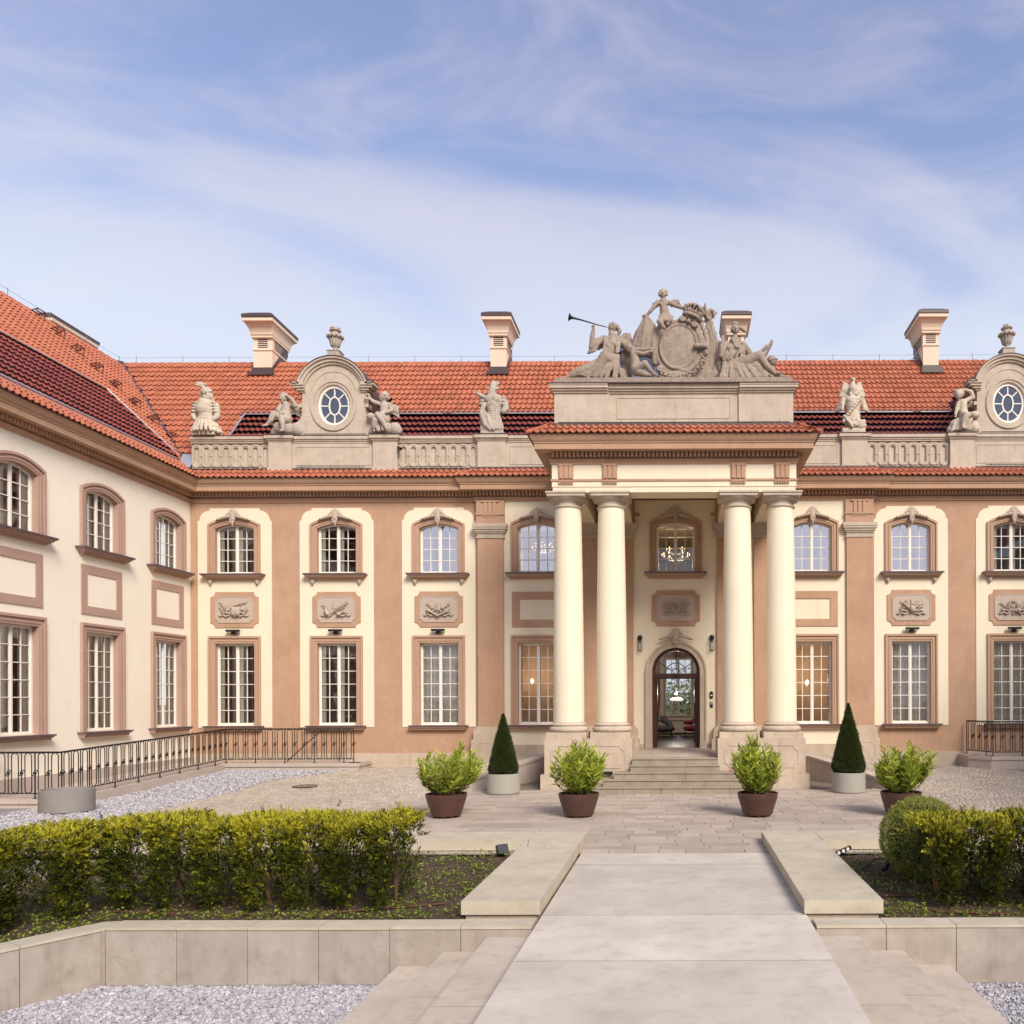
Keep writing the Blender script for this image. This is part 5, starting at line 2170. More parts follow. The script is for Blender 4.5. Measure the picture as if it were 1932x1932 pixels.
roof_m = empty('roof', (0, 0, 0), 'x', 'x')
roof_w = empty('roof', (0, 0, 0), 'x', 'x')
for r_, p_ in ((roof_m, palace), (roof_w, wing)):
    del r_['label'], r_['category']
    r_.parent = p_
    r_.location = Vector((0, FY + 3, 13)) - Vector(p_.location)

# eave strips along the cornice
EO, EZ0, EZ1 = 0.625, 10.205, 10.64
eave_obj, eave_stuff = [], []
cnt = 0
for i in range(len(PATHM) - 1):
    a, b = Vector(PATHM[i]), Vector(PATHM[i + 1])
    d = (b - a)
    L = d.length
    d.normalize()
    n = Vector((d.y, -d.x))

    def turn(j):
        if j <= 0 or j >= len(PATHM) - 1:
            return 0
        d0 = Vector(PATHM[j]) - Vector(PATHM[j - 1])
        d1 = Vector(PATHM[j + 1]) - Vector(PATHM[j])
        c = d0.x * d1.y - d0.y * d1.x
        return 1 if c > 0 else -1
    k0, k1 = turn(i), turn(i + 1)
    run, rise = EO, EZ1 - EZ0
    sl = math.hypot(run, rise)
    U = Vector((d.x, d.y, 0))
    Vv = Vector((-n.x * run / sl, -n.y * run / sl, rise / sl))
    O = Vector((a.x + n.x * EO, a.y + n.y * EO, EZ0))

    def mask(s_, t, c):
        o = EO * (1 - t / sl)
        return -k0 * o - .02 < s_ < L + k1 * o + .02
    sp = tile_spots(O, U, Vv, -1.0 if k0 > 0 else 0, L + (1.0 if k1 > 0 else 0), 2, mask, e=.37)
    if L > .5:
        if i == 0:
            near = [p for p in sp if p.y > 17.0]
            tile_objects(near, U, Vv, roof_w)
            tile_stuff('tile_course', [p for p in sp if p.y <= 17.0], U, Vv, 'tile', roof_w)
        elif i in (1, 3, 5, 7, 9):
            near = [p for p in sp if p.x < 12.4]
            cnt += len(near)
            tile_objects(near, U, Vv, roof_m)
            tile_stuff('tile_course', [p for p in sp if p.x >= 12.4], U, Vv, 'tile', roof_m)
        else:
            tile_stuff('tile_course', sp, U, Vv, 'tile', roof_m)
print('eave tile objects', cnt)
g = MB()
sweep(g, PATHM, [(-.05, 10.3), (.595, 10.212), (.60, 10.225), (-.05, 10.655)], 1, 10)
build('eave_board', g, 'brown_metal', palace)
g = MB()
sweep(g, PATHM, [(-.05, 10.3), (.595, 10.212), (.60, 10.225), (-.05, 10.655)], 0, 1)
build('eave_board', g, 'brown_metal', wing)
g = MB()
sweep(g, PATHM, [(-.02, 10.60), (.06, 10.60), (.06, 10.69), (-.02, 10.69)], 1, 10)
build('flashing', g, 'brown_metal', palace)
# hip tiles at the portico corners
for x, sx in ((-3.71, -1), (3.47, 1)):
    g = MB()
    a = Vector((x + sx * (EO + .02), PF - EO - .02, EZ0 + .03))
    b = Vector((x, PF, EZ1 + .04))
    for k in range(3):
        p, q = a.lerp(b, k / 3), a.lerp(b, (k + 1.15) / 3)
        g.tube([p, q], .05, 8, radii=[.065, .045])
    build('hip_tile', g, 'tile', roof_m)
# thin dark edge of the eaves along both sides of the portico
# main planes
MT = 1.1
ml = math.hypot(1, MT)
VM = Vector((0, 1 / ml, MT / ml))
OM = Vector((0, FY + .45, 10.65 + .45 * MT))
WSL = .995
wl_ = math.hypot(1, WSL)
VW = Vector((-1 / wl_, 0, WSL / wl_))
OW = Vector((-17.13, 0, 10.66))
RZ = 16.65


def z_main(y):
    return 10.65 + MT * (y - FY)


def z_wing(x):
    return 10.68 + WSL * (-17.15 - x)


def z_right(x):
    return 10.68 + WSL * (x - 16.85)


DORM = [(-12.05, 1.32, 14.1), (11.58, 1.32, 14.1)]


def in_dormer(x, y, z):
    for xc, r, zt in DORM:
        dz = z - 13.30
        if abs(x - xc) < 1.2 and (dz < 0 or (x - xc) ** 2 + dz * dz < 1.21 ** 2):
            return True
    return False


def main_ok(s_, t, c):
    return c.z < RZ - .12 and c.z > z_wing(c.x) + .02 and c.z > z_right(c.x) + .02 and not in_dormer(c.x, c.y, c.z)


def louvre_m(x, z):
    return z < 13.35 and ((-16.4 < x < 16.0))


def louvre_w(y, t):
    return .38 < t < 3.72 and y < 28.55 + (3.8 - t) * .18


rows = int(8.2 / TE)
spm = tile_spots(OM, (1, 0, 0), VM, -23.2, 22.9, rows, main_ok)
tile_stuff('tile_field', [p for p in spm if not louvre_m(p.x, p.z + .13)], (1, 0, 0), VM, 'tile', roof_m)
tile_stuff('louvre_tile', [p for p in spm if louvre_m(p.x, p.z + .13)], (1, 0, 0), VM, 'tile_louvre', roof_m, LV, LF)


def wing_ok(s_, t, c):
    return c.z < RZ - .12 and c.z > z_main(c.y) + .02


spw = tile_spots(OW, (0, 1, 0), VW, 2.0, 35.0, 21, wing_ok)
spw_o = [p for p in spw if not louvre_w(p.y, (p.z - 10.66) * wl_ / WSL + .19)]
spw_l = [p for p in spw if louvre_w(p.y, (p.z - 10.66) * wl_ / WSL + .19)]
spw_o.sort(key=lambda p: (p.y < 25.5, p.y))
tile_objects(spw_o[:150], (0, 1, 0), VW, roof_w)
tile_stuff('tile_field', spw_o[150:], (0, 1, 0), VW, 'tile', roof_w)
tile_stuff('louvre_tile', spw_l, (0, 1, 0), VW, 'tile_louvre', roof_w, LV, LF)

# decks under the tiles and the hidden back slopes
g = MB()
yr = FY + (RZ - 10.65) / MT
g.add([(-17.2, FY + .42, 10.65 + .42 * MT - .09), (16.9, FY + .42, 10.65 + .42 * MT - .09), (22.9, yr, RZ - .10), (-23.2, yr, RZ - .10)], [(0, 1, 2, 3)])
g.add([(22.9, yr, RZ - .10), (-23.2, yr, RZ - .10), (-23.2, yr + 6.2, 10.0), (22.9, yr + 6.2, 10.0)], [(0, 1, 2, 3)])
build('roof_deck', g, 'dark_void', roof_m)
g = MB()
g.add([(-17.10, 2.0, 10.58), (-17.10, 29.3, 10.58), (-23.15, 34.5, RZ - .12), (-23.15, 2.0, RZ - .12)], [(0, 1, 2, 3)])
g.add([(-23.15, 35.5, RZ - .12), (-23.15, 2.0, RZ - .12), (-29.5, 2.0, 10.0), (-29.5, 35.5, 10.0)], [(0, 1, 2, 3)])
build('roof_deck', g, 'dark_void', roof_w)
g = MB()
g.box(-17.9, -17.5, FY + .51, 40.8, -.3, 10.8)
g.box(17.0, 17.4, FY + .51, 40.8, -.3, 10.8)
g.box(-17.4, 16.9, 40.9, 41.2, 9.3, 10.5)
build('side_wall', g, 'cream', palace)
g = MB()
g.box(-29.4, -29.0, 2.0, 36.0, -.3, 10.6)
g.box(-29.0, -17.6, 1.7, 2.0, -.3, 12.0)
build('side_wall', g, 'cream_wing', wing)

# ridge tiles
ME_RIDGE = None


def ridge_run(p, q, parent, n, vis):
    global ME_RIDGE
    if ME_RIDGE is None:
        g = MB()
        v, f = [], []
        for k, (xx, rr_) in enumerate(((-.19, .105), (-.10, .105), (.17, .085), (.19, .085))):
            for j in range(7):
                a = PI * j / 6
                v.append((xx, rr_ * 1.15 * math.cos(a), rr_ * math.sin(a)))
        for k in range(3):
            for j in range(6):
                f.append((k * 7 + j, k * 7 + j + 1, (k + 1) * 7 + j + 1, (k + 1) * 7 + j))
        f.append(tuple(range(6, -1, -1)))
        f.append(tuple(range(21, 28)))
        ME_RIDGE = mk_mesh('ridge_tile', g.add(v, f), 'tile', True)
    p, q = Vector(p), Vector(q)
    ang = math.atan2(q.y - p.y, q.x - p.x)
    for i in range(n):
        c = p.lerp(q, (i + .5) / n)
        put('ridge_tile', ME_RIDGE, parent, c, (RNG.normal(0, .03), RNG.normal(0, .02), ang))


ridge_run((-23.0, yr + .02, RZ - .10), (14.5, yr + .02, RZ - .10), roof_m, 100, None)
ridge_run((-23.17, 20.0, RZ - .12), (-23.17, 35.0, RZ - .12), roof_w, 40, None)
# valley gutter
vp = []
for z in (10.75, RZ):
    y = FY + (z - 10.65) / MT
    x = -17.15 - (z - 10.68) / WSL
    vp.append(Vector((x, y, z)))
g = MB()
a, b = vp
g.add([a + Vector((.13, -.02, .045)), a + Vector((-.05, -.16, .045)), b + Vector((-.05, -.16, .045)), b + Vector((.13, -.02, .045))], [(0, 1, 2, 3)])
build('valley', g, 'brown_metal', roof_m)
g = MB()
g.add([(-16.98, 28.75, 10.70), (-17.40, 28.78, 10.82), (-17.55, 29.3, 11.35), (-17.12, 29.35, 11.30)], [(0, 1, 2, 3)])
build('flashing', g, 'zinc', roof_m)
# pale metal edges of the glazed louvre fields
g = MB()


def wpt(y, t, h=.09):
    p = OW + Vector((0, y, 0)) + VW * t
    return p + Vector((.705, 0, .709)) * h


g.tube([wpt(2, .36, .07), wpt(28.55, .36, .07)], .035, 6)
g.tube([wpt(2, 3.78), wpt(28.6, 3.78), wpt(29.15, .9)], .022, 6)
build('louvre_frame', g, 'zinc', roof_w)
g = MB()
g.add([tuple(wpt(2, .0, .05)), tuple(wpt(28.6, .0, .05)), tuple(wpt(28.6, .36, .06)), tuple(wpt(2, .36, .06))], [(0, 1, 2, 3)])
build('flashing', g, 'sill_metal', roof_w)


def mpt(x, z, h=.09):
    y = FY + (z - 10.65) / MT
    return Vector((x, y - h * .74, z + h * .67))


g = MB()
for x0, x1 in ((-16.4, -13.3), (-10.7, -8.9), (-8.55, -3.5), (3.4, 8.9), (9.2, 10.3), (13.0, 16.0)):
    g.tube([mpt(x0, 13.38), mpt(x1, 13.38)], .022, 5)
g.tube([mpt(-16.42, 13.38), mpt(-16.42, 11.6)], .035, 5)
build('louvre_frame', g, 'zinc', roof_m)
g = MB()
for x0, x1 in ((-16.6, -3.5), (3.4, 16.2)):
    g.add([tuple(mpt(x0, 13.40, .05)), tuple(mpt(x1, 13.40, .05)), tuple(mpt(x1, 13.58, .05)), tuple(mpt(x0, 13.58, .05))], [(0, 1, 2, 3)])
build('flashing', g, 'brown_metal', roof_m)
# foot brackets up the wing roof
for k in range(8):
    f_ = k / 7
    y, t = 30.15 - 1.1 * f_, 2.3 + 5.7 * f_
    for dt in (0,):
        c = wpt(y + dt * .3, t - dt, .02)
        g = MB()
        g.tube([c, c + Vector((.30, 0, .10)), c + Vector((.26, 0, -.16))], .018, 4)
        g.tube([c + Vector((0, .36, 0)), c + Vector((.30, .36, .10)), c + Vector((.26, .36, -.16))], .018, 4)
        for j in range(3):
            g.tube([c + Vector((.10 + .1 * j, 0, .03 + .033 * j)), c + Vector((.10 + .1 * j, .36, .03 + .033 * j))], .022, 4)
        g.tube([c + Vector((.02, .18, .0)), c + Vector((.2, .18, -.15))], .015, 4)
        build('roof_step', g, 'rib_red', roof_w)
# lightning wire along the ridge
g = MB()
for x in np.arange(-22.5, 14.5, 1.93):
    g.tube([(x, yr, RZ + .0), (x, yr, RZ + .26)], .012, 4)
g.tube([(-23, yr, RZ + .20), (14.5, yr, RZ + .20)], .006, 4)
for y in np.arange(21.0, 34.5, 1.9):
    g.tube([(-23.17, y, RZ), (-23.17, y, RZ + .26)], .012, 4)
g.tube([(-23.17, 21, RZ + .2), (-23.17, 34.5, RZ + .2)], .006, 4)
build('lightning_wire', g, 'wire_grey', roof_m)
g = MB()
for x, z0 in ((8.0, 16.1), (8.2, 15.3), (8.45, 14.5), (8.7, 13.8), (-8.8, 14.2), (-8.6, 15.5)):
    q = mpt(x, z0, .05)
    g.tube([q, q + Vector((.02, -.02, .18))], .014, 4)
build('roof_hook', g, 'black_iron', roof_m)


# ------------------------------------------------------------------ chimneys
def chimney(parent, x0, x1, y0, y1, zb, zt, ovx, ovy):
    g = MB()
    g.box(x0, x1, y0, y1, zb, zt - .55)
    g.box(x0 - .035, x1 + .035, y0 - .035, y1 + .035, zt - 1.42, zt - 1.36)
    c = build('chimney', g, 'chimney_paint', parent)
    g = MB()
    ring = []
    for f_, z in ((.02, .95), (.20, .92), (.20, .84), (.27, .82), (.30, .72), (.42, .58), (.66, .46), (.72, .44), (.92, .40), (.92, .26)):
        ring += [(x0 - ovx * f_, y0 - ovy * f_, zt - z), (x1 + ovx * f_, y0 - ovy * f_, zt - z), (x1 + ovx * f_, y1 + ovy * f_, zt - z), (x0 - ovx * f_, y1 + ovy * f_, zt - z)]
    g.add(ring, [(4 * k + i, 4 * k + (i + 1) % 4, 4 * k + 4 + (i + 1) % 4, 4 * k + 4 + i) for k in range(9) for i in range(4)])
    build('cornice', g, 'chimney_paint', c)
    g = MB()
    a = [(x0 - ovx, y0 - ovy), (x1 + ovx, y0 - ovy), (x1 + ovx, y1 + ovy), (x0 - ovx, y1 + ovy)]
    g.slab(a, zt - .255, zt - .14)
    s_ = .22
    b = [(x0 - ovx + s_, y0 - ovy + s_), (x1 + ovx - s_, y0 - ovy + s_), (x1 + ovx - s_, y1 + ovy - s_), (x0 - ovx + s_, y1 + ovy - s_)]
    v = [(x, y, zt - .14) for x, y in a] + [(x, y, zt) for x, y in b]
    g.add(v, [(0, 1, 5, 4), (1, 2, 6, 5), (2, 3, 7, 6), (3, 0, 4, 7), (4, 5, 6, 7)])
    build('cap', g, 'brown_metal', c)
    g = MB()
    xm = (x0 + x1) / 2
    ym = (y0 + y1) / 2
    for k in range(5):
        z = zt - 1.30 + k * .075
        g.box(xm - .20, xm + .20, y0 - .008, y0 + .05, z, z + .035)
        for xx in (x0 - .008, x1 - .042):
            g.box(xx, xx + .05, y0 + .18, y1 - .18, z, z + .035)
    build('vent', g, 'dark_void', c)
    g = MB()
    g.box(x0 - .05, x1 + .05, y0 - .06, y0 - .001, zb + .28, z_main(y0) + .25 if parent is roof_m else zt - 1.9)
    g.box(x0 - .12, x1 + .12, y0 - .26, y0 - .06, z_main(y0) - .12, z_main(y0) + .02)
    if parent is roof_m:
        for xx in (x0 - .03, x1 + .001):
            g.add([(xx, y0 - .05, z_main(y0) + .25), (xx, y1, z_main(y1) + .3), (xx, y1, z_main(y1) - .2), (xx, y0 - .05, z_main(y0) - .3),
                   (xx + .03, y0 - .05, z_main(y0) + .25), (xx + .03, y1, z_main(y1) + .3), (xx + .03, y1, z_main(y1) - .2), (xx + .03, y0 - .05, z_main(y0) - .3)],
                  [(0, 1, 2, 3), (7, 6, 5, 4), (0, 4, 5, 1)])
    build('flashing', g, 'brown_metal', c)
    return c


chimney(roof_m, -17.27, -16.50, 33.65, 34.95, 15.2, 18.25, .24, .5)
chimney(roof_m, -7.62, -6.97, 33.65, 34.65, 15.2, 18.3, .29, .42)
chimney(roof_m, 2.05, 2.70, 33.65, 34.65, 15.2, 18.3, .29, .42)
chimney(roof_m, 9.98, 10.62, 33.65, 34.95, 15.2, 18.35, .29, .42)
chimney(roof_w, -25.6, -25.0, 33.1, 34.9, 13.0, 18.05, .3, .45)

# blue metal gable behind the sculpture
g = MB()
xc, ya, yb = -.28, 31.3, 34.3
apex, hw, zb = 16.92, 3.3, 15.21
g.add([(xc, ya, apex), (xc - hw, ya, zb), (xc - hw, yb, zb), (xc, yb, apex), (xc + hw, ya, zb), (xc + hw, yb, zb),
       (xc, ya, apex - .2), (xc - hw, ya, zb - .2), (xc + hw, ya, zb - .2)],
      [(0, 3, 2, 1), (0, 4, 5, 3), (0, 1, 7, 6), (0, 6, 8, 4)])
gd = build('roof_gable', g, 'blue_metal', roof_m)
g = MB()
g.prism([(xc - hw + .4, 12.6), (xc + hw - .4, 12.6), (xc + hw - .4, zb + .02), (xc, apex - .2), (xc - hw + .4, zb + .02)], ya + .12, ya + .2)
build('gable_wall', g, 'blue_metal', gd)
g = MB()
for k in (-1, 0, 1):
    g.plate([rect(xc + k * 1.5 - .6, xc + k * 1.5 + .6, 13.6, 15.3)], ya + .10, ya + .117)
build('pane', g, 'glass_oculus', gd)


# ------------------------------------------------------------------ oval dormers
def dormer(xc, label_side):
    y0 = PY0
    zb = 11.85
    zc, r = 13.32, 1.10
    out = [(xc - 1.52, zb), (xc + 1.52, zb), (xc + 1.52, zb + .42)]
    for k in range(6):      # concave sweep up to the body
        a = R(180 + 90 * (1 - k / 5)) if False else R(-90 - 90 * k / 5)
        out.append((xc + 1.52 - .0 + .41 * math.cos(a) * 1.0, zb + .83 + .41 * math.sin(a)))
    out.append((xc + r, 13.3))
    for k in range(25):
        a = PI * k / 24
        out.append((xc + r * math.cos(a), zc + r * math.sin(a)))
    for k in range(6):
        a = R(0 - 90 * k / 5)
        out.append((xc - 1.52 + .41 * math.cos(a), zb + .83 + .41 * math.sin(a)))
    out.append((xc - 1.52, zb + .42))
    hole = oval(xc, 12.92, .56, .70)
    # clean duplicates
    o2 = []
    for p in out:
        if not o2 or (abs(p[0] - o2[-1][0]) + abs(p[1] - o2[-1][1])) > 1e-4:
            o2.append(p)
    g = MB().plate([o2, hole], y0, y0 + .32)
    g.plate([oval(xc, 12.92, .80, .90, 36), oval(xc, 12.92, .70, .81, 36)], y0 - .05, y0 - .0005)
    g.plate([oval(xc, 12.92, .70, .81, 36), oval(xc, 12.92, .585, .725, 36)], y0 - .02, y0 - .0005)
    d = build('dormer', g, 'stone', palace)
    g = MB()
    # arched cornice with horizontal ears
    for ra, rb, dy in ((1.02, 1.10, .06), (1.10, 1.20, .12), (1.20, 1.28, .18)):
        pts = []
        for k in range(25):
            a = R(14 + 152 * k / 24)
            pts.append((xc + rb * math.cos(a), zc + rb * math.sin(a)))
        for k in range(25):
            a = R(166 - 152 * k / 24)
            pts.append((xc + ra * math.cos(a), zc + ra * math.sin(a)))
        g.plate([pts], y0 - dy, y0 + .33)
    g.plate([[(xc + .80 * math.cos(R(10 + 160 * k / 20)), zc + .80 * math.sin(R(10 + 160 * k / 20))) for k in range(21)] +
             [(xc + .77 * math.cos(R(170 - 160 * k / 20)), zc + .77 * math.sin(R(170 - 160 * k / 20))) for k in range(21)]], y0 - .018, y0 - .0005)
    for s_ in (-1, 1):
        for x1, z0, z1, dy in ((1.16, 13.36, 13.42, .04), (1.26, 13.42, 13.50, .09), (1.38, 13.50, 13.58, .14), (1.46, 13.58, 13.68, .18)):
            xa, xb = sorted((xc + s_ * .98, xc + s_ * x1))
            g.box(xa, xb, y0 - dy, y0 + .33, z0, z1)
        xa, xb = sorted((xc + s_ * 1.10, xc + s_ * 1.22))
        g.box(xa, xb, y0 - .02, y0 + .3, 12.85, 12.98)
    build('cornice', g, 'stone', d, smooth=25)
    g = MB()
    pts = [(xc + 1.29 * math.cos(R(14 + 152 * k / 24)), zc + 1.29 * math.sin(R(14 + 152 * k / 24))) for k in range(25)]
    pts = [(xc + 1.48, 13.685)] + pts + [(xc - 1.48, 13.685)]
    v = [(x, y0 - .20, z) for x, z in pts] + [(x, y0 + .36, z) for x, z in pts] + [(x, y0 - .20, z - .03) for x, z in pts]
    n = len(pts)
    g.add(v, [(i, i + 1, n + i + 1, n + i) for i in range(n - 1)] + [(i, 2 * n + i, 2 * n + i + 1, i + 1) for i in range(n - 1)])
    build('flashing', g, 'brown_metal', d)
    # barrel roof and cheeks back to the slope
    g = MB()
    pts = [(xc + 1.12, 11.0), (xc + 1.12, 13.3)] + [(xc + 1.15 * math.cos(PI * k / 16), 13.3 + 1.15 * math.sin(PI * k / 16)) for k in range(17)] + [(xc - 1.12, 13.3), (xc - 1.12, 11.0)]
    n = len(pts)
    v = [(x, y0 + .33, z) for x, z in pts] + [(x, 33.2, z) for x, z in pts]
    g.add(v, [(i, i + 1, n + i + 1, n + i) for i in range(n - 1)])
    build('dormer_roof', g, 'brown_metal', d)
    g = MB().plate([rect(xc - 1, xc + 1, 11.9, 14.2)], y0 + .9, y0 + .95)
    build('inner_wall', g, 'curtain_dark', d)
    # oval window
    g = MB()
    g.plate([oval(xc, 12.92, .56, .70, 36), oval(xc, 12.92, .485, .615, 36)], y0 + .04, y0 + .14)
    g.plate([oval(xc, 12.92, .21, .335, 28), oval(xc, 12.92, .165, .285, 28)], y0 + .07, y0 + .12)
    for k in range(8):
        a = 2 * PI * k / 8
        x0, z0 = .19 * math.cos(a), .31 * math.sin(a)
        x1, z1 = .50 * math.cos(a), .63 * math.sin(a)
        nx, nz = -math.sin(a) * .018, math.cos(a) * .018
        g.plate([[(xc + x0 - nx, 12.92 + z0 - nz), (xc + x1 - nx, 12.92 + z1 - nz), (xc + x1 + nx, 12.92 + z1 + nz), (xc + x0 + nx, 12.92 + z0 + nz)]], y0 + .072, y0 + .118)
    w = build('window', g, 'white_paint', d)
    p = build('pane', MB().plate([oval(xc, 12.92, .20, .33)], y0 + .095, y0 + .097), 'glass_oculus', w) if False else None
    return d


def oval_panes(d, xc):
    w = [c for c in children(d) if c.name.startswith('window')][0]
    yy = PY0 + .10
    for k in range(8):
        a0, a1 = 2 * PI * k / 8, 2 * PI * (k + 1) / 8
        pts = [(xc + .20 * math.cos(a), yy, 12.92 + .32 * math.sin(a)) for a in np.linspace(a0, a1, 4)]
        pts += [(xc + .50 * math.cos(a), yy, 12.92 + .63 * math.sin(a)) for a in np.linspace(a1, a0, 5)]
        f = MB().add(pts, [tuple(range(len(pts)))])
        add_pane(f, w)
    pts = [(xc + .20 * math.cos(a), yy, 12.92 + .32 * math.sin(a)) for a in np.linspace(0, 2 * PI, 17)[:-1]]
    add_pane(MB().add(pts, [tuple(range(16))]), w)


def add_pane(mb, w):
    """a pane under the dormer's window would be a fourth level: it hangs on the dormer"""
    build('pane', mb, 'glass_oculus', w.parent)


DR = []
for xc in (-12.05, 11.58):
    d = dormer(xc, 0)
    oval_panes(d, xc)
    DR.append(d)

# ================================================================== sculpture
def sculpt(name, mb, mat, parent=None, voxel=.02, smooth=2, rough=0.0, seed=0):
    """fuse overlapping solids into one carved surface"""
    me = bpy.data.meshes.new('tmp')
    va = np.array([tuple(p) for p in mb.v], float)
    me.from_pydata(va.tolist(), [], mb.f)
    me.update()
    ob = bpy.data.objects.new('tmp', me)
    COL.objects.link(ob)
    r = ob.modifiers.new('r', 'REMESH')
    r.mode = 'VOXEL'
    r.voxel_size = voxel
    s_ = ob.modifiers.new('s', 'SMOOTH')
    s_.factor = .5
    s_.iterations = smooth
    dg = bpy.context.evaluated_depsgraph_get()
    dg.update()
    m2 = bpy.data.meshes.new_from_object(ob.evaluated_get(dg))
    bpy.data.objects.remove(ob)
    bpy.data.meshes.remove(me)
    n = len(m2.vertices)
    co = np.empty(n * 3, dtype=np.float32)
    m2.vertices.foreach_get('co', co)
    co = co.reshape(-1, 3)
    if rough:
        no = np.empty(n * 3, dtype=np.float32)
        m2.vertices.foreach_get('normal', no)
        no = no.reshape(-1, 3)
        p = co
        w = (np.sin(p[:, 0] * 31 + seed) * np.sin(p[:, 2] * 27 + 1.3) + np.sin(p[:, 0] * 13 + p[:, 2] * 41 + seed * 2) * .7 + np.sin(p[:, 1] * 37 + p[:, 2] * 11))
        co = co + no * (w * rough)[:, None]
    c = (co.min(0) + co.max(0)) / 2
    if parent is None:
        c[2] = co[:, 2].min()
    m2.vertices.foreach_set('co', (co - c).ravel().astype(np.float32))
    m2.name = name
    m2.materials.clear()
    loc = Vector([float(q) for q in c]) - (world_loc(parent) if parent else Vector((0, 0, 0)))
    return finish(name, m2, mat, parent, 'all', None, loc)


def head(g, c, r, look=(0, -1, 0), hair=True, curly=True, seed=1):
    """a head with brow, nose, mouth, chin and hair; look = where the face points"""
    c = Vector(c)
    f = Vector(look).normalized()
    up = Vector((0, 0, 1))
    sd = f.cross(up)
    if sd.length < .1:
        sd = Vector((1, 0, 0))
    sd.normalize()
    up = sd.cross(f)
    g.ell(c, (r * .86, r * .95, r))
    g.ell(c + f * r * .35 - up * r * .45, (r * .55, r * .55, r * .5))
    g.capsule(c + f * r * .92 + up * r * .12, r * .10, c + f * r * 1.12 - up * r * .22, r * .14, 8)
    g.ell(c + f * r * .82 - up * r * .52, (r * .24, r * .16, r * .10), n=8, m=6)
    g.ell(c + f * r * .66 - up * r * .82, (r * .26, r * .24, r * .18), n=8, m=6)
    for s_ in (-1, 1):
        g.capsule(c + f * r * .86 + sd * s_ * r * .12 + up * r * .26, r * .08, c + f * r * .72 + sd * s_ * r * .5 + up * r * .22, r * .08, 6)
        g.ell(c + f * r * .80 + sd * s_ * r * .32 + up * r * .05, (r * .13, r * .10, r * .09), n=8, m=6)
        g.ell(c + f * r * .55 + sd * s_ * r * .45 - up * r * .32, (r * .3, r * .3, r * .3), n=8, m=6)
        g.ell(c + sd * s_ * r * .88 - up * r * .05, (r * .12, r * .16, r * .22), n=8, m=6)
    if hair:
        rr = random.Random(seed)
        for k in range(46 if curly else 24):
            a, e = rr.uniform(0, 2 * PI), rr.uniform(-.35, 1.5)
            d = Vector((math.cos(a) * math.cos(e), math.sin(a) * math.cos(e), math.sin(e)))
            if d.dot(f) > .45 and d.z < .75:
                continue
            p = c + d * r * .98
            g.ell(p, (r * rr.uniform(.16, .28),) * 3, n=7, m=5)


def hand(g, p, d, r, curl=.4):
    """palm with five fingers"""
    p, d = Vector(p), Vector(d).normalized()
    sd = d.cross(Vector((0, 1, 0)))
    if sd.length < .1:
        sd = Vector((1, 0, 0))
    sd.normalize()
    nn = sd.cross(d)
    g.ell(p + d * r * .9, (r * .9, r * .6, r * 1.1), n=8, m=6)
    for k in range(4):
        o = (k - 1.5) * r * .48
        L = (1.2, 1.45, 1.35, 1.0)[k] * r
        a = p + d * r * 1.6 + sd * o
        b = a + d * L * .7 + nn * curl * L * .3
        g.capsule(a, r * .28, b, r * .25, 6)
        g.capsule(b, r * .25, b + d * L * .3 + nn * curl * L * .6, r * .2, 6)
    a = p + d * r * .6 + sd * r * .8
    g.capsule(a, r * .3, a + d * r * .9 + sd * r * .4, r * .25, 6)


def foot(g, p, d, r):
    p, d = Vector(p), Vector(d).normalized()
    g.chain([p, p + d * r * 2.2 - Vector((0, 0, r * .5)), p + d * r * 3.6 - Vector((0, 0, r * .7))], [r, r * .8, r * .55], 8)
    sd = d.cross(Vector((0, 0, 1))).normalized()
    for k in range(5):
        q = p + d * r * 3.6 - Vector((0, 0, r * .75)) + sd * (k - 2) * r * .30
        g.capsule(q, r * .22, q + d * r * (.7 - .08 * k), r * .2, 6)


def feathered_wing(g, root, tip, drop, n=7, r=.05, flat=.5):
    """long feathers fanned between the leading edge and the drop direction"""
    root, tip, drop = Vector(root), Vector(tip), Vector(drop)
    g.chain([root, root.lerp(tip, .5) + Vector((0, 0, .04)), tip], [r * 1.1, r * 1.1, r * .7], 8, flat)
    for k in range(n):
        f = (k + .3) / n
        a = root.lerp(tip, f)
        b = a + drop * (.55 + .45 * f) + (tip - root) * .12
        g.capsule(a, r * .75, b, r * .5, 7, flat)
        g.capsule(a + Vector((0, -.02, 0)), r * .7, a.lerp(b, .5) + Vector((0, -.025, 0)), r * .5, 7, flat)


def folds(g, A, B, n, r, sag=.0, jit=.02, seed=3):
    """drapery folds running from curve A to curve B (lists of points)"""
    rr = random.Random(seed)

    def at(c, t):
        t *= len(c) - 1
        i = min(int(t), len(c) - 2)
        return Vector(c[i]).lerp(Vector(c[i + 1]), t - i)
    for k in range(n):
        t = k / max(n - 1, 1)
        a, b = at(A, t), at(B, min(max(t + rr.uniform(-.08, .08), 0), 1))
        m = a.lerp(b, .5) + Vector((rr.uniform(-jit, jit), rr.uniform(-jit, 0) - .01, rr.uniform(-jit, jit) - sag))
        q = r * rr.uniform(.7, 1.25)
        g.chain([a, m, b], [q * .75, q, q * .9], 7)


# ------------------------------------------------------------------ the group over the portico
GX, GY, GZ = -.10, PF + .40, 11.97


def P(px_, py_, dy=0.0):
    """a measured place in the group: picture units of the enlarged view to metres on its base"""
    return Vector((GX + (px_ - 953) * .0038, GY + dy, GZ + (812 - py_) * .0038))


grp = empty('sculpture_group', (GX, GY, GZ), 'large stone sculpture group with blank oval shield and crown on top of the portico', 'sculpture')
g = MB().box(GX - 3.50, GX + 3.46, GY - .52, GY + .55, GZ - .105, GZ + .03)
build('base', g, 'statue_stone', grp)

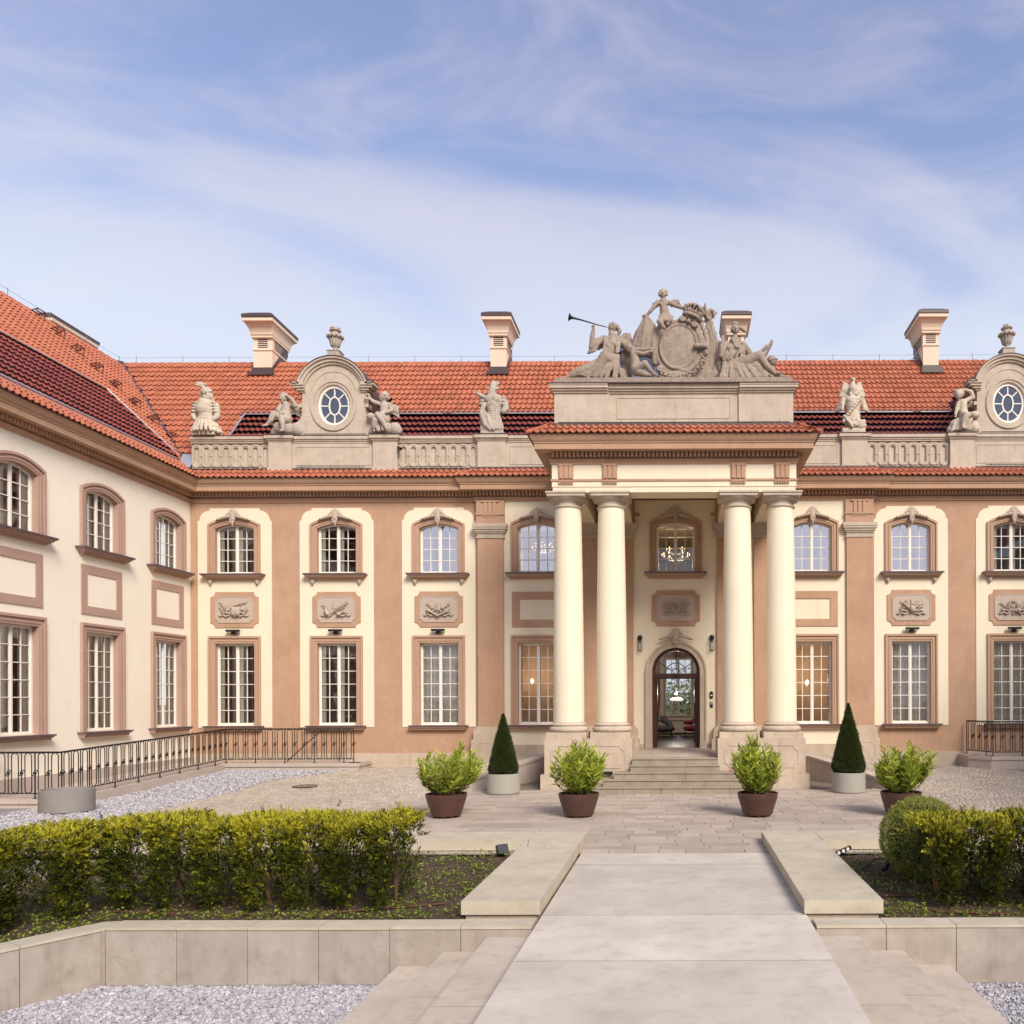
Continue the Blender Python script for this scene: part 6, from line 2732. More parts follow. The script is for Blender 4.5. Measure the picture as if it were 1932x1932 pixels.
# trumpeting winged woman on the left
g = MB()
g.chain([P(470, 440), P(466, 500), P(455, 575), P(445, 650)], [.17, .235, .20, .30], 14)
for s_ in (-1, 1):
    g.ell(P(470 + s_ * 34, 520, -.17), (.09, .09, .10))
g.chain([P(462, 400, -.02), P(468, 440)], [.095, .12], 10)
head(g, P(468, 362, -.02), .135, (-.85, -.45, .10), seed=2)
g.chain([P(500, 350, .05), P(522, 380, .05), P(515, 405, .05)], [.09, .07, .05], 8)
g.chain([P(395, 455), P(330, 505, -.1), P(305, 530, -.12)], [.13, .11, .085], 10)
g.chain([P(305, 530, -.12), P(312, 450, -.14), P(322, 385, -.14)], [.085, .075, .05], 10)
hand(g, P(322, 385, -.14), (0, 0, 1), .05, .9)
g.chain([P(545, 480), P(600, 530, -.1), P(640, 550, -.14), P(720, 556, -.2), P(765, 550, -.22)], [.14, .11, .08, .07, .045], 10)
hand(g, P(765, 550, -.22), (1, 0, .1), .045, .3)
folds(g, [P(395, 445, -.1), P(345, 460, -.1)], [P(335, 560, -.16), P(275, 570, -.1)], 6, .045, seed=4)
folds(g, [P(410, 440, -.12), P(540, 450, -.12)], [P(400, 570, -.22), P(520, 580, -.22)], 9, .034, seed=5)
g.chain([P(400, 592, -.15), P(450, 602, -.25), P(520, 598, -.15)], [.05, .05, .05], 8)
# skirt: far leg stretched left, near knee raised
g.chain([P(450, 650, -.05), P(340, 700, -.2), P(220, 735, -.22), P(160, 755, -.2)], [.28, .22, .17, .12], 12)
g.chain([P(460, 650, -.1), P(415, 625, -.35), P(375, 690, -.33), P(325, 750, -.32)], [.26, .17, .16, .14], 12)
g.chain([P(325, 750, -.32), P(300, 775, -.32)], [.10, .06], 10)
foot(g, P(300, 772, -.32), (-.45, -.5, -.45), .055)
g.chain([P(160, 755, -.2), P(110, 775, -.22)], [.09, .06], 10)
foot(g, P(112, 772, -.22), (-1, -.2, -.05), .05)
folds(g, [P(400, 610, -.3), P(420, 640, -.38), P(470, 620, -.3), P(520, 610, -.2)], [P(165, 730, -.25), P(260, 780, -.4), P(380, 790, -.4), P(545, 780, -.3)], 20, .045, seed=6)
folds(g, [P(330, 655, -.2), P(260, 690, -.28)], [P(240, 765, -.35), P(160, 760, -.28)], 7, .04, seed=7)
g.chain([P(560, 780, -.05), P(520, 740, 0), P(480, 760, 0)], [.18, .25, .22], 10)
feathered_wing(g, P(420, 440, .15), P(380, 405, .22), Vector((-.15, .1, -.38)), 5, .055)
feathered_wing(g, P(530, 430, .15), P(598, 392, .2), Vector((.16, .1, -.50)), 8, .075)
for a_, b_ in (((560, 560), (580, 760)), ((600, 640), (570, 780)), ((590, 520), (620, 640))):
    g.chain([P(*a_, .08), P(*b_, .05)], [.12, .16], 10, .6)
sculpt('figure', g, 'statue_stone', grp, .016, 1, .002, 1)
g = MB()
g.tube([P(428, 374, -.15), P(360, 362, -.2), P(230, 332, -.28), P(165, 318, -.3), P(150, 316, -.31), P(138, 313, -.31)], .02, 10, radii=[.012, .016, .022, .035, .06, .12])
build('trumpet', g, 'black_iron', grp, smooth=60)

# putto holding the shield, lower left
g = MB()
g.chain([P(640, 600, -.3), P(650, 660, -.32), P(650, 715, -.3)], [.13, .14, .17], 12)
head(g, P(602, 555, -.33), .125, (.35, -.8, -.25), seed=8)
g.chain([P(660, 600, -.38), P(715, 612, -.42), P(770, 590, -.40)], [.075, .06, .045], 10)
hand(g, P(768, 590, -.4), (1, 0, .2), .04, .3)
g.chain([P(660, 725, -.35), P(725, 690, -.45), P(745, 715, -.45), P(790, 765, -.42)], [.13, .10, .085, .055], 10)
foot(g, P(788, 762, -.42), (.8, -.3, -.4), .04)
g.chain([P(650, 735, -.3), P(700, 760, -.40), P(770, 775, -.38)], [.13, .10, .06], 10)
sculpt('figure', g, 'statue_stone', grp, .015, 1, .001, 2)

# putto standing on top, holding the drape and the crown
g = MB()
g.chain([P(868, 165, -.05), P(872, 215, -.05), P(880, 268, -.05)], [.125, .13, .15], 12)
g.chain([P(866, 150, -.05), P(866, 165, -.05)], [.06, .07], 8)
head(g, P(864, 105, -.07), .135, (.05, -1, -.08), seed=9)
for s_ in (-1, 1):
    g.ell(P(868 + s_ * 22, 190, -.13), (.06, .05, .05))
g.chain([P(822, 170, -.05), P(790, 215, -.1), P(765, 248, -.12), P(728, 285, -.1)], [.075, .062, .055, .04], 10)
hand(g, P(728, 283, -.1), (-.4, 0, -.5), .038, .8)
g.chain([P(915, 172, -.05), P(965, 200, -.08), P(1010, 212, -.06), P(1040, 218, -.04)], [.075, .062, .055, .04], 10)
hand(g, P(1038, 218, -.04), (1, 0, 0), .038, .8)
g.chain([P(885, 275, -.05), P(860, 320, -.2), P(838, 350, -.3), P(870, 392, -.3)], [.15, .12, .09, .06], 10)
foot(g, P(868, 388, -.3), (.5, -.6, -.5), .042)
g.chain([P(890, 275, -.05), P(915, 315, -.15), P(900, 350, -.15)], [.14, .10, .07], 10)
folds(g, [P(840, 275, -.15), P(940, 290, -.15)], [P(840, 330, -.28), P(930, 330, -.2)], 7, .04, seed=11)
feathered_wing(g, P(830, 165, .12), P(785, 150, .2), Vector((-.02, .05, -.12)), 4, .045)
feathered_wing(g, P(910, 160, .12), P(985, 120, .2), Vector((.09, .05, -.17)), 7, .045)
sculpt('figure', g, 'statue_stone', grp, .015, 1, .001, 3)

# drape hanging behind the shield
g = MB()
folds(g, [P(718, 285, -.08), P(745, 290, -.1), P(800, 350, -.05)], [P(625, 500, .0), P(700, 530, -.1), P(790, 520, 0)], 13, .055, sag=-.03, seed=12)
g.chain([P(730, 300, -.02), P(700, 420, .05), P(690, 500, .08)], [.10, .25, .32], 12, .5)
g.chain([P(780, 430, .05), P(770, 520, .08)], [.2, .28], 12, .5)
g.ell(P(722, 282, -.1), (.08, .07, .06))
sculpt('drape', g, 'statue_stone', grp, .02, 2, .0015, 4)

# shield with rolled frame
g = MB()
rot = (R(-8), 3, 'Y')
sc = P(985, 523, -.12)
for k in range(40):
    a = 2 * PI * k / 40
    b = 2 * PI * (k + 1) / 40
    tw = R(14)

    def E(t, rx, rz):
        x, z = rx * math.cos(t), rz * math.sin(t)
        return sc + Vector((x * math.cos(tw) + z * math.sin(tw) * .6, 0, -x * math.sin(tw) * .6 + z * math.cos(tw)))
    g.capsule(E(a, .55, .67), .045, E(b, .55, .67), .045, 8)
    g.capsule(E(a, .68, .78) + Vector((0, .10, 0)), .09, E(b, .68, .78) + Vector((0, .10, 0)), .09, 8)
g.ell(sc + Vector((0, .03, 0)), (.56, .09, .68), rot=(R(12), 'Y'), n=28, m=15)
g.chain([P(800, 640, .0), P(790, 500, -.02), P(800, 410, -.02), P(850, 350, -.02), P(930, 320, .0)], [.10, .11, .10, .09, .07], 10)
g.chain([P(1140, 360, .0), P(1145, 480, .02), P(1120, 600, 0), P(1040, 690, -.05), P(990, 740, -.1)], [.08, .10, .11, .10, .06], 10)
g.chain([P(980, 700, -.1), P(1060, 720, -.12), P(1140, 640, -.08), P(1190, 540, -.05)], [.05, .08, .09, .07], 10)
for cx_, cy_ in ((1015, 310), (1110, 355), (838, 700)):
    g.chain([P(cx_ + 26 * math.cos(t) * (1 - t / 9), cy_ + 26 * math.sin(t) * (1 - t / 9), -.2) for t in np.linspace(0, 7, 12)], [.03] * 12, 7)
    g.ell(P(cx_, cy_, -.1), (.11, .12, .11))
g.chain([P(1120, 530, -.22), P(1200, 530, -.22)], [.075, .075], 12)
g.ell(P(1205, 535, -.22), (.06, .08, .10))
head(g, P(1066, 335, -.2), .07, (.1, -1, 0), hair=False)
g.box(*[v for v in (P(830, 0).x, P(1180, 0).x)], GY - .1, GY + .25, GZ + .05, GZ + .55)
g.ell(P(1000, 760, .05), (.75, .25, .25))
sculpt('shield', g, 'statue_stone', grp, .016, 1, .001, 5)

# crown
g = MB()
cc = P(1090, 285, -.08)
M0 = Matrix.Translation(cc) @ Matrix.Rotation(R(20), 4, 'Y')
g.M = M0
for k in range(24):
    a, b = 2 * PI * k / 24, 2 * PI * (k + 1) / 24
    g.capsule((.25 * math.cos(a), .2 * math.sin(a), -.02), .05, (.25 * math.cos(b), .2 * math.sin(b), -.02), .05, 7)
    g.capsule((.26 * math.cos(a), .21 * math.sin(a), .07), .025, (.26 * math.cos(b), .21 * math.sin(b), .07), .025, 7)
for k in range(10):
    a = 2 * PI * k / 10
    g.capsule((.26 * math.cos(a), .21 * math.sin(a), .08), .05, (.31 * math.cos(a), .26 * math.sin(a), .19), .015, 6)
    a += PI / 10
    g.ell((.30 * math.cos(a), .25 * math.sin(a), .23), (.045, .045, .045), n=8, m=6)
    g.chain([(.27 * math.cos(a), .22 * math.sin(a), .08), (.31 * math.cos(a), .26 * math.sin(a), .2), (.15 * math.cos(a), .12 * math.sin(a), .33), (0, 0, .30)], [.02, .03, .045, .04], 7)
g.M = None
sculpt('crown', g, 'statue_stone', grp, .015, 1, 0, 6)

# palm leaves and plumes
g = MB()
for pts in ([(1160, 780), (1235, 640), (1250, 450), (1215, 320), (1180, 200)], [(1180, 780), (1265, 600), (1270, 430), (1235, 300), (1235, 230), (1270, 250)],
            [(1150, 760), (1215, 600), (1210, 450), (1180, 350), (1150, 300)], [(1140, 780), (1190, 640), (1195, 500), (1160, 420), (1150, 440)],
            [(1250, 790), (1290, 620), (1280, 500), (1300, 460)]):
    n = len(pts)
    ch = [P(x, y_, .05 + .03 * (k % 2)) for k, (x, y_) in enumerate(pts)]
    g.chain(ch, [.10 - .07 * k / n for k in range(n)], 8, .8)
    for k in range(n - 1):
        for q in range(3):
            a = ch[k].lerp(ch[k + 1], q / 3)
            d = (ch[k + 1] - ch[k]).normalized()
            nn = Vector((-d.z, 0, d.x))
            for s_ in (-1, 1):
                g.capsule(a, .03, a + d * .12 + nn * s_ * (.10), .015, 6)
g.chain([P(1165, 240, 0), P(1200, 262, 0), P(1215, 290, 0)], [.035, .04, .05], 8)
g.chain([P(1195, 175, 0), P(1202, 230, 0), P(1215, 290, 0)], [.03, .04, .05], 8)
g.chain([P(1262, 262, 0), P(1262, 232, 0), P(1235, 222, 0), P(1215, 260, 0)], [.03, .045, .045, .05], 8)
g.chain([P(1120, 215, 0), P(1145, 250, 0), P(1160, 300, 0)], [.06, .07, .06], 8)
g.chain([P(1220, 770, .05), P(1270, 740, .05), P(1300, 790, .05)], [.2, .18, .15], 10)
sculpt('palm_branch', g, 'statue_stone', grp, .019, 1, .001, 7)

# garland of flowers
g = MB()
cur = [P(850, 745, -.3), P(900, 775, -.35), P(970, 800, -.38), P(1040, 790, -.38), P(1110, 745, -.35), P(1165, 680, -.3), P(1190, 610, -.26), P(1195, 570, -.24)]
rr = random.Random(5)
for i in range(len(cur) - 1):
    for k in range(13):
        p = cur[i].lerp(cur[i + 1], k / 13)
        w = .09 if 1 < i < 5 else .05
        g.ell(p + Vector((rr.uniform(-w, w), rr.uniform(-.07, .03), rr.uniform(-w, w))), (rr.uniform(.025, .055),) * 3, n=7, m=5)
build('garland', g, 'statue_stone', grp, smooth=60)

# seated woman with book and globe on the right
g = MB()
g.chain([P(1425, 480), P(1425, 540), P(1410, 620), P(1410, 690)], [.17, .235, .20, .30], 14)
for s_ in (-1, 1):
    g.ell(P(1420 + s_ * 36, 540, -.17), (.09, .09, .095))
g.chain([P(1430, 435, -.02), P(1428, 480)], [.085, .12], 10)
head(g, P(1430, 380, -.03), .14, (.12, -1, -.05), curly=False, seed=13)
g.ell(P(1430, 335, .0), (.10, .10, .07))
g.chain([P(1478, 370, .0), P(1520, 395, .02)], [.06, .03], 8)
g.chain([P(1365, 500), P(1335, 560, -.1), P(1318, 600, -.14), P(1322, 530, -.16), P(1332, 475, -.16)], [.13, .11, .09, .075, .05], 10)
hand(g, P(1332, 478, -.16), (0, 0, 1), .05, .9)
g.chain([P(1490, 505), P(1530, 570, -.1), P(1560, 602, -.12), P(1620, 585, -.18), P(1660, 545, -.2)], [.13, .12, .085, .07, .045], 10)
hand(g, P(1658, 548, -.2), (.6, 0, .8), .045, .4)
g.chain([P(1330, 520, 0), P(1290, 480, .05), P(1300, 600, .02), P(1330, 720, 0)], [.08, .06, .10, .14], 8)
g.chain([P(1420, 690, -.05), P(1520, 660, -.25), P(1610, 625, -.35), P(1660, 690, -.33), P(1730, 755, -.32)], [.28, .20, .155, .11, .07], 12)
foot(g, P(1730, 752, -.32), (1, -.2, .05), .058)
g.chain([P(1430, 720, -.1), P(1560, 740, -.25), P(1680, 755, -.2), P(1780, 768, -.2)], [.28, .2, .13, .075], 12)
foot(g, P(1785, 765, -.2), (1, -.15, .0), .055)
folds(g, [P(1370, 560, -.2), P(1450, 590, -.28), P(1490, 500, -.15)], [P(1330, 640, -.22), P(1420, 650, -.3), P(1500, 640, -.25)], 9, .04, seed=14)
folds(g, [P(1340, 630, -.15), P(1430, 660, -.3), P(1550, 625, -.35)], [P(1310, 790, -.35), P(1480, 800, -.45), P(1670, 790, -.4)], 18, .05, seed=15)
folds(g, [P(1310, 700, -.1), P(1400, 720, -.3), P(1560, 700, -.4)], [P(1400, 800, -.4), P(1560, 800, -.42), P(1730, 780, -.3)], 12, .045, seed=16)
g.chain([P(1400, 460, -.16), P(1430, 540, -.26), P(1440, 545, -.26)], [.022, .022, .02], 7)
sculpt('figure', g, 'statue_stone', grp, .016, 1, .002, 8)
g = MB()
q0, q1 = P(1635, 635, -.28), P(1700, 505, -.28)
d = (q1 - q0).normalized()
nn = Vector((d.z, 0, -d.x))
v = []
for yy in (-.16, .16):
    for a, b in ((0, 0), (1, 0), (1, 1), (0, 1)):
        v.append(q0 + (q1 - q0) * a + nn * (.075 * b) + Vector((0, yy, 0)))
g.add(v, [(0, 1, 2, 3), (7, 6, 5, 4), (0, 4, 5, 1), (1, 5, 6, 2), (2, 6, 7, 3), (3, 7, 4, 0)])
v2 = [p + nn * .03 + d * .01 for p in v]
build('book', g, 'statue_stone', grp)
g = MB()
g.ell(P(1715, 635, -.05), (.165, .165, .17), n=20, m=13)
g.capsule(P(1715, 690, -.05), .10, P(1715, 780, -.05), .2, 10)
for k in range(24):
    a, b = 2 * PI * k / 24, 2 * PI * (k + 1) / 24
    g.capsule(P(1715, 635, -.05) + Vector((.17 * math.cos(a), .17 * math.sin(a), .05 * math.cos(a))), .012, P(1715, 635, -.05) + Vector((.17 * math.cos(b), .17 * math.sin(b), .05 * math.cos(b))), .012, 5)
build('globe', g, 'statue_stone', grp, smooth=60)


# ------------------------------------------------------------------ statues on the parapet
def at_(x, z=11.855, y=PY0 + .05, k=1.13):
    return Matrix.Translation((x, y, z)) @ Matrix.Diagonal((k, k * .95, k, 1))


# helmet and armour trophy (left corner), looks to the right
g = MB(at_(-16.55))
g.box(-.34, .36, -.22, .25, 0, .12)
g.chain([(0, 0, .95), (0, 0, .62), (0, 0, .40)], [.27, .24, .22], 16)
g.ell((-.02, -.06, .82), (.26, .24, .25))
for s_ in (-1, 1):
    for k in range(4):
        g.ell((s_ * (.27 + .02 * k), -.02, 1.02 - .09 * k), (.12, .15, .05), n=10, m=6)
    g.chain([(s_ * .32, -.0, .95), (s_ * .37, -.03, .62), (s_ * .30, -.1, .52)], [.11, .09, .07], 10)
for k in range(11):
    a = R(-90 + 180 * k / 10) - PI / 2
    p = Vector((.27 * math.cos(a), .22 * math.sin(a), .47))
    g.capsule(p, .035, (p.x * 1.62 + .03, p.y * 1.55, .13), .055, 7)
for k in range(20):
    a = 2 * PI * k / 20
    g.ell((.265 * math.cos(a), .225 * math.sin(a), .52), (.035, .035, .03), n=7, m=5)
for k in range(5):
    g.capsule((.20 + .03 * k, -.2, .40 - .03 * k), .04, (.42, -.12, .10 + .05 * k), .05, 7)
g.chain([(.0, 0, 1.12), (.02, 0, 1.26)], [.085, .085], 10)
g.ell((.05, -.02, 1.36), (.16, .17, .17))
g.chain([(-.02, -.13, 1.22), (.06, -.17, 1.17), (.16, -.13, 1.2)], [.03, .035, .03], 8)
g.chain([(.10, -.19, 1.33), (.22, -.14, 1.36)], [.022, .02], 6)
g.chain([(-.04, -.05, 1.38), (.08, -.08, 1.36), (.2, -.08, 1.22), (.26, -.04, 1.10)], [.10, .10, .07, .035], 10)
g.chain([(.20, -.1, 1.36), (.12, -.14, 1.40), (-.02, -.14, 1.42)], [.035, .04, .03], 8)
g.chain([(.12, -.13, 1.28), (.12, -.13, 1.18), (.06, -.12, 1.1)], [.05, .06, .04], 8)
for k in range(7):
    g.chain([(.02 - .015 * k, .0, 1.48), (-.10 - .02 * k, -.02, 1.56 + .015 * k), (-.30 + .055 * k, -.04, 1.66 - .02 * abs(k - 3))], [.045, .055, .03], 7)
g.chain([(-.1, .02, 1.45), (-.16, .03, 1.30), (-.12, .03, 1.18)], [.06, .06, .03], 8)
o = sculpt('armour_statue', g, 'statue_pale', None, .017, 1, .0015, 20)
tag(o, 'pale stone armour statue with plumed helmet at the left end of the parapet', 'statue')

# headless cuirass draped with cloth (left of the portico)
g = MB(at_(-6.47))
g.box(-.36, .34, -.22, .25, 0, .10)
g.ell((0, -.02, 1.05), (.30, .22, .26))
g.chain([(0, 0, .95), (.02, 0, .70), (.0, 0, .45)], [.26, .22, .25], 16)
for s_ in (-1, 1):
    g.ell((s_ * .10, -.17, 1.08), (.13, .09, .12))
    for k in range(3):
        g.ell((s_ * (.31 + .02 * k), 0, 1.15 - .10 * k), (.13, .15, .07), n=10, m=6)
g.chain([(.36, .0, 1.0), (.40, -.05, .80), (.33, -.1, .72)], [.11, .10, .09], 10)
for k in range(5):
    g.ell((0, -.2, .86 - .07 * k), (.12 - .01 * k, .05, .03), n=8, m=5)
for k in range(12):
    x = -.28 + .55 * k / 11
    g.capsule((x * .85, -.20 + abs(x) * .2, .50), .04, (x * 1.15, -.24 + abs(x) * .2, .16), .055, 7)
g.chain([(-.05, -.05, 1.22), (.0, -.08, 1.42), (.05, -.05, 1.52)], [.14, .10, .07], 10)
g.ell((.0, -.02, 1.50), (.12, .12, .14))
g.chain([(-.15, -.02, 1.45), (.0, -.1, 1.40), (.16, -.02, 1.46)], [.04, .05, .04], 8)
for k in range(5):
    g.chain([(-.05 + .03 * k, .03, 1.58), (-.02 + .05 * k, .05, 1.72 - .02 * k)], [.05, .03], 7)
g.chain([(-.30, -.1, 1.18), (-.45, -.12, 1.25), (-.42, -.14, 1.33)], [.08, .06, .04], 8)
g.chain([(-.25, -.2, .9), (-.32, -.25, .6), (-.2, -.26, .25), (-.05, -.24, .15)], [.07, .08, .07, .05], 8)
g.capsule((-.34, -.16, .55), .05, (.05, -.26, .12), .045, 8)
folds(g, [(-.35, -.12, .8), (-.15, -.22, .6)], [(-.38, -.1, .12), (-.05, -.25, .12)], 7, .04, seed=22)
o = sculpt('armour_statue', g, 'statue_grey', None, .017, 1, .0015, 21)
tag(o, 'grey stone armour statue with crossed drapery on the parapet just left of the portico', 'statue')

# eagle above a cuirass with festoon (right of the portico)
g = MB(at_(6.12))
g.box(-.36, .36, -.22, .25, 0, .14)
g.ell((0, -.02, 1.0), (.30, .22, .24))
g.chain([(0, 0, .95), (.0, 0, .70), (.0, 0, .40)], [.26, .22, .26], 16)
for s_ in (-1, 1):
    g.ell((s_ * .10, -.16, 1.02), (.12, .09, .11))
    for k in range(4):
        g.capsule((s_ * .30, -.05, 1.06), .08, (s_ * (.34 + .05 * k), -.10 + .06 * k, .74), .05, 8)
for k in range(9):
    t = k / 8
    g.ell((.24 - .5 * t, -.24 - .03 * math.sin(t * PI), 1.08 - .62 * t), (.06, .05, .05), n=8, m=6)
for k in range(16):
    rr = random.Random(k + 50)
    g.ell((rr.uniform(-.34, .34), -.18, .20 + rr.uniform(0, .25)), (rr.uniform(.05, .10), .08, rr.uniform(.05, .09)), n=8, m=6)
g.capsule((-.30, -.22, .50), .045, (-.05, -.28, .16), .04, 8)
g.ell((.22, -.22, .26), (.14, .05, .14))
g.chain([(0, -.05, 1.22), (0, -.08, 1.38), (.0, -.06, 1.52)], [.13, .14, .09], 12)
g.chain([(.0, -.06, 1.56), (.0, -.06, 1.64), (-.02, -.14, 1.68)], [.065, .07, .04], 9)
g.ell((.01, -.06, 1.70), (.10, .07, .045), n=8, m=6)
for s_ in (-1, 1):
    feathered_wing(g, (s_ * .10, .0, 1.40), (s_ * .26, .03, 1.62), Vector((s_ * .14, -.02, -.46)), 6, .055)
    g.capsule((s_ * .07, -.12, 1.25), .045, (s_ * .10, -.20, 1.16), .04, 7)
o = sculpt('eagle_statue', g, 'statue_pale', None, .017, 1, .0015, 23)
tag(o, 'pale stone eagle perched on armour, on the parapet just right of the portico', 'statue')


def putto(M, mirror=1, pose=0):
    """seated winged child on a scroll"""
    g = MB(M)
    m = mirror
    g.chain([(m * -.38, 0, .12), (m * -.2, 0, .25), (m * .1, 0, .2), (m * .38, 0, .16)], [.12, .22, .2, .16], 12)
    g.ell((m * .32, 0, .2), (.2, .2, .22))
    g.chain([(0, -.02, .95), (.0, -.04, .72), (m * .02, -.05, .50)], [.13, .14, .17], 12)
    g.ell((m * -.02, -.15, .62), (.10, .08, .10))
    if pose == 0:        # arm raised to the brow, holds a bunch of flowers
        head(g, (-m * .06, -.05, 1.17), .145, (-m * .25, -1, -.2), seed=31)
        g.chain([(m * .13, -.02, .98), (m * .30, -.08, .92), (m * .24, -.12, 1.08), (m * .10, -.16, 1.20)], [.075, .07, .06, .045], 10)
        hand(g, (m * .10, -.16, 1.18), (-m * .6, -.1, .4), .038, .6)
        g.chain([(-m * .14, -.02, .97), (-m * .24, -.1, .78), (-m * .08, -.24, .68)], [.075, .065, .05], 10)
        for k in range(9):
            g.ell((-m * .03 + .05 * math.sin(k * 2.1), -.27, .64 + .04 * math.cos(k * 1.7)), (.035,) * 3, n=7, m=5)
        g.chain([(m * .0, -.1, .50), (-m * .30, -.25, .62), (-m * .36, -.28, .42), (-m * .46, -.30, .28)], [.13, .10, .085, .05], 10)
        foot(g, (-m * .44, -.30, .28), (-m * .8, -.4, -.2), .042)
        g.chain([(m * .05, -.12, .48), (-m * .02, -.32, .46), (m * .02, -.34, .28), (m * .04, -.35, .10)], [.13, .10, .085, .055], 10)
        foot(g, (m * .04, -.35, .10), (-m * .2, -1, -.3), .042)
        feathered_wing(g, (m * .12, .10, .95), (m * .32, .16, 1.0), Vector((m * .06, .03, -.38)), 5, .05)
    elif pose == 1:      # looks towards the window, holds up a wreath
        head(g, (0, -.04, 1.20), .15, (-m * .75, -.7, 0), seed=33)
        g.chain([(-m * .12, -.02, .98), (-m * .30, -.1, 1.02), (-m * .45, -.14, 1.15)], [.075, .065, .045], 10)
        for k in range(10):
            a = 2 * PI * k / 10
            g.ell((-m * .48 + .07 * math.cos(a), -.15, 1.17 + .08 * math.sin(a)), (.035,) * 3, n=7, m=5)
        g.chain([(m * .14, -.02, .97), (m * .24, -.06, .78), (m * .12, -.22, .66)], [.075, .065, .045], 10)
        g.ell((-m * .38, -.15, .55), (.14, .14, .12))
        g.chain([(m * .0, -.12, .50), (-m * .10, -.34, .55), (m * .06, -.34, .35), (m * .14, -.34, .18)], [.13, .10, .085, .055], 10)
        foot(g, (m * .14, -.34, .18), (m * .4, -.7, -.4), .042)
        g.chain([(-m * .02, -.1, .5), (-m * .2, -.28, .40), (-m * .25, -.25, .22)], [.13, .11, .08], 10)
        folds(g, [(-m * .3, -.15, .45), (m * .1, -.25, .4)], [(-m * .25, -.25, .08), (m * .2, -.3, .12)], 6, .04, seed=35)
        feathered_wing(g, (m * .12, .10, .95), (m * .38, .12, .92), Vector((m * .02, .03, -.34)), 5, .05)
    else:                # head bowed under a raised arm
        head(g, (-m * .14, -.08, 1.20), .15, (-m * .35, -.8, -.55), seed=36)
        g.chain([(m * .10, -.02, 1.02), (m * .30, -.05, 1.12), (m * .24, -.08, 1.28), (m * .02, -.1, 1.34)], [.08, .075, .065, .045], 10)
        g.chain([(-m * .12, -.02, .97), (-m * .20, -.08, .75), (-m * .26, -.14, .56)], [.075, .065, .045], 10)
        hand(g, (-m * .25, -.14, .56), (-.2, -.3, -1), .036, .5)
        g.ell((m * .36, -.12, .56), (.14, .13, .11))
        g.chain([(m * .02, -.12, .50), (m * .0, -.36, .48), (-m * .06, -.34, .30), (-m * .10, -.34, .14)], [.14, .11, .09, .055], 10)
        foot(g, (-m * .10, -.34, .14), (-m * .1, -1, -.4), .045)
        g.chain([(m * .04, -.1, .48), (m * .25, -.3, .5), (m * .3, -.2, .5)], [.13, .11, .08], 10)
        folds(g, [(-m * .2, -.15, .42), (m * .25, -.25, .48)], [(-m * .40, -.15, .06), (m * .05, -.3, .10)], 7, .045, seed=37)
        feathered_wing(g, (m * .14, .10, .98), (m * .42, .14, 1.02), Vector((m * .03, .03, -.18)), 5, .045)
    return g


for x, mir, pose, mat, lb in ((-13.72, 1, 0, 'statue_grey', 'grey stone cherub shading its eyes, seated left of the left oval dormer window'),
                         (-10.28, 1, 1, 'statue_grey', 'grey stone cherub holding up a wreath, seated right of the left oval dormer window'),
                         (9.98, 1, 2, 'statue_pale', 'stone cherub with bowed head and raised arm beside the rightmost oval dormer')):
    o = sculpt('cherub_statue', putto(at_(x), mir, pose), mat, None, .016, 2, .001, int(x * 3))
    tag(o, lb, 'statue', 'cherub statues beside the oval dormers')
o = sculpt('cherub_statue', putto(at_(13.4), -1, 0), 'statue_stone', None, .018, 2, .001, 44)
tag(o, 'grey stone cherub right of the right oval dormer, outside the picture', 'statue', 'cherub statues beside the oval dormers')

# flower urns on the dormers
for xc, lb in ((-12.05, 'stone urn filled with carved flowers on top of the left oval dormer'), (11.58, 'stone urn filled with carved flowers on top of the right oval dormer')):
    z0 = 14.58
    g = MB().box(xc - .21, xc + .21, PY0 - .05, PY0 + .35, z0 - .2, z0 + .24)
    g.box(xc - .23, xc + .23, PY0 - .07, PY0 + .37, z0 + .2405, z0 + .27)
    cy = PY0 + .15
    g.lathe([(.13, .27), (.13, .31), (.07, .35), (.07, .39), (.12, .45), (.17, .56), (.19, .68), (.185, .72), (.26, .74), (.28, .79), (.26, .84), (.15, .87), (.13, .95), (.20, 1.0), (.19, 1.03)], xc, cy, 24, z0)
    rr = random.Random(9)
    for k in range(12):
        a = 2 * PI * k / 12
        g.capsule((xc + .14 * math.cos(a), cy + .14 * math.sin(a), z0 + .47), .022, (xc + .20 * math.cos(a), cy + .20 * math.sin(a), z0 + .70), .03, 6)
        g.ell((xc + .26 * math.cos(a), cy + .26 * math.sin(a), z0 + .79), (.05, .05, .045), n=7, m=5)
    for k in range(26):
        a, d = rr.uniform(0, 2 * PI), rr.uniform(0, .17)
        g.ell((xc + d * math.cos(a), cy + d * math.sin(a), z0 + 1.06 + rr.uniform(0, .06)), (rr.uniform(.03, .055),) * 3, n=7, m=5)
    o = build('stone_urn', g, 'statue_grey', smooth=50)
    tag(o, lb, 'urn', 'urns on the dormers')

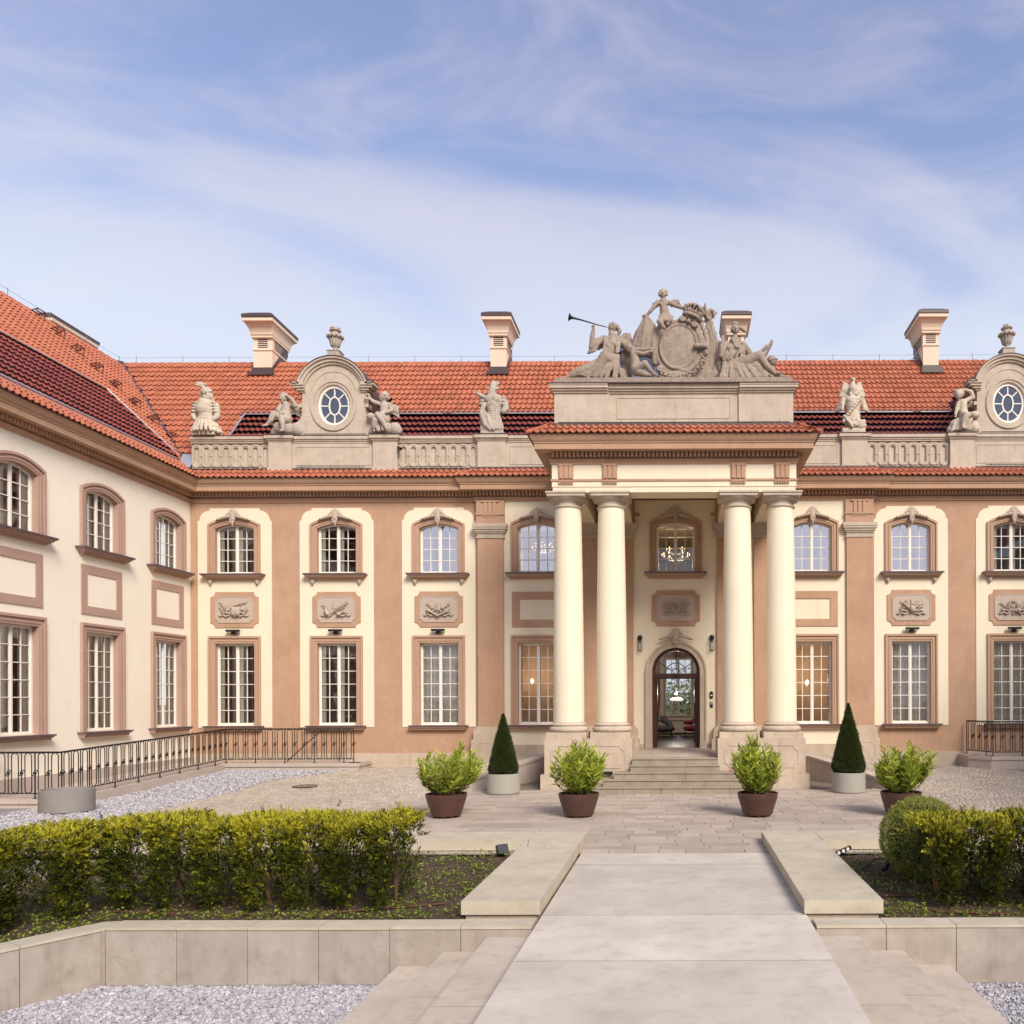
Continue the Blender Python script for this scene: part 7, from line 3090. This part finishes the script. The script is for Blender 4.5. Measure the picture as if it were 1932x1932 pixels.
# ================================================================== plants
def leaves(base, dirs, L, w, fold=0.25, bend=0.0, up=None):
    """diamond leaves: base (n,3), dirs (n,3), lengths (n,), widths (n,) -> V (4n,3), F (2n,3)"""
    n = len(base)
    d = dirs / np.linalg.norm(dirs, axis=1, keepdims=True)
    rnd = RNG.normal(0, 1, (n, 3)) if up is None else np.tile(np.array(up, float), (n, 1)) + RNG.normal(0, .35, (n, 3))
    s_ = np.cross(d, rnd)
    s_ /= np.linalg.norm(s_, axis=1, keepdims=True) + 1e-9
    nn = np.cross(s_, d)
    L = L[:, None]
    w = w[:, None]
    b0 = base
    m1 = base + d * L * .42 + s_ * w * .5 + nn * w * fold
    m2 = base + d * L * .42 - s_ * w * .5 + nn * w * fold
    t = base + d * L - nn * L * bend
    V = np.stack([b0, m1, t, m2], 1).reshape(-1, 3)
    i = np.arange(n)[:, None] * 4
    F = np.concatenate([i + np.array([[0, 1, 2]]), i + np.array([[0, 2, 3]])], 1).reshape(-1, 3)
    return V, F


def sprigs(P_, D_, size, tint, per=7, spread=.9):
    """small yew shoots: needles fanned along a twig"""
    n = len(P_)
    d = D_ / (np.linalg.norm(D_, axis=1, keepdims=True) + 1e-9)
    B, DD, LL, WW, TT = [], [], [], [], []
    for k in range(per):
        f = k / per
        off = RNG.normal(0, 1, (n, 3))
        off -= (off * d).sum(1, keepdims=True) * d
        off /= np.linalg.norm(off, axis=1, keepdims=True) + 1e-9
        B.append(P_ + d * (size * f)[:, None])
        DD.append(d * (.7 + .5 * f) + off * spread * (1 - .4 * f))
        LL.append(size * (.62 - .15 * f))
        WW.append(size * .17 * np.ones(n))
        TT.append(np.clip(tint + RNG.normal(0, .06, n) + .10 * (f - .5), 0, 1))
    B, DD, LL, WW, TT = np.concatenate(B), np.concatenate(DD), np.concatenate(LL), np.concatenate(WW), np.concatenate(TT)
    V, F = leaves(B, DD, LL, WW)
    return V, F, np.repeat(TT, 2)


def pseudo(x, y, z, k=1.0, s_=0.0):
    return (np.sin(x * 3.1 * k + s_) * np.cos(z * 3.7 * k + s_ * 2) + np.sin(x * 7.3 * k + z * 5.1 * k + s_) * .6 + np.sin(y * 6.1 * k + z * 8.3 * k + 1.7 + s_) * .5) / 2.1


def yew_hedge(label, a, b, width, height, n_shrubs, density, seed, group='clipped yew hedges'):
    """row of clipped yew shrubs grown together: light new shoots on top, bare stems and gaps below"""
    a, b = np.array(a, float), np.array(b, float)
    L = np.linalg.norm(b - a)
    d = (b - a) / L
    nrm = np.array([-d[1], d[0]])          # to the back
    if nrm[1] < 0:
        nrm = -nrm
    root = empty('yew_hedge', (float((a[0] + b[0]) / 2), float((a[1] + b[1]) / 2), -.03), label, 'hedge', group)
    zb = -.03
    N = int(density * L * (height + width) * 1.6)
    s_ = RNG.uniform(-.04, L + .04, N * 2)
    h = RNG.uniform(.02, 1.0, N * 2)
    which = RNG.random(N * 2)
    # each shrub narrows towards the ground
    ph = (s_ / L * n_shrubs) % 1.0
    cen = 1 - np.abs(ph - .5) * 2              # 1 at a stem, 0 between two shrubs
    idx = np.clip((s_ / L * n_shrubs).astype(int), 0, n_shrubs - 1)
    sh_t, sh_h = RNG.normal(0, .09, n_shrubs), RNG.normal(0, .016, n_shrubs)
    fill = np.clip(-.12 + 1.1 * h + 1.7 * (cen - .42) + .5 * pseudo(s_, h, h * 2, 2.9, seed), .03, 1.2)
    keep = RNG.random(N * 2) < fill
    bulge = .09 * pseudo(s_, h * 0, h, 1.6, seed) + .19 * (cen - .35)
    half = width / 2 * (.62 + .38 * np.clip(h * 2.2, 0, 1)) + bulge
    top = height * (1 + sh_h[idx] + .028 * pseudo(s_, s_ * 0, s_ * 0, 2.1, seed))
    z = zb + h * top
    side = np.where(which < .42, -1, np.where(which < .56, 1, 0))      # front, back, top/inside
    t = np.where(side != 0, side * half + RNG.normal(0, .035, N * 2), RNG.uniform(-1, 1, N * 2) * half)
    is_top = (side == 0) & (RNG.random(N * 2) < .55)
    z = np.where(is_top, zb + top + RNG.normal(0, .022, N * 2), z)
    tall = RNG.random(N * 2) < .012
    z = np.where(is_top & tall, z + RNG.uniform(.03, .11, N * 2), z)
    k = keep | is_top
    s_, z, t, h, side, is_top, cen, idx = s_[k], z[k], t[k], h[k], side[k], is_top[k], cen[k], idx[k]
    h = np.where(is_top, 1.0, h)
    X = a[0] + d[0] * s_ + nrm[0] * t
    Y = a[1] + d[1] * s_ + nrm[1] * t
    n = len(X)
    P_ = np.stack([X, Y, z], 1)
    out = np.stack([nrm[0] * side, nrm[1] * side, np.where(is_top, 1.1, .75)], 1) + RNG.normal(0, .45, (n, 3))
    e0 = (s_ < .12)
    e1 = (s_ > L - .12)
    out[e0, :2] -= d * .8
    out[e1, :2] += d * .8
    new = RNG.random(n)
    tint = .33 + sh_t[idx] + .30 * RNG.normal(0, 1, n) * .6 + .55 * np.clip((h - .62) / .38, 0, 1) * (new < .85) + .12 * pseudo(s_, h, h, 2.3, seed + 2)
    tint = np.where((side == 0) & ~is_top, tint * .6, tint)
    size = RNG.uniform(.055, .12, n) * np.where(is_top, .85, 1)
    V, F, T = sprigs(P_, out, size, np.clip(tint, 0.02, 1), per=8, spread=.75)
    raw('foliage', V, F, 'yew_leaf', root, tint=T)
    rr = random.Random(seed)
    for i in range(n_shrubs):
        sc_ = (i + .5) * L / n_shrubs + rr.uniform(-.06, .06)
        p = a + d * sc_
        g = MB()
        for q in range(rr.choice((2, 3, 3))):
            o = rr.uniform(-.22, .22)
            f_ = rr.uniform(-width * .56, -width * .1)
            p0 = Vector((p[0], p[1], zb - .03))
            p1 = Vector((p[0] + d[0] * o * .4 + nrm[0] * f_ * .6, p[1] + d[1] * o * .4 + nrm[1] * f_ * .6, zb + height * .42))
            p2 = Vector((p[0] + d[0] * o + nrm[0] * f_, p[1] + d[1] * o + nrm[1] * f_, zb + height * rr.uniform(.8, .93)))
            g.tube([p0, p1, p2], .014, 6, radii=[.022, .015, .007])
            for w in range(4):
                m_ = p1.lerp(p2, rr.uniform(-.4, .6))
                g.tube([m_, m_ + Vector((rr.uniform(-.15, .15), rr.uniform(-.2, .05), rr.uniform(.08, .2)))], .005, 5)
        build('stem', g, 'bark', root)
    return root


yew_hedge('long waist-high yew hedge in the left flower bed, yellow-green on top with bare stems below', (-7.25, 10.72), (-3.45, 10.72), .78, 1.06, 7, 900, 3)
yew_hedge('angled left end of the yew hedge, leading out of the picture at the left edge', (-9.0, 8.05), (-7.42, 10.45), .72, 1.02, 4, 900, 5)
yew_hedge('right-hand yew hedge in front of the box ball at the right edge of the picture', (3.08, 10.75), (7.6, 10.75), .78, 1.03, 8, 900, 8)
# a stray shoot corner at the lower left edge of the picture
# box ball
bc = Vector((3.56, 12.15, .555))
ball = empty('box_ball', (bc.x, bc.y, -.03), 'round clipped box ball behind the right end of the border', 'shrub')
n = 17000
dd = RNG.normal(0, 1, (n, 3))
dd /= np.linalg.norm(dd, axis=1, keepdims=True)
rad = .575 + .02 * pseudo(dd[:, 0] * 2, dd[:, 1] * 2, dd[:, 2] * 2, 1.5) + RNG.normal(0, .010, n)
rad = np.where(RNG.random(n) < .22, rad * RNG.uniform(.82, .97, n), rad)
P_ = np.array(bc) + dd * rad[:, None]
k = P_[:, 2] > -.02
P_, dd = P_[k], dd[k]
V, F, T = sprigs(P_, dd + RNG.normal(0, .6, dd.shape), RNG.uniform(.028, .042, len(P_)), np.clip(.5 + .28 * RNG.normal(0, 1, len(P_)), 0, 1), per=5, spread=1.3)
raw('foliage', V, F, 'box_leaf', ball, tint=T)
build('stem', MB().tube([(bc.x, bc.y, -.06), (bc.x + .02, bc.y, .5)], .03, 7), 'bark', ball)
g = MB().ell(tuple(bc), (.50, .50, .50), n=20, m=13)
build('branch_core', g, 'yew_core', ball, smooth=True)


# ground cover and debris in the beds
def cover(n, xr, yr_, lim, name, mat, size, hgt, dens):
    x, y = RNG.uniform(*xr, n), RNG.uniform(*yr_, n)
    k = lim(x, y) & (RNG.random(n) < dens(x, y) * .62)
    x, y = x[k], y[k]
    m = len(x)
    z = soil_h(x, y) + RNG.uniform(.0, 1, m) * hgt
    P_ = np.stack([x, y, z], 1)
    D_ = np.stack([RNG.normal(0, 1, m), RNG.normal(0, 1, m), RNG.uniform(.0, .9, m)], 1)
    V, F = leaves(P_, D_, RNG.uniform(.6, 1.3, m) * size, RNG.uniform(.5, .9, m) * size, up=(0, 0, 1))
    return raw(name, V, F, mat, None, tint=np.repeat(np.clip(.5 + .25 * RNG.normal(0, 1, m), 0, 1), 2), kind='stuff')


def lim_left(x, y):
    return ((y > 9.85) | ((x < -6.6) & (y > 10.05 + (x + 6.6) * 1.58))) & ~((x > -2.66) & (y < 14.2)) & (y < 14.15)


def patch(x, y, s_=0):
    return pseudo(x, y, y, 1.2, s_)


cover(52000, (-9.2, -2.66), (6.5, 14.15), lim_left, 'ground_cover', 'cover_leaf', .042, .07,
      lambda x, y: np.clip(.15 + .8 * np.exp(-((np.abs(y - 9.95)) / .20) ** 2) * (x < -3.2) + .75 * (patch(x, y) > .15) * (x > -3.9) + .2 * (patch(x, y, 2) > .3) + .8 * (np.abs(y - (10.25 + (x + 6.6) * 1.58)) < .22) * (x < -6.7), 0, 1))
cover(42000, (2.48, 8.8), (9.8, 14.1), lambda x, y: x > 0, 'ground_cover', 'cover_leaf', .040, .07,
      lambda x, y: np.clip(.08 + .8 * (patch(x, y, 1) > .3) + .4 * (y < 10.1), 0, 1))
cover(9000, (-9.2, -2.66), (6.5, 14.15), lim_left, 'dry_leaves', 'dry_leaf', .028, .02, lambda x, y: np.full(len(x), .8))
cover(8000, (2.48, 8.8), (9.8, 14.1), lambda x, y: x > 0, 'dry_leaves', 'dry_leaf', .028, .02, lambda x, y: np.full(len(x), .8))
# brown pipes and a cable with its spotlight
for i, (pts, lb) in enumerate(([[(2.75, 11.9), (3.4, 11.82), (4.0, 11.9)], 'brown irrigation pipe on the soil behind the right border, nearest the box ball'],
                               [[(2.70, 10.95), (3.1, 10.95), (3.5, 11.1), (4.2, 11.0)], 'brown irrigation pipe on the soil in front of the box ball'],
                               [[(3.0, 10.45), (3.2, 10.25), (3.55, 10.05), (4.0, 10.0)], 'thick brown irrigation pipe on the soil below the right yew hedge'],
                               [[(-7.0, 10.25), (-5.6, 10.18), (-4.2, 10.3), (-3.0, 10.6)], 'brown irrigation pipe on the soil under the left yew hedge'])):
    g = MB()
    P3 = [Vector((x, y, float(soil_h(x, y)) + .022)) for x, y in pts]
    g.tube(P3, .012, 6)
    o = build('irrigation_pipe', g, 'pipe_brown')
    tag(o, lb, 'pipe', 'irrigation pipes in the beds')
t = empty('garden_spotlight', (3.0, 12.9, 0), 'black garden spotlight with looped cable on the soil beside the box ball', 'spotlight')
g = MB()
g.capsule((3.12, 12.35, .17), .045, (3.06, 12.35, .06), .05, 10)
build('lamp_head', g, 'black_plastic', t, smooth=60)
for k in range(2):
    g = MB().tube([(2.45 + .05 * k, 12.7 - .1 * k, 0), (2.62, 12.35, .01), (2.8, 12.4, .08), (2.95, 12.42 + .05 * k, .19), (3.08, 12.38, .20)], .011, 6)
    build('cable', g, 'black_plastic', t)
t = empty('garden_spotlight', (2.6, 13.6, 0), 'black strip spotlight with four lenses at the inner corner of the right border', 'spotlight')
M = Matrix.Translation((2.68, 13.75, .05)) @ Matrix.Rotation(R(-18), 4, 'Y') @ Matrix.Rotation(R(20), 4, 'Z')
build('housing', MB(M).box(-.2, .2, -.03, .03, -.03, .04), 'black_plastic', t)
for k in range(4):
    g = MB(M)
    x = -.14 + k * .09
    g.add([(x + .03 * math.cos(a), -.031, .005 + .03 * math.sin(a)) for a in np.linspace(0, 2 * PI, 13)[:-1]], [tuple(range(12))])
    build('lens', g, 'white_paint', t)
t = empty('garden_spotlight', (-2.95, 13.7, 0), 'small black spotlight on a spike at the inner corner of the left border', 'spotlight')
M = Matrix.Translation((-2.95, 13.75, .12)) @ Matrix.Rotation(R(35), 4, 'Z') @ Matrix.Rotation(R(-25), 4, 'X')
build('lamp_head', MB(M).box(-.09, .09, -.05, .05, -.09, .07), 'black_plastic', t)
build('spike', MB().tube([(-2.95, 13.75, -.1), (-2.95, 13.75, .06)], .012, 6), 'black_plastic', t)
for k in range(5):
    build('stalk', MB().tube([(-2.8 + .12 * k, 13.7, -.05), (-2.75 + .13 * k, 13.66, .10 + .09 * (k % 3))], .004, 4), 'black_iron', t)


# ------------------------------------------------------------------ potted oleanders
def oleander(x, y, seed, label, lean=0.0, h=1.25, w=.70):
    t = empty('potted_oleander', (x, y, 0), label, 'potted plant', 'brown pots with oleander bushes')
    M = Matrix.Translation((x, y, 0))
    prof = [(.30, .04), (.325, .05), (.375, .22), (.418, .36), (.432, .40), (.452, .50), (.452, .525), (.44, .53), (.43, .525), (.425, .47), (.42, .47)]
    build('pot', MB(M).lathe(prof, n=40), 'pot_brown', t, smooth=35)
    build('soil', MB(M).lathe([(.415, .44), (.418, .475), (.2, .485), (.02, .49)], n=20), 'soil', t, smooth=60)
    g = MB(M)
    for a in (40, 130, 220, 310, 270):
        g.box(.24 * math.cos(R(a)) - .05, .24 * math.cos(R(a)) + .05, .24 * math.sin(R(a)) - .04, .24 * math.sin(R(a)) + .04, .004, .05)
    build('foot', g, 'pot_brown', t)
    rr = np.random.default_rng(seed)
    B, D_, L_, T_ = [], [], [], []
    g = MB(M)
    nst = int(rr.integers(54, 74))
    for i in range(nst):
        a = rr.uniform(0, 2 * PI)
        r0 = rr.uniform(0, .26)
        sp_ = math.sqrt(rr.uniform(0, 1))
        hh = h * rr.uniform(.55, 1.0) * (1 - .22 * sp_ ** 2) * (1.1 if i % 13 == 0 else 1)
        p0 = Vector((r0 * math.cos(a), r0 * math.sin(a), .47))
        p2 = Vector((w * sp_ * math.cos(a) * .85 + lean, w * sp_ * math.sin(a) * .8, .44 + hh * (.93 + .07 * math.sin(i * 2.3))))
        p1 = p0.lerp(p2, .5) + Vector((math.cos(a), math.sin(a), 0)) * .14 * sp_
        g.tube([p0, p1, p2], .006, 5, radii=[.009, .006, .003])
        nl = int(26 + 14 * rr.random())
        for k in range(nl):
            f = .10 + .90 * (k / nl) ** .9
            q = p0.lerp(p1, f * 2) if f < .5 else p1.lerp(p2, f * 2 - 1)
            dr = (p2 - p1).normalized()
            b = rr.uniform(0, 2 * PI)
            out = Vector((math.cos(b), math.sin(b), 0))
            dd_ = dr * rr.uniform(.6, 1.5) + out * rr.uniform(.6, 2.0) * (1.25 - .55 * f)
            B.append(q)
            D_.append(dd_)
            L_.append(rr.uniform(.12, .23))
            T_.append(.36 + .34 * f + rr.normal(0, .16))
    build('stem', g, 'bark', t)
    B, D_, L_ = np.array([tuple(p) for p in B]), np.array([tuple(p) for p in D_]), np.array(L_)
    V, F = leaves(B + np.array([x, y, 0]), D_, L_, L_ * .165, fold=.3, bend=.22)
    raw('foliage', V, F, 'oleander_leaf', t, tint=np.repeat(np.clip(T_, 0, 1), 2))
    return t


oleander(-5.17, 18.35, 1, 'brown pot with a wide yellow-green oleander, leftmost of the four', .10, 1.20, .84)
oleander(-2.23, 18.35, 2, 'brown pot with a bushy oleander standing left of the path before the portico steps', 0.0, 1.32, .76)
oleander(1.74, 18.35, 3, 'brown pot with an oleander showing pink flowers, right of the portico steps', -.04, 1.36, .60)
oleander(4.92, 18.35, 4, 'brown pot with an oleander behind the box ball, rightmost of the four', .08, 1.20, .74)
# pink flower tufts of the third bush
t3 = [o for o in bpy.data.objects if o.name.startswith('potted_oleander')][2]
emit = base_mat('pink_petal', (.70, .22, .34), .6)
n = 26
PP = np.array([1.12, 18.2, 1.02]) + RNG.normal(0, .03, (n, 3))
V, F = leaves(PP, RNG.normal(0, 1, (n, 3)), np.full(n, .035), np.full(n, .022))
raw('flower', V, F, 'pink_petal', t3)


# ------------------------------------------------------------------ grey drums
def drum(t, x, y, r, h, mat, soil=True, rim=.03):
    M = Matrix.Translation((x, y, 0))
    build('drum', MB(M).lathe([(r * .97, .012), (r, .03), (r, h), (r - .006, h + .006), (r - rim, h + .006), (r - rim - .002, h - .10)], n=56), mat, t, smooth=35)
    build('base', MB(M).lathe([(r * .94, .0), (r * .94, .014)], n=40), 'black_plastic', t)
    if soil:
        build('soil', MB(M).lathe([(r - rim - .004, h - .14), (r - rim - .006, h - .05), (.02, h - .04)], n=24), 'soil', t, smooth=60)


def cone_yew(x, y, r, z0, z1, label, seed):
    t = empty('potted_yew_cone', (x, y, 0), label, 'potted plant', 'grey drums with clipped yew cones')
    drum(t, x, y, .46, .55, 'drum_grey')
    n = 24000
    u = RNG.random(n) ** .62
    h = 1 - u
    h = np.where(RNG.random(n) < .06, RNG.uniform(.85, 1, n), h)
    a = RNG.uniform(0, 2 * PI, n)
    prof = r * (1 - h) ** 1.0 * 1.04
    low = np.clip(h / .06, 0, 1)
    prof = prof * (.86 + .14 * low)
    prof += .018 * pseudo(a * 1.5, h * 4, h * 9, 1.0, seed) + RNG.normal(0, .016, n)
    X, Y, Z = x + prof * np.cos(a), y + prof * np.sin(a), z0 + h * (z1 - z0)
    P_ = np.stack([X, Y, Z], 1)
    D_ = np.stack([np.cos(a), np.sin(a), np.full(n, .6)], 1) + RNG.normal(0, .5, (n, 3))
    V, F, T = sprigs(P_, D_, RNG.uniform(.035, .065, n) * (.45 + .55 * np.clip((1 - h) * 2.5, 0, 1)), np.clip(.45 + .28 * RNG.normal(0, 1, n), 0, 1), per=5, spread=1.0)
    raw('foliage', V, F, 'yew_dark_leaf', t, tint=T)
    build('stem', MB().tube([(x, y, z0 - .12), (x, y, z1 - .1)], .02, 7, radii=[.03, .006]), 'bark', t)
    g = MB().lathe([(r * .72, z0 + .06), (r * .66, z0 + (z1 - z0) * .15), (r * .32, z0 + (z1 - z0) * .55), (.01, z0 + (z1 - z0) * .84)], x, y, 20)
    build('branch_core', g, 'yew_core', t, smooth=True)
    return t


cone_yew(-4.88, 22.95, .365, .58, 2.20, 'grey drum planter with a slim dark yew cone left of the portico', 1)
cone_yew(4.70, 22.95, .425, .58, 2.46, 'grey drum planter with a taller dark yew cone right of the portico', 2)
t = empty('empty_planter', (-14.4, 19.45, 0), 'empty low grey drum planter on white gravel in front of the iron railing', 'planter')
drum(t, -14.4, 19.45, .55, .53, 'drum_grey_dark', False, .035)
build('filling', MB(Matrix.Translation((-14.4, 19.45, 0))).lathe([(.50, .3), (.50, .47), (.02, .48)], n=24), 'gravel_bed', t)

# ------------------------------------------------------------------ lamps and small fittings on the facade
for i, a in enumerate(BAYS[:5]):
    lb = ['black wall spotlight above the ground-floor window nearest the left wing', 'black wall spotlight above the second ground-floor window from the left wing',
          'black wall spotlight above the ground-floor window just left of the tall pilaster', 'black wall spotlight above the ground-floor window just right of the tall pilaster on the right',
          'black wall spotlight above the ground-floor window at the right edge'][i]
    t = empty('wall_spotlight', (a, FY, 5.0), lb, 'light', 'black spotlights over the ground-floor windows')
    build('housing', MB(MAIN).box(a - .23, a + .23, -.22, -.11, 4.985, 5.06), 'black_plastic', t)
    g = MB(MAIN)
    g.box(a - .08, a + .08, -.13, -.023, 4.93, 4.984)
    g.capsule((a - .06, -.12, 4.93), .04, (a + .03, -.12, 4.92), .035, 8)
    g.tube([(a + .17, -.16, 4.98), (a + .19, -.08, 4.93), (a + .15, -.024, 4.94)], .008, 5)
    g.tube([(a - .19, -.16, 4.98), (a - .17, -.08, 4.94), (a - .15, -.024, 4.95)], .008, 5)
    build('bracket', g, 'black_plastic', t)
for s_, lb in ((-1, 'black cylindrical cage lantern on the wall left of the door arch'), (1, 'black cylindrical cage lantern on the wall right of the door arch')):
    x = EB + s_ * 1.25
    t = empty('wall_lantern', (x, FY - .1, 4.6), lb, 'lantern', 'lanterns beside the door')
    M = Matrix.Translation((x, FY - .20, 0))
    build('mount', MB(M).ell((0, .04, 4.74), (.085, .06, .085)), 'black_iron', t, smooth=True)
    g = MB(M)
    for z in (4.27, 4.66):
        g.tube([(.075 * math.cos(a), .075 * math.sin(a), z) for a in np.linspace(0, 2 * PI, 15)[:-1]], .010, 5, closed=True)
    for k in range(6):
        a = 2 * PI * k / 6
        g.tube([(.075 * math.cos(a), .075 * math.sin(a), 4.27), (.075 * math.cos(a), .075 * math.sin(a), 4.66)], .007, 5)
    build('cage', g, 'black_iron', t)
    build('lamp_holder', MB(M).lathe([(.022, 4.56), (.022, 4.70)], n=10), 'black_iron', t)
    build('tube', MB(M).lathe([(.018, 4.33), (.018, 4.56)], n=10), 'white_paint', t)
x = (1342 - 1281) / 54.0
t = empty('door_intercom', (x, FY - .1, 2.75), 'black door intercom with a small white screen on the wall right of the door', 'intercom')
M = Matrix.Translation((x, FY - .1, 0))
build('housing', MB(M).plate([stadium(0, 2.60, 2.86, .06, 4)], -.04, -.001), 'black_plastic', t)
build('screen', MB(M).box(-.035, .035, -.045, -.0405, 2.70, 2.74), 'white_paint', t)
t = empty('card_reader', (x, FY - .1, 2.35), 'small black and grey card reader below the intercom right of the door', 'card reader')
build('housing', MB(M).box(-.045, .05, -.035, -.001, 2.30, 2.40), 'black_plastic', t)
build('cover', MB(M).box(-.045, .05, -.04, -.001, 2.401, 2.50), 'grey_plastic', t)

# bird spikes on the capitals
ME_SP = None
g = MB()
for k in range(26):
    u_ = -.56 + 1.12 * k / 25
    g.tube([(u_, -.50, 0), (u_ + random.uniform(-.03, .03), -.54, .11)], .0022, 3)
ME_SP = mk_mesh('bird_spikes', g, 'wire_grey')
for o_ in (-3.17, -1.885, 1.885, 3.17):
    o = bpy.data.objects.new('bird_spikes', ME_SP)
    COL.objects.link(o)
    o.parent = palace
    o.location = Vector((CX + o_, AX, 8.68)) - Vector(palace.location)

# garden beyond the hall window and the far side of the court
t = empty('garden_shrub', (-.5, 50, -.7), 'sunlit green shrub seen through the hall window behind the open door', 'shrub')
n = 7000
dd = RNG.normal(0, 1, (n, 3))
P_ = np.array([-.3, 53, 1.6]) + dd * np.array([2.4, 1.2, 1.0])
V, F = leaves(P_, dd + RNG.normal(0, .5, (n, 3)), np.full(n, .20), np.full(n, .13))
raw('foliage', V, F, 'cover_leaf', t, tint=np.repeat(np.clip(.5 + .3 * RNG.normal(0, 1, n), 0, 1), 2))
build('stem', MB().tube([(-.3, 52, -.75), (-.3, 52, 2.5)], .08, 7), 'bark', t)


# ------------------------------------------------------------------ the ranges that close the court behind and beside the camera
t = empty('court_range', (0, -24, -.7), 'palace range closing the court behind the camera, outside the picture', 'building')
g = MB().box(-22, 22, -34, -24, -.75, 8.6)
build('wall', g, 'cream_wing', t)
g = MB().prism([(0, 0), (1, 0)], 0, 1) if False else MB().add([(-22.5, -23.5, 8.6), (22.5, -23.5, 8.6), (22.5, -29, 13.2), (-22.5, -29, 13.2), (22.5, -34.5, 8.6), (-22.5, -34.5, 8.6)], [(0, 1, 2, 3), (3, 2, 4, 5), (0, 3, 5), (1, 4, 2), (0, 5, 4, 1)])
build('roof', g, 'tile', t)
for k in range(11):
    for z in (1.0, 5.3):
        build('window', MB().box(-19.5 + 3.9 * k - .7, -19.5 + 3.9 * k + .7, -24.02, -23.97, z, z + 2.3), 'blue_metal', t)
t = empty('side_wing', (16.85, 14, 0), 'cream side wing of the palace on the right, outside the picture', 'building')
build('wall', MB().box(16.9, 24.0, 2, FY - .01, -.4, 9.9), 'cream_wing', t)
build('roof', MB().add([(16.2, 2, 10.1), (16.2, FY - .7, 10.1), (22.9, 34.3, RZ - .2), (22.9, 2, RZ - .2), (29.5, 2, 10.0), (29.5, 34.3, 10.0)], [(0, 1, 2, 3), (3, 2, 5, 4)]), 'tile', t)
for k in range(8):
    for z in (1.7, 7.0):
        build('window', MB().box(16.86, 16.899, 4.6 + 3.15 * k - .66, 4.6 + 3.15 * k + .66, z, z + (2.9 if z < 3 else 1.7)), 'blue_metal', t)
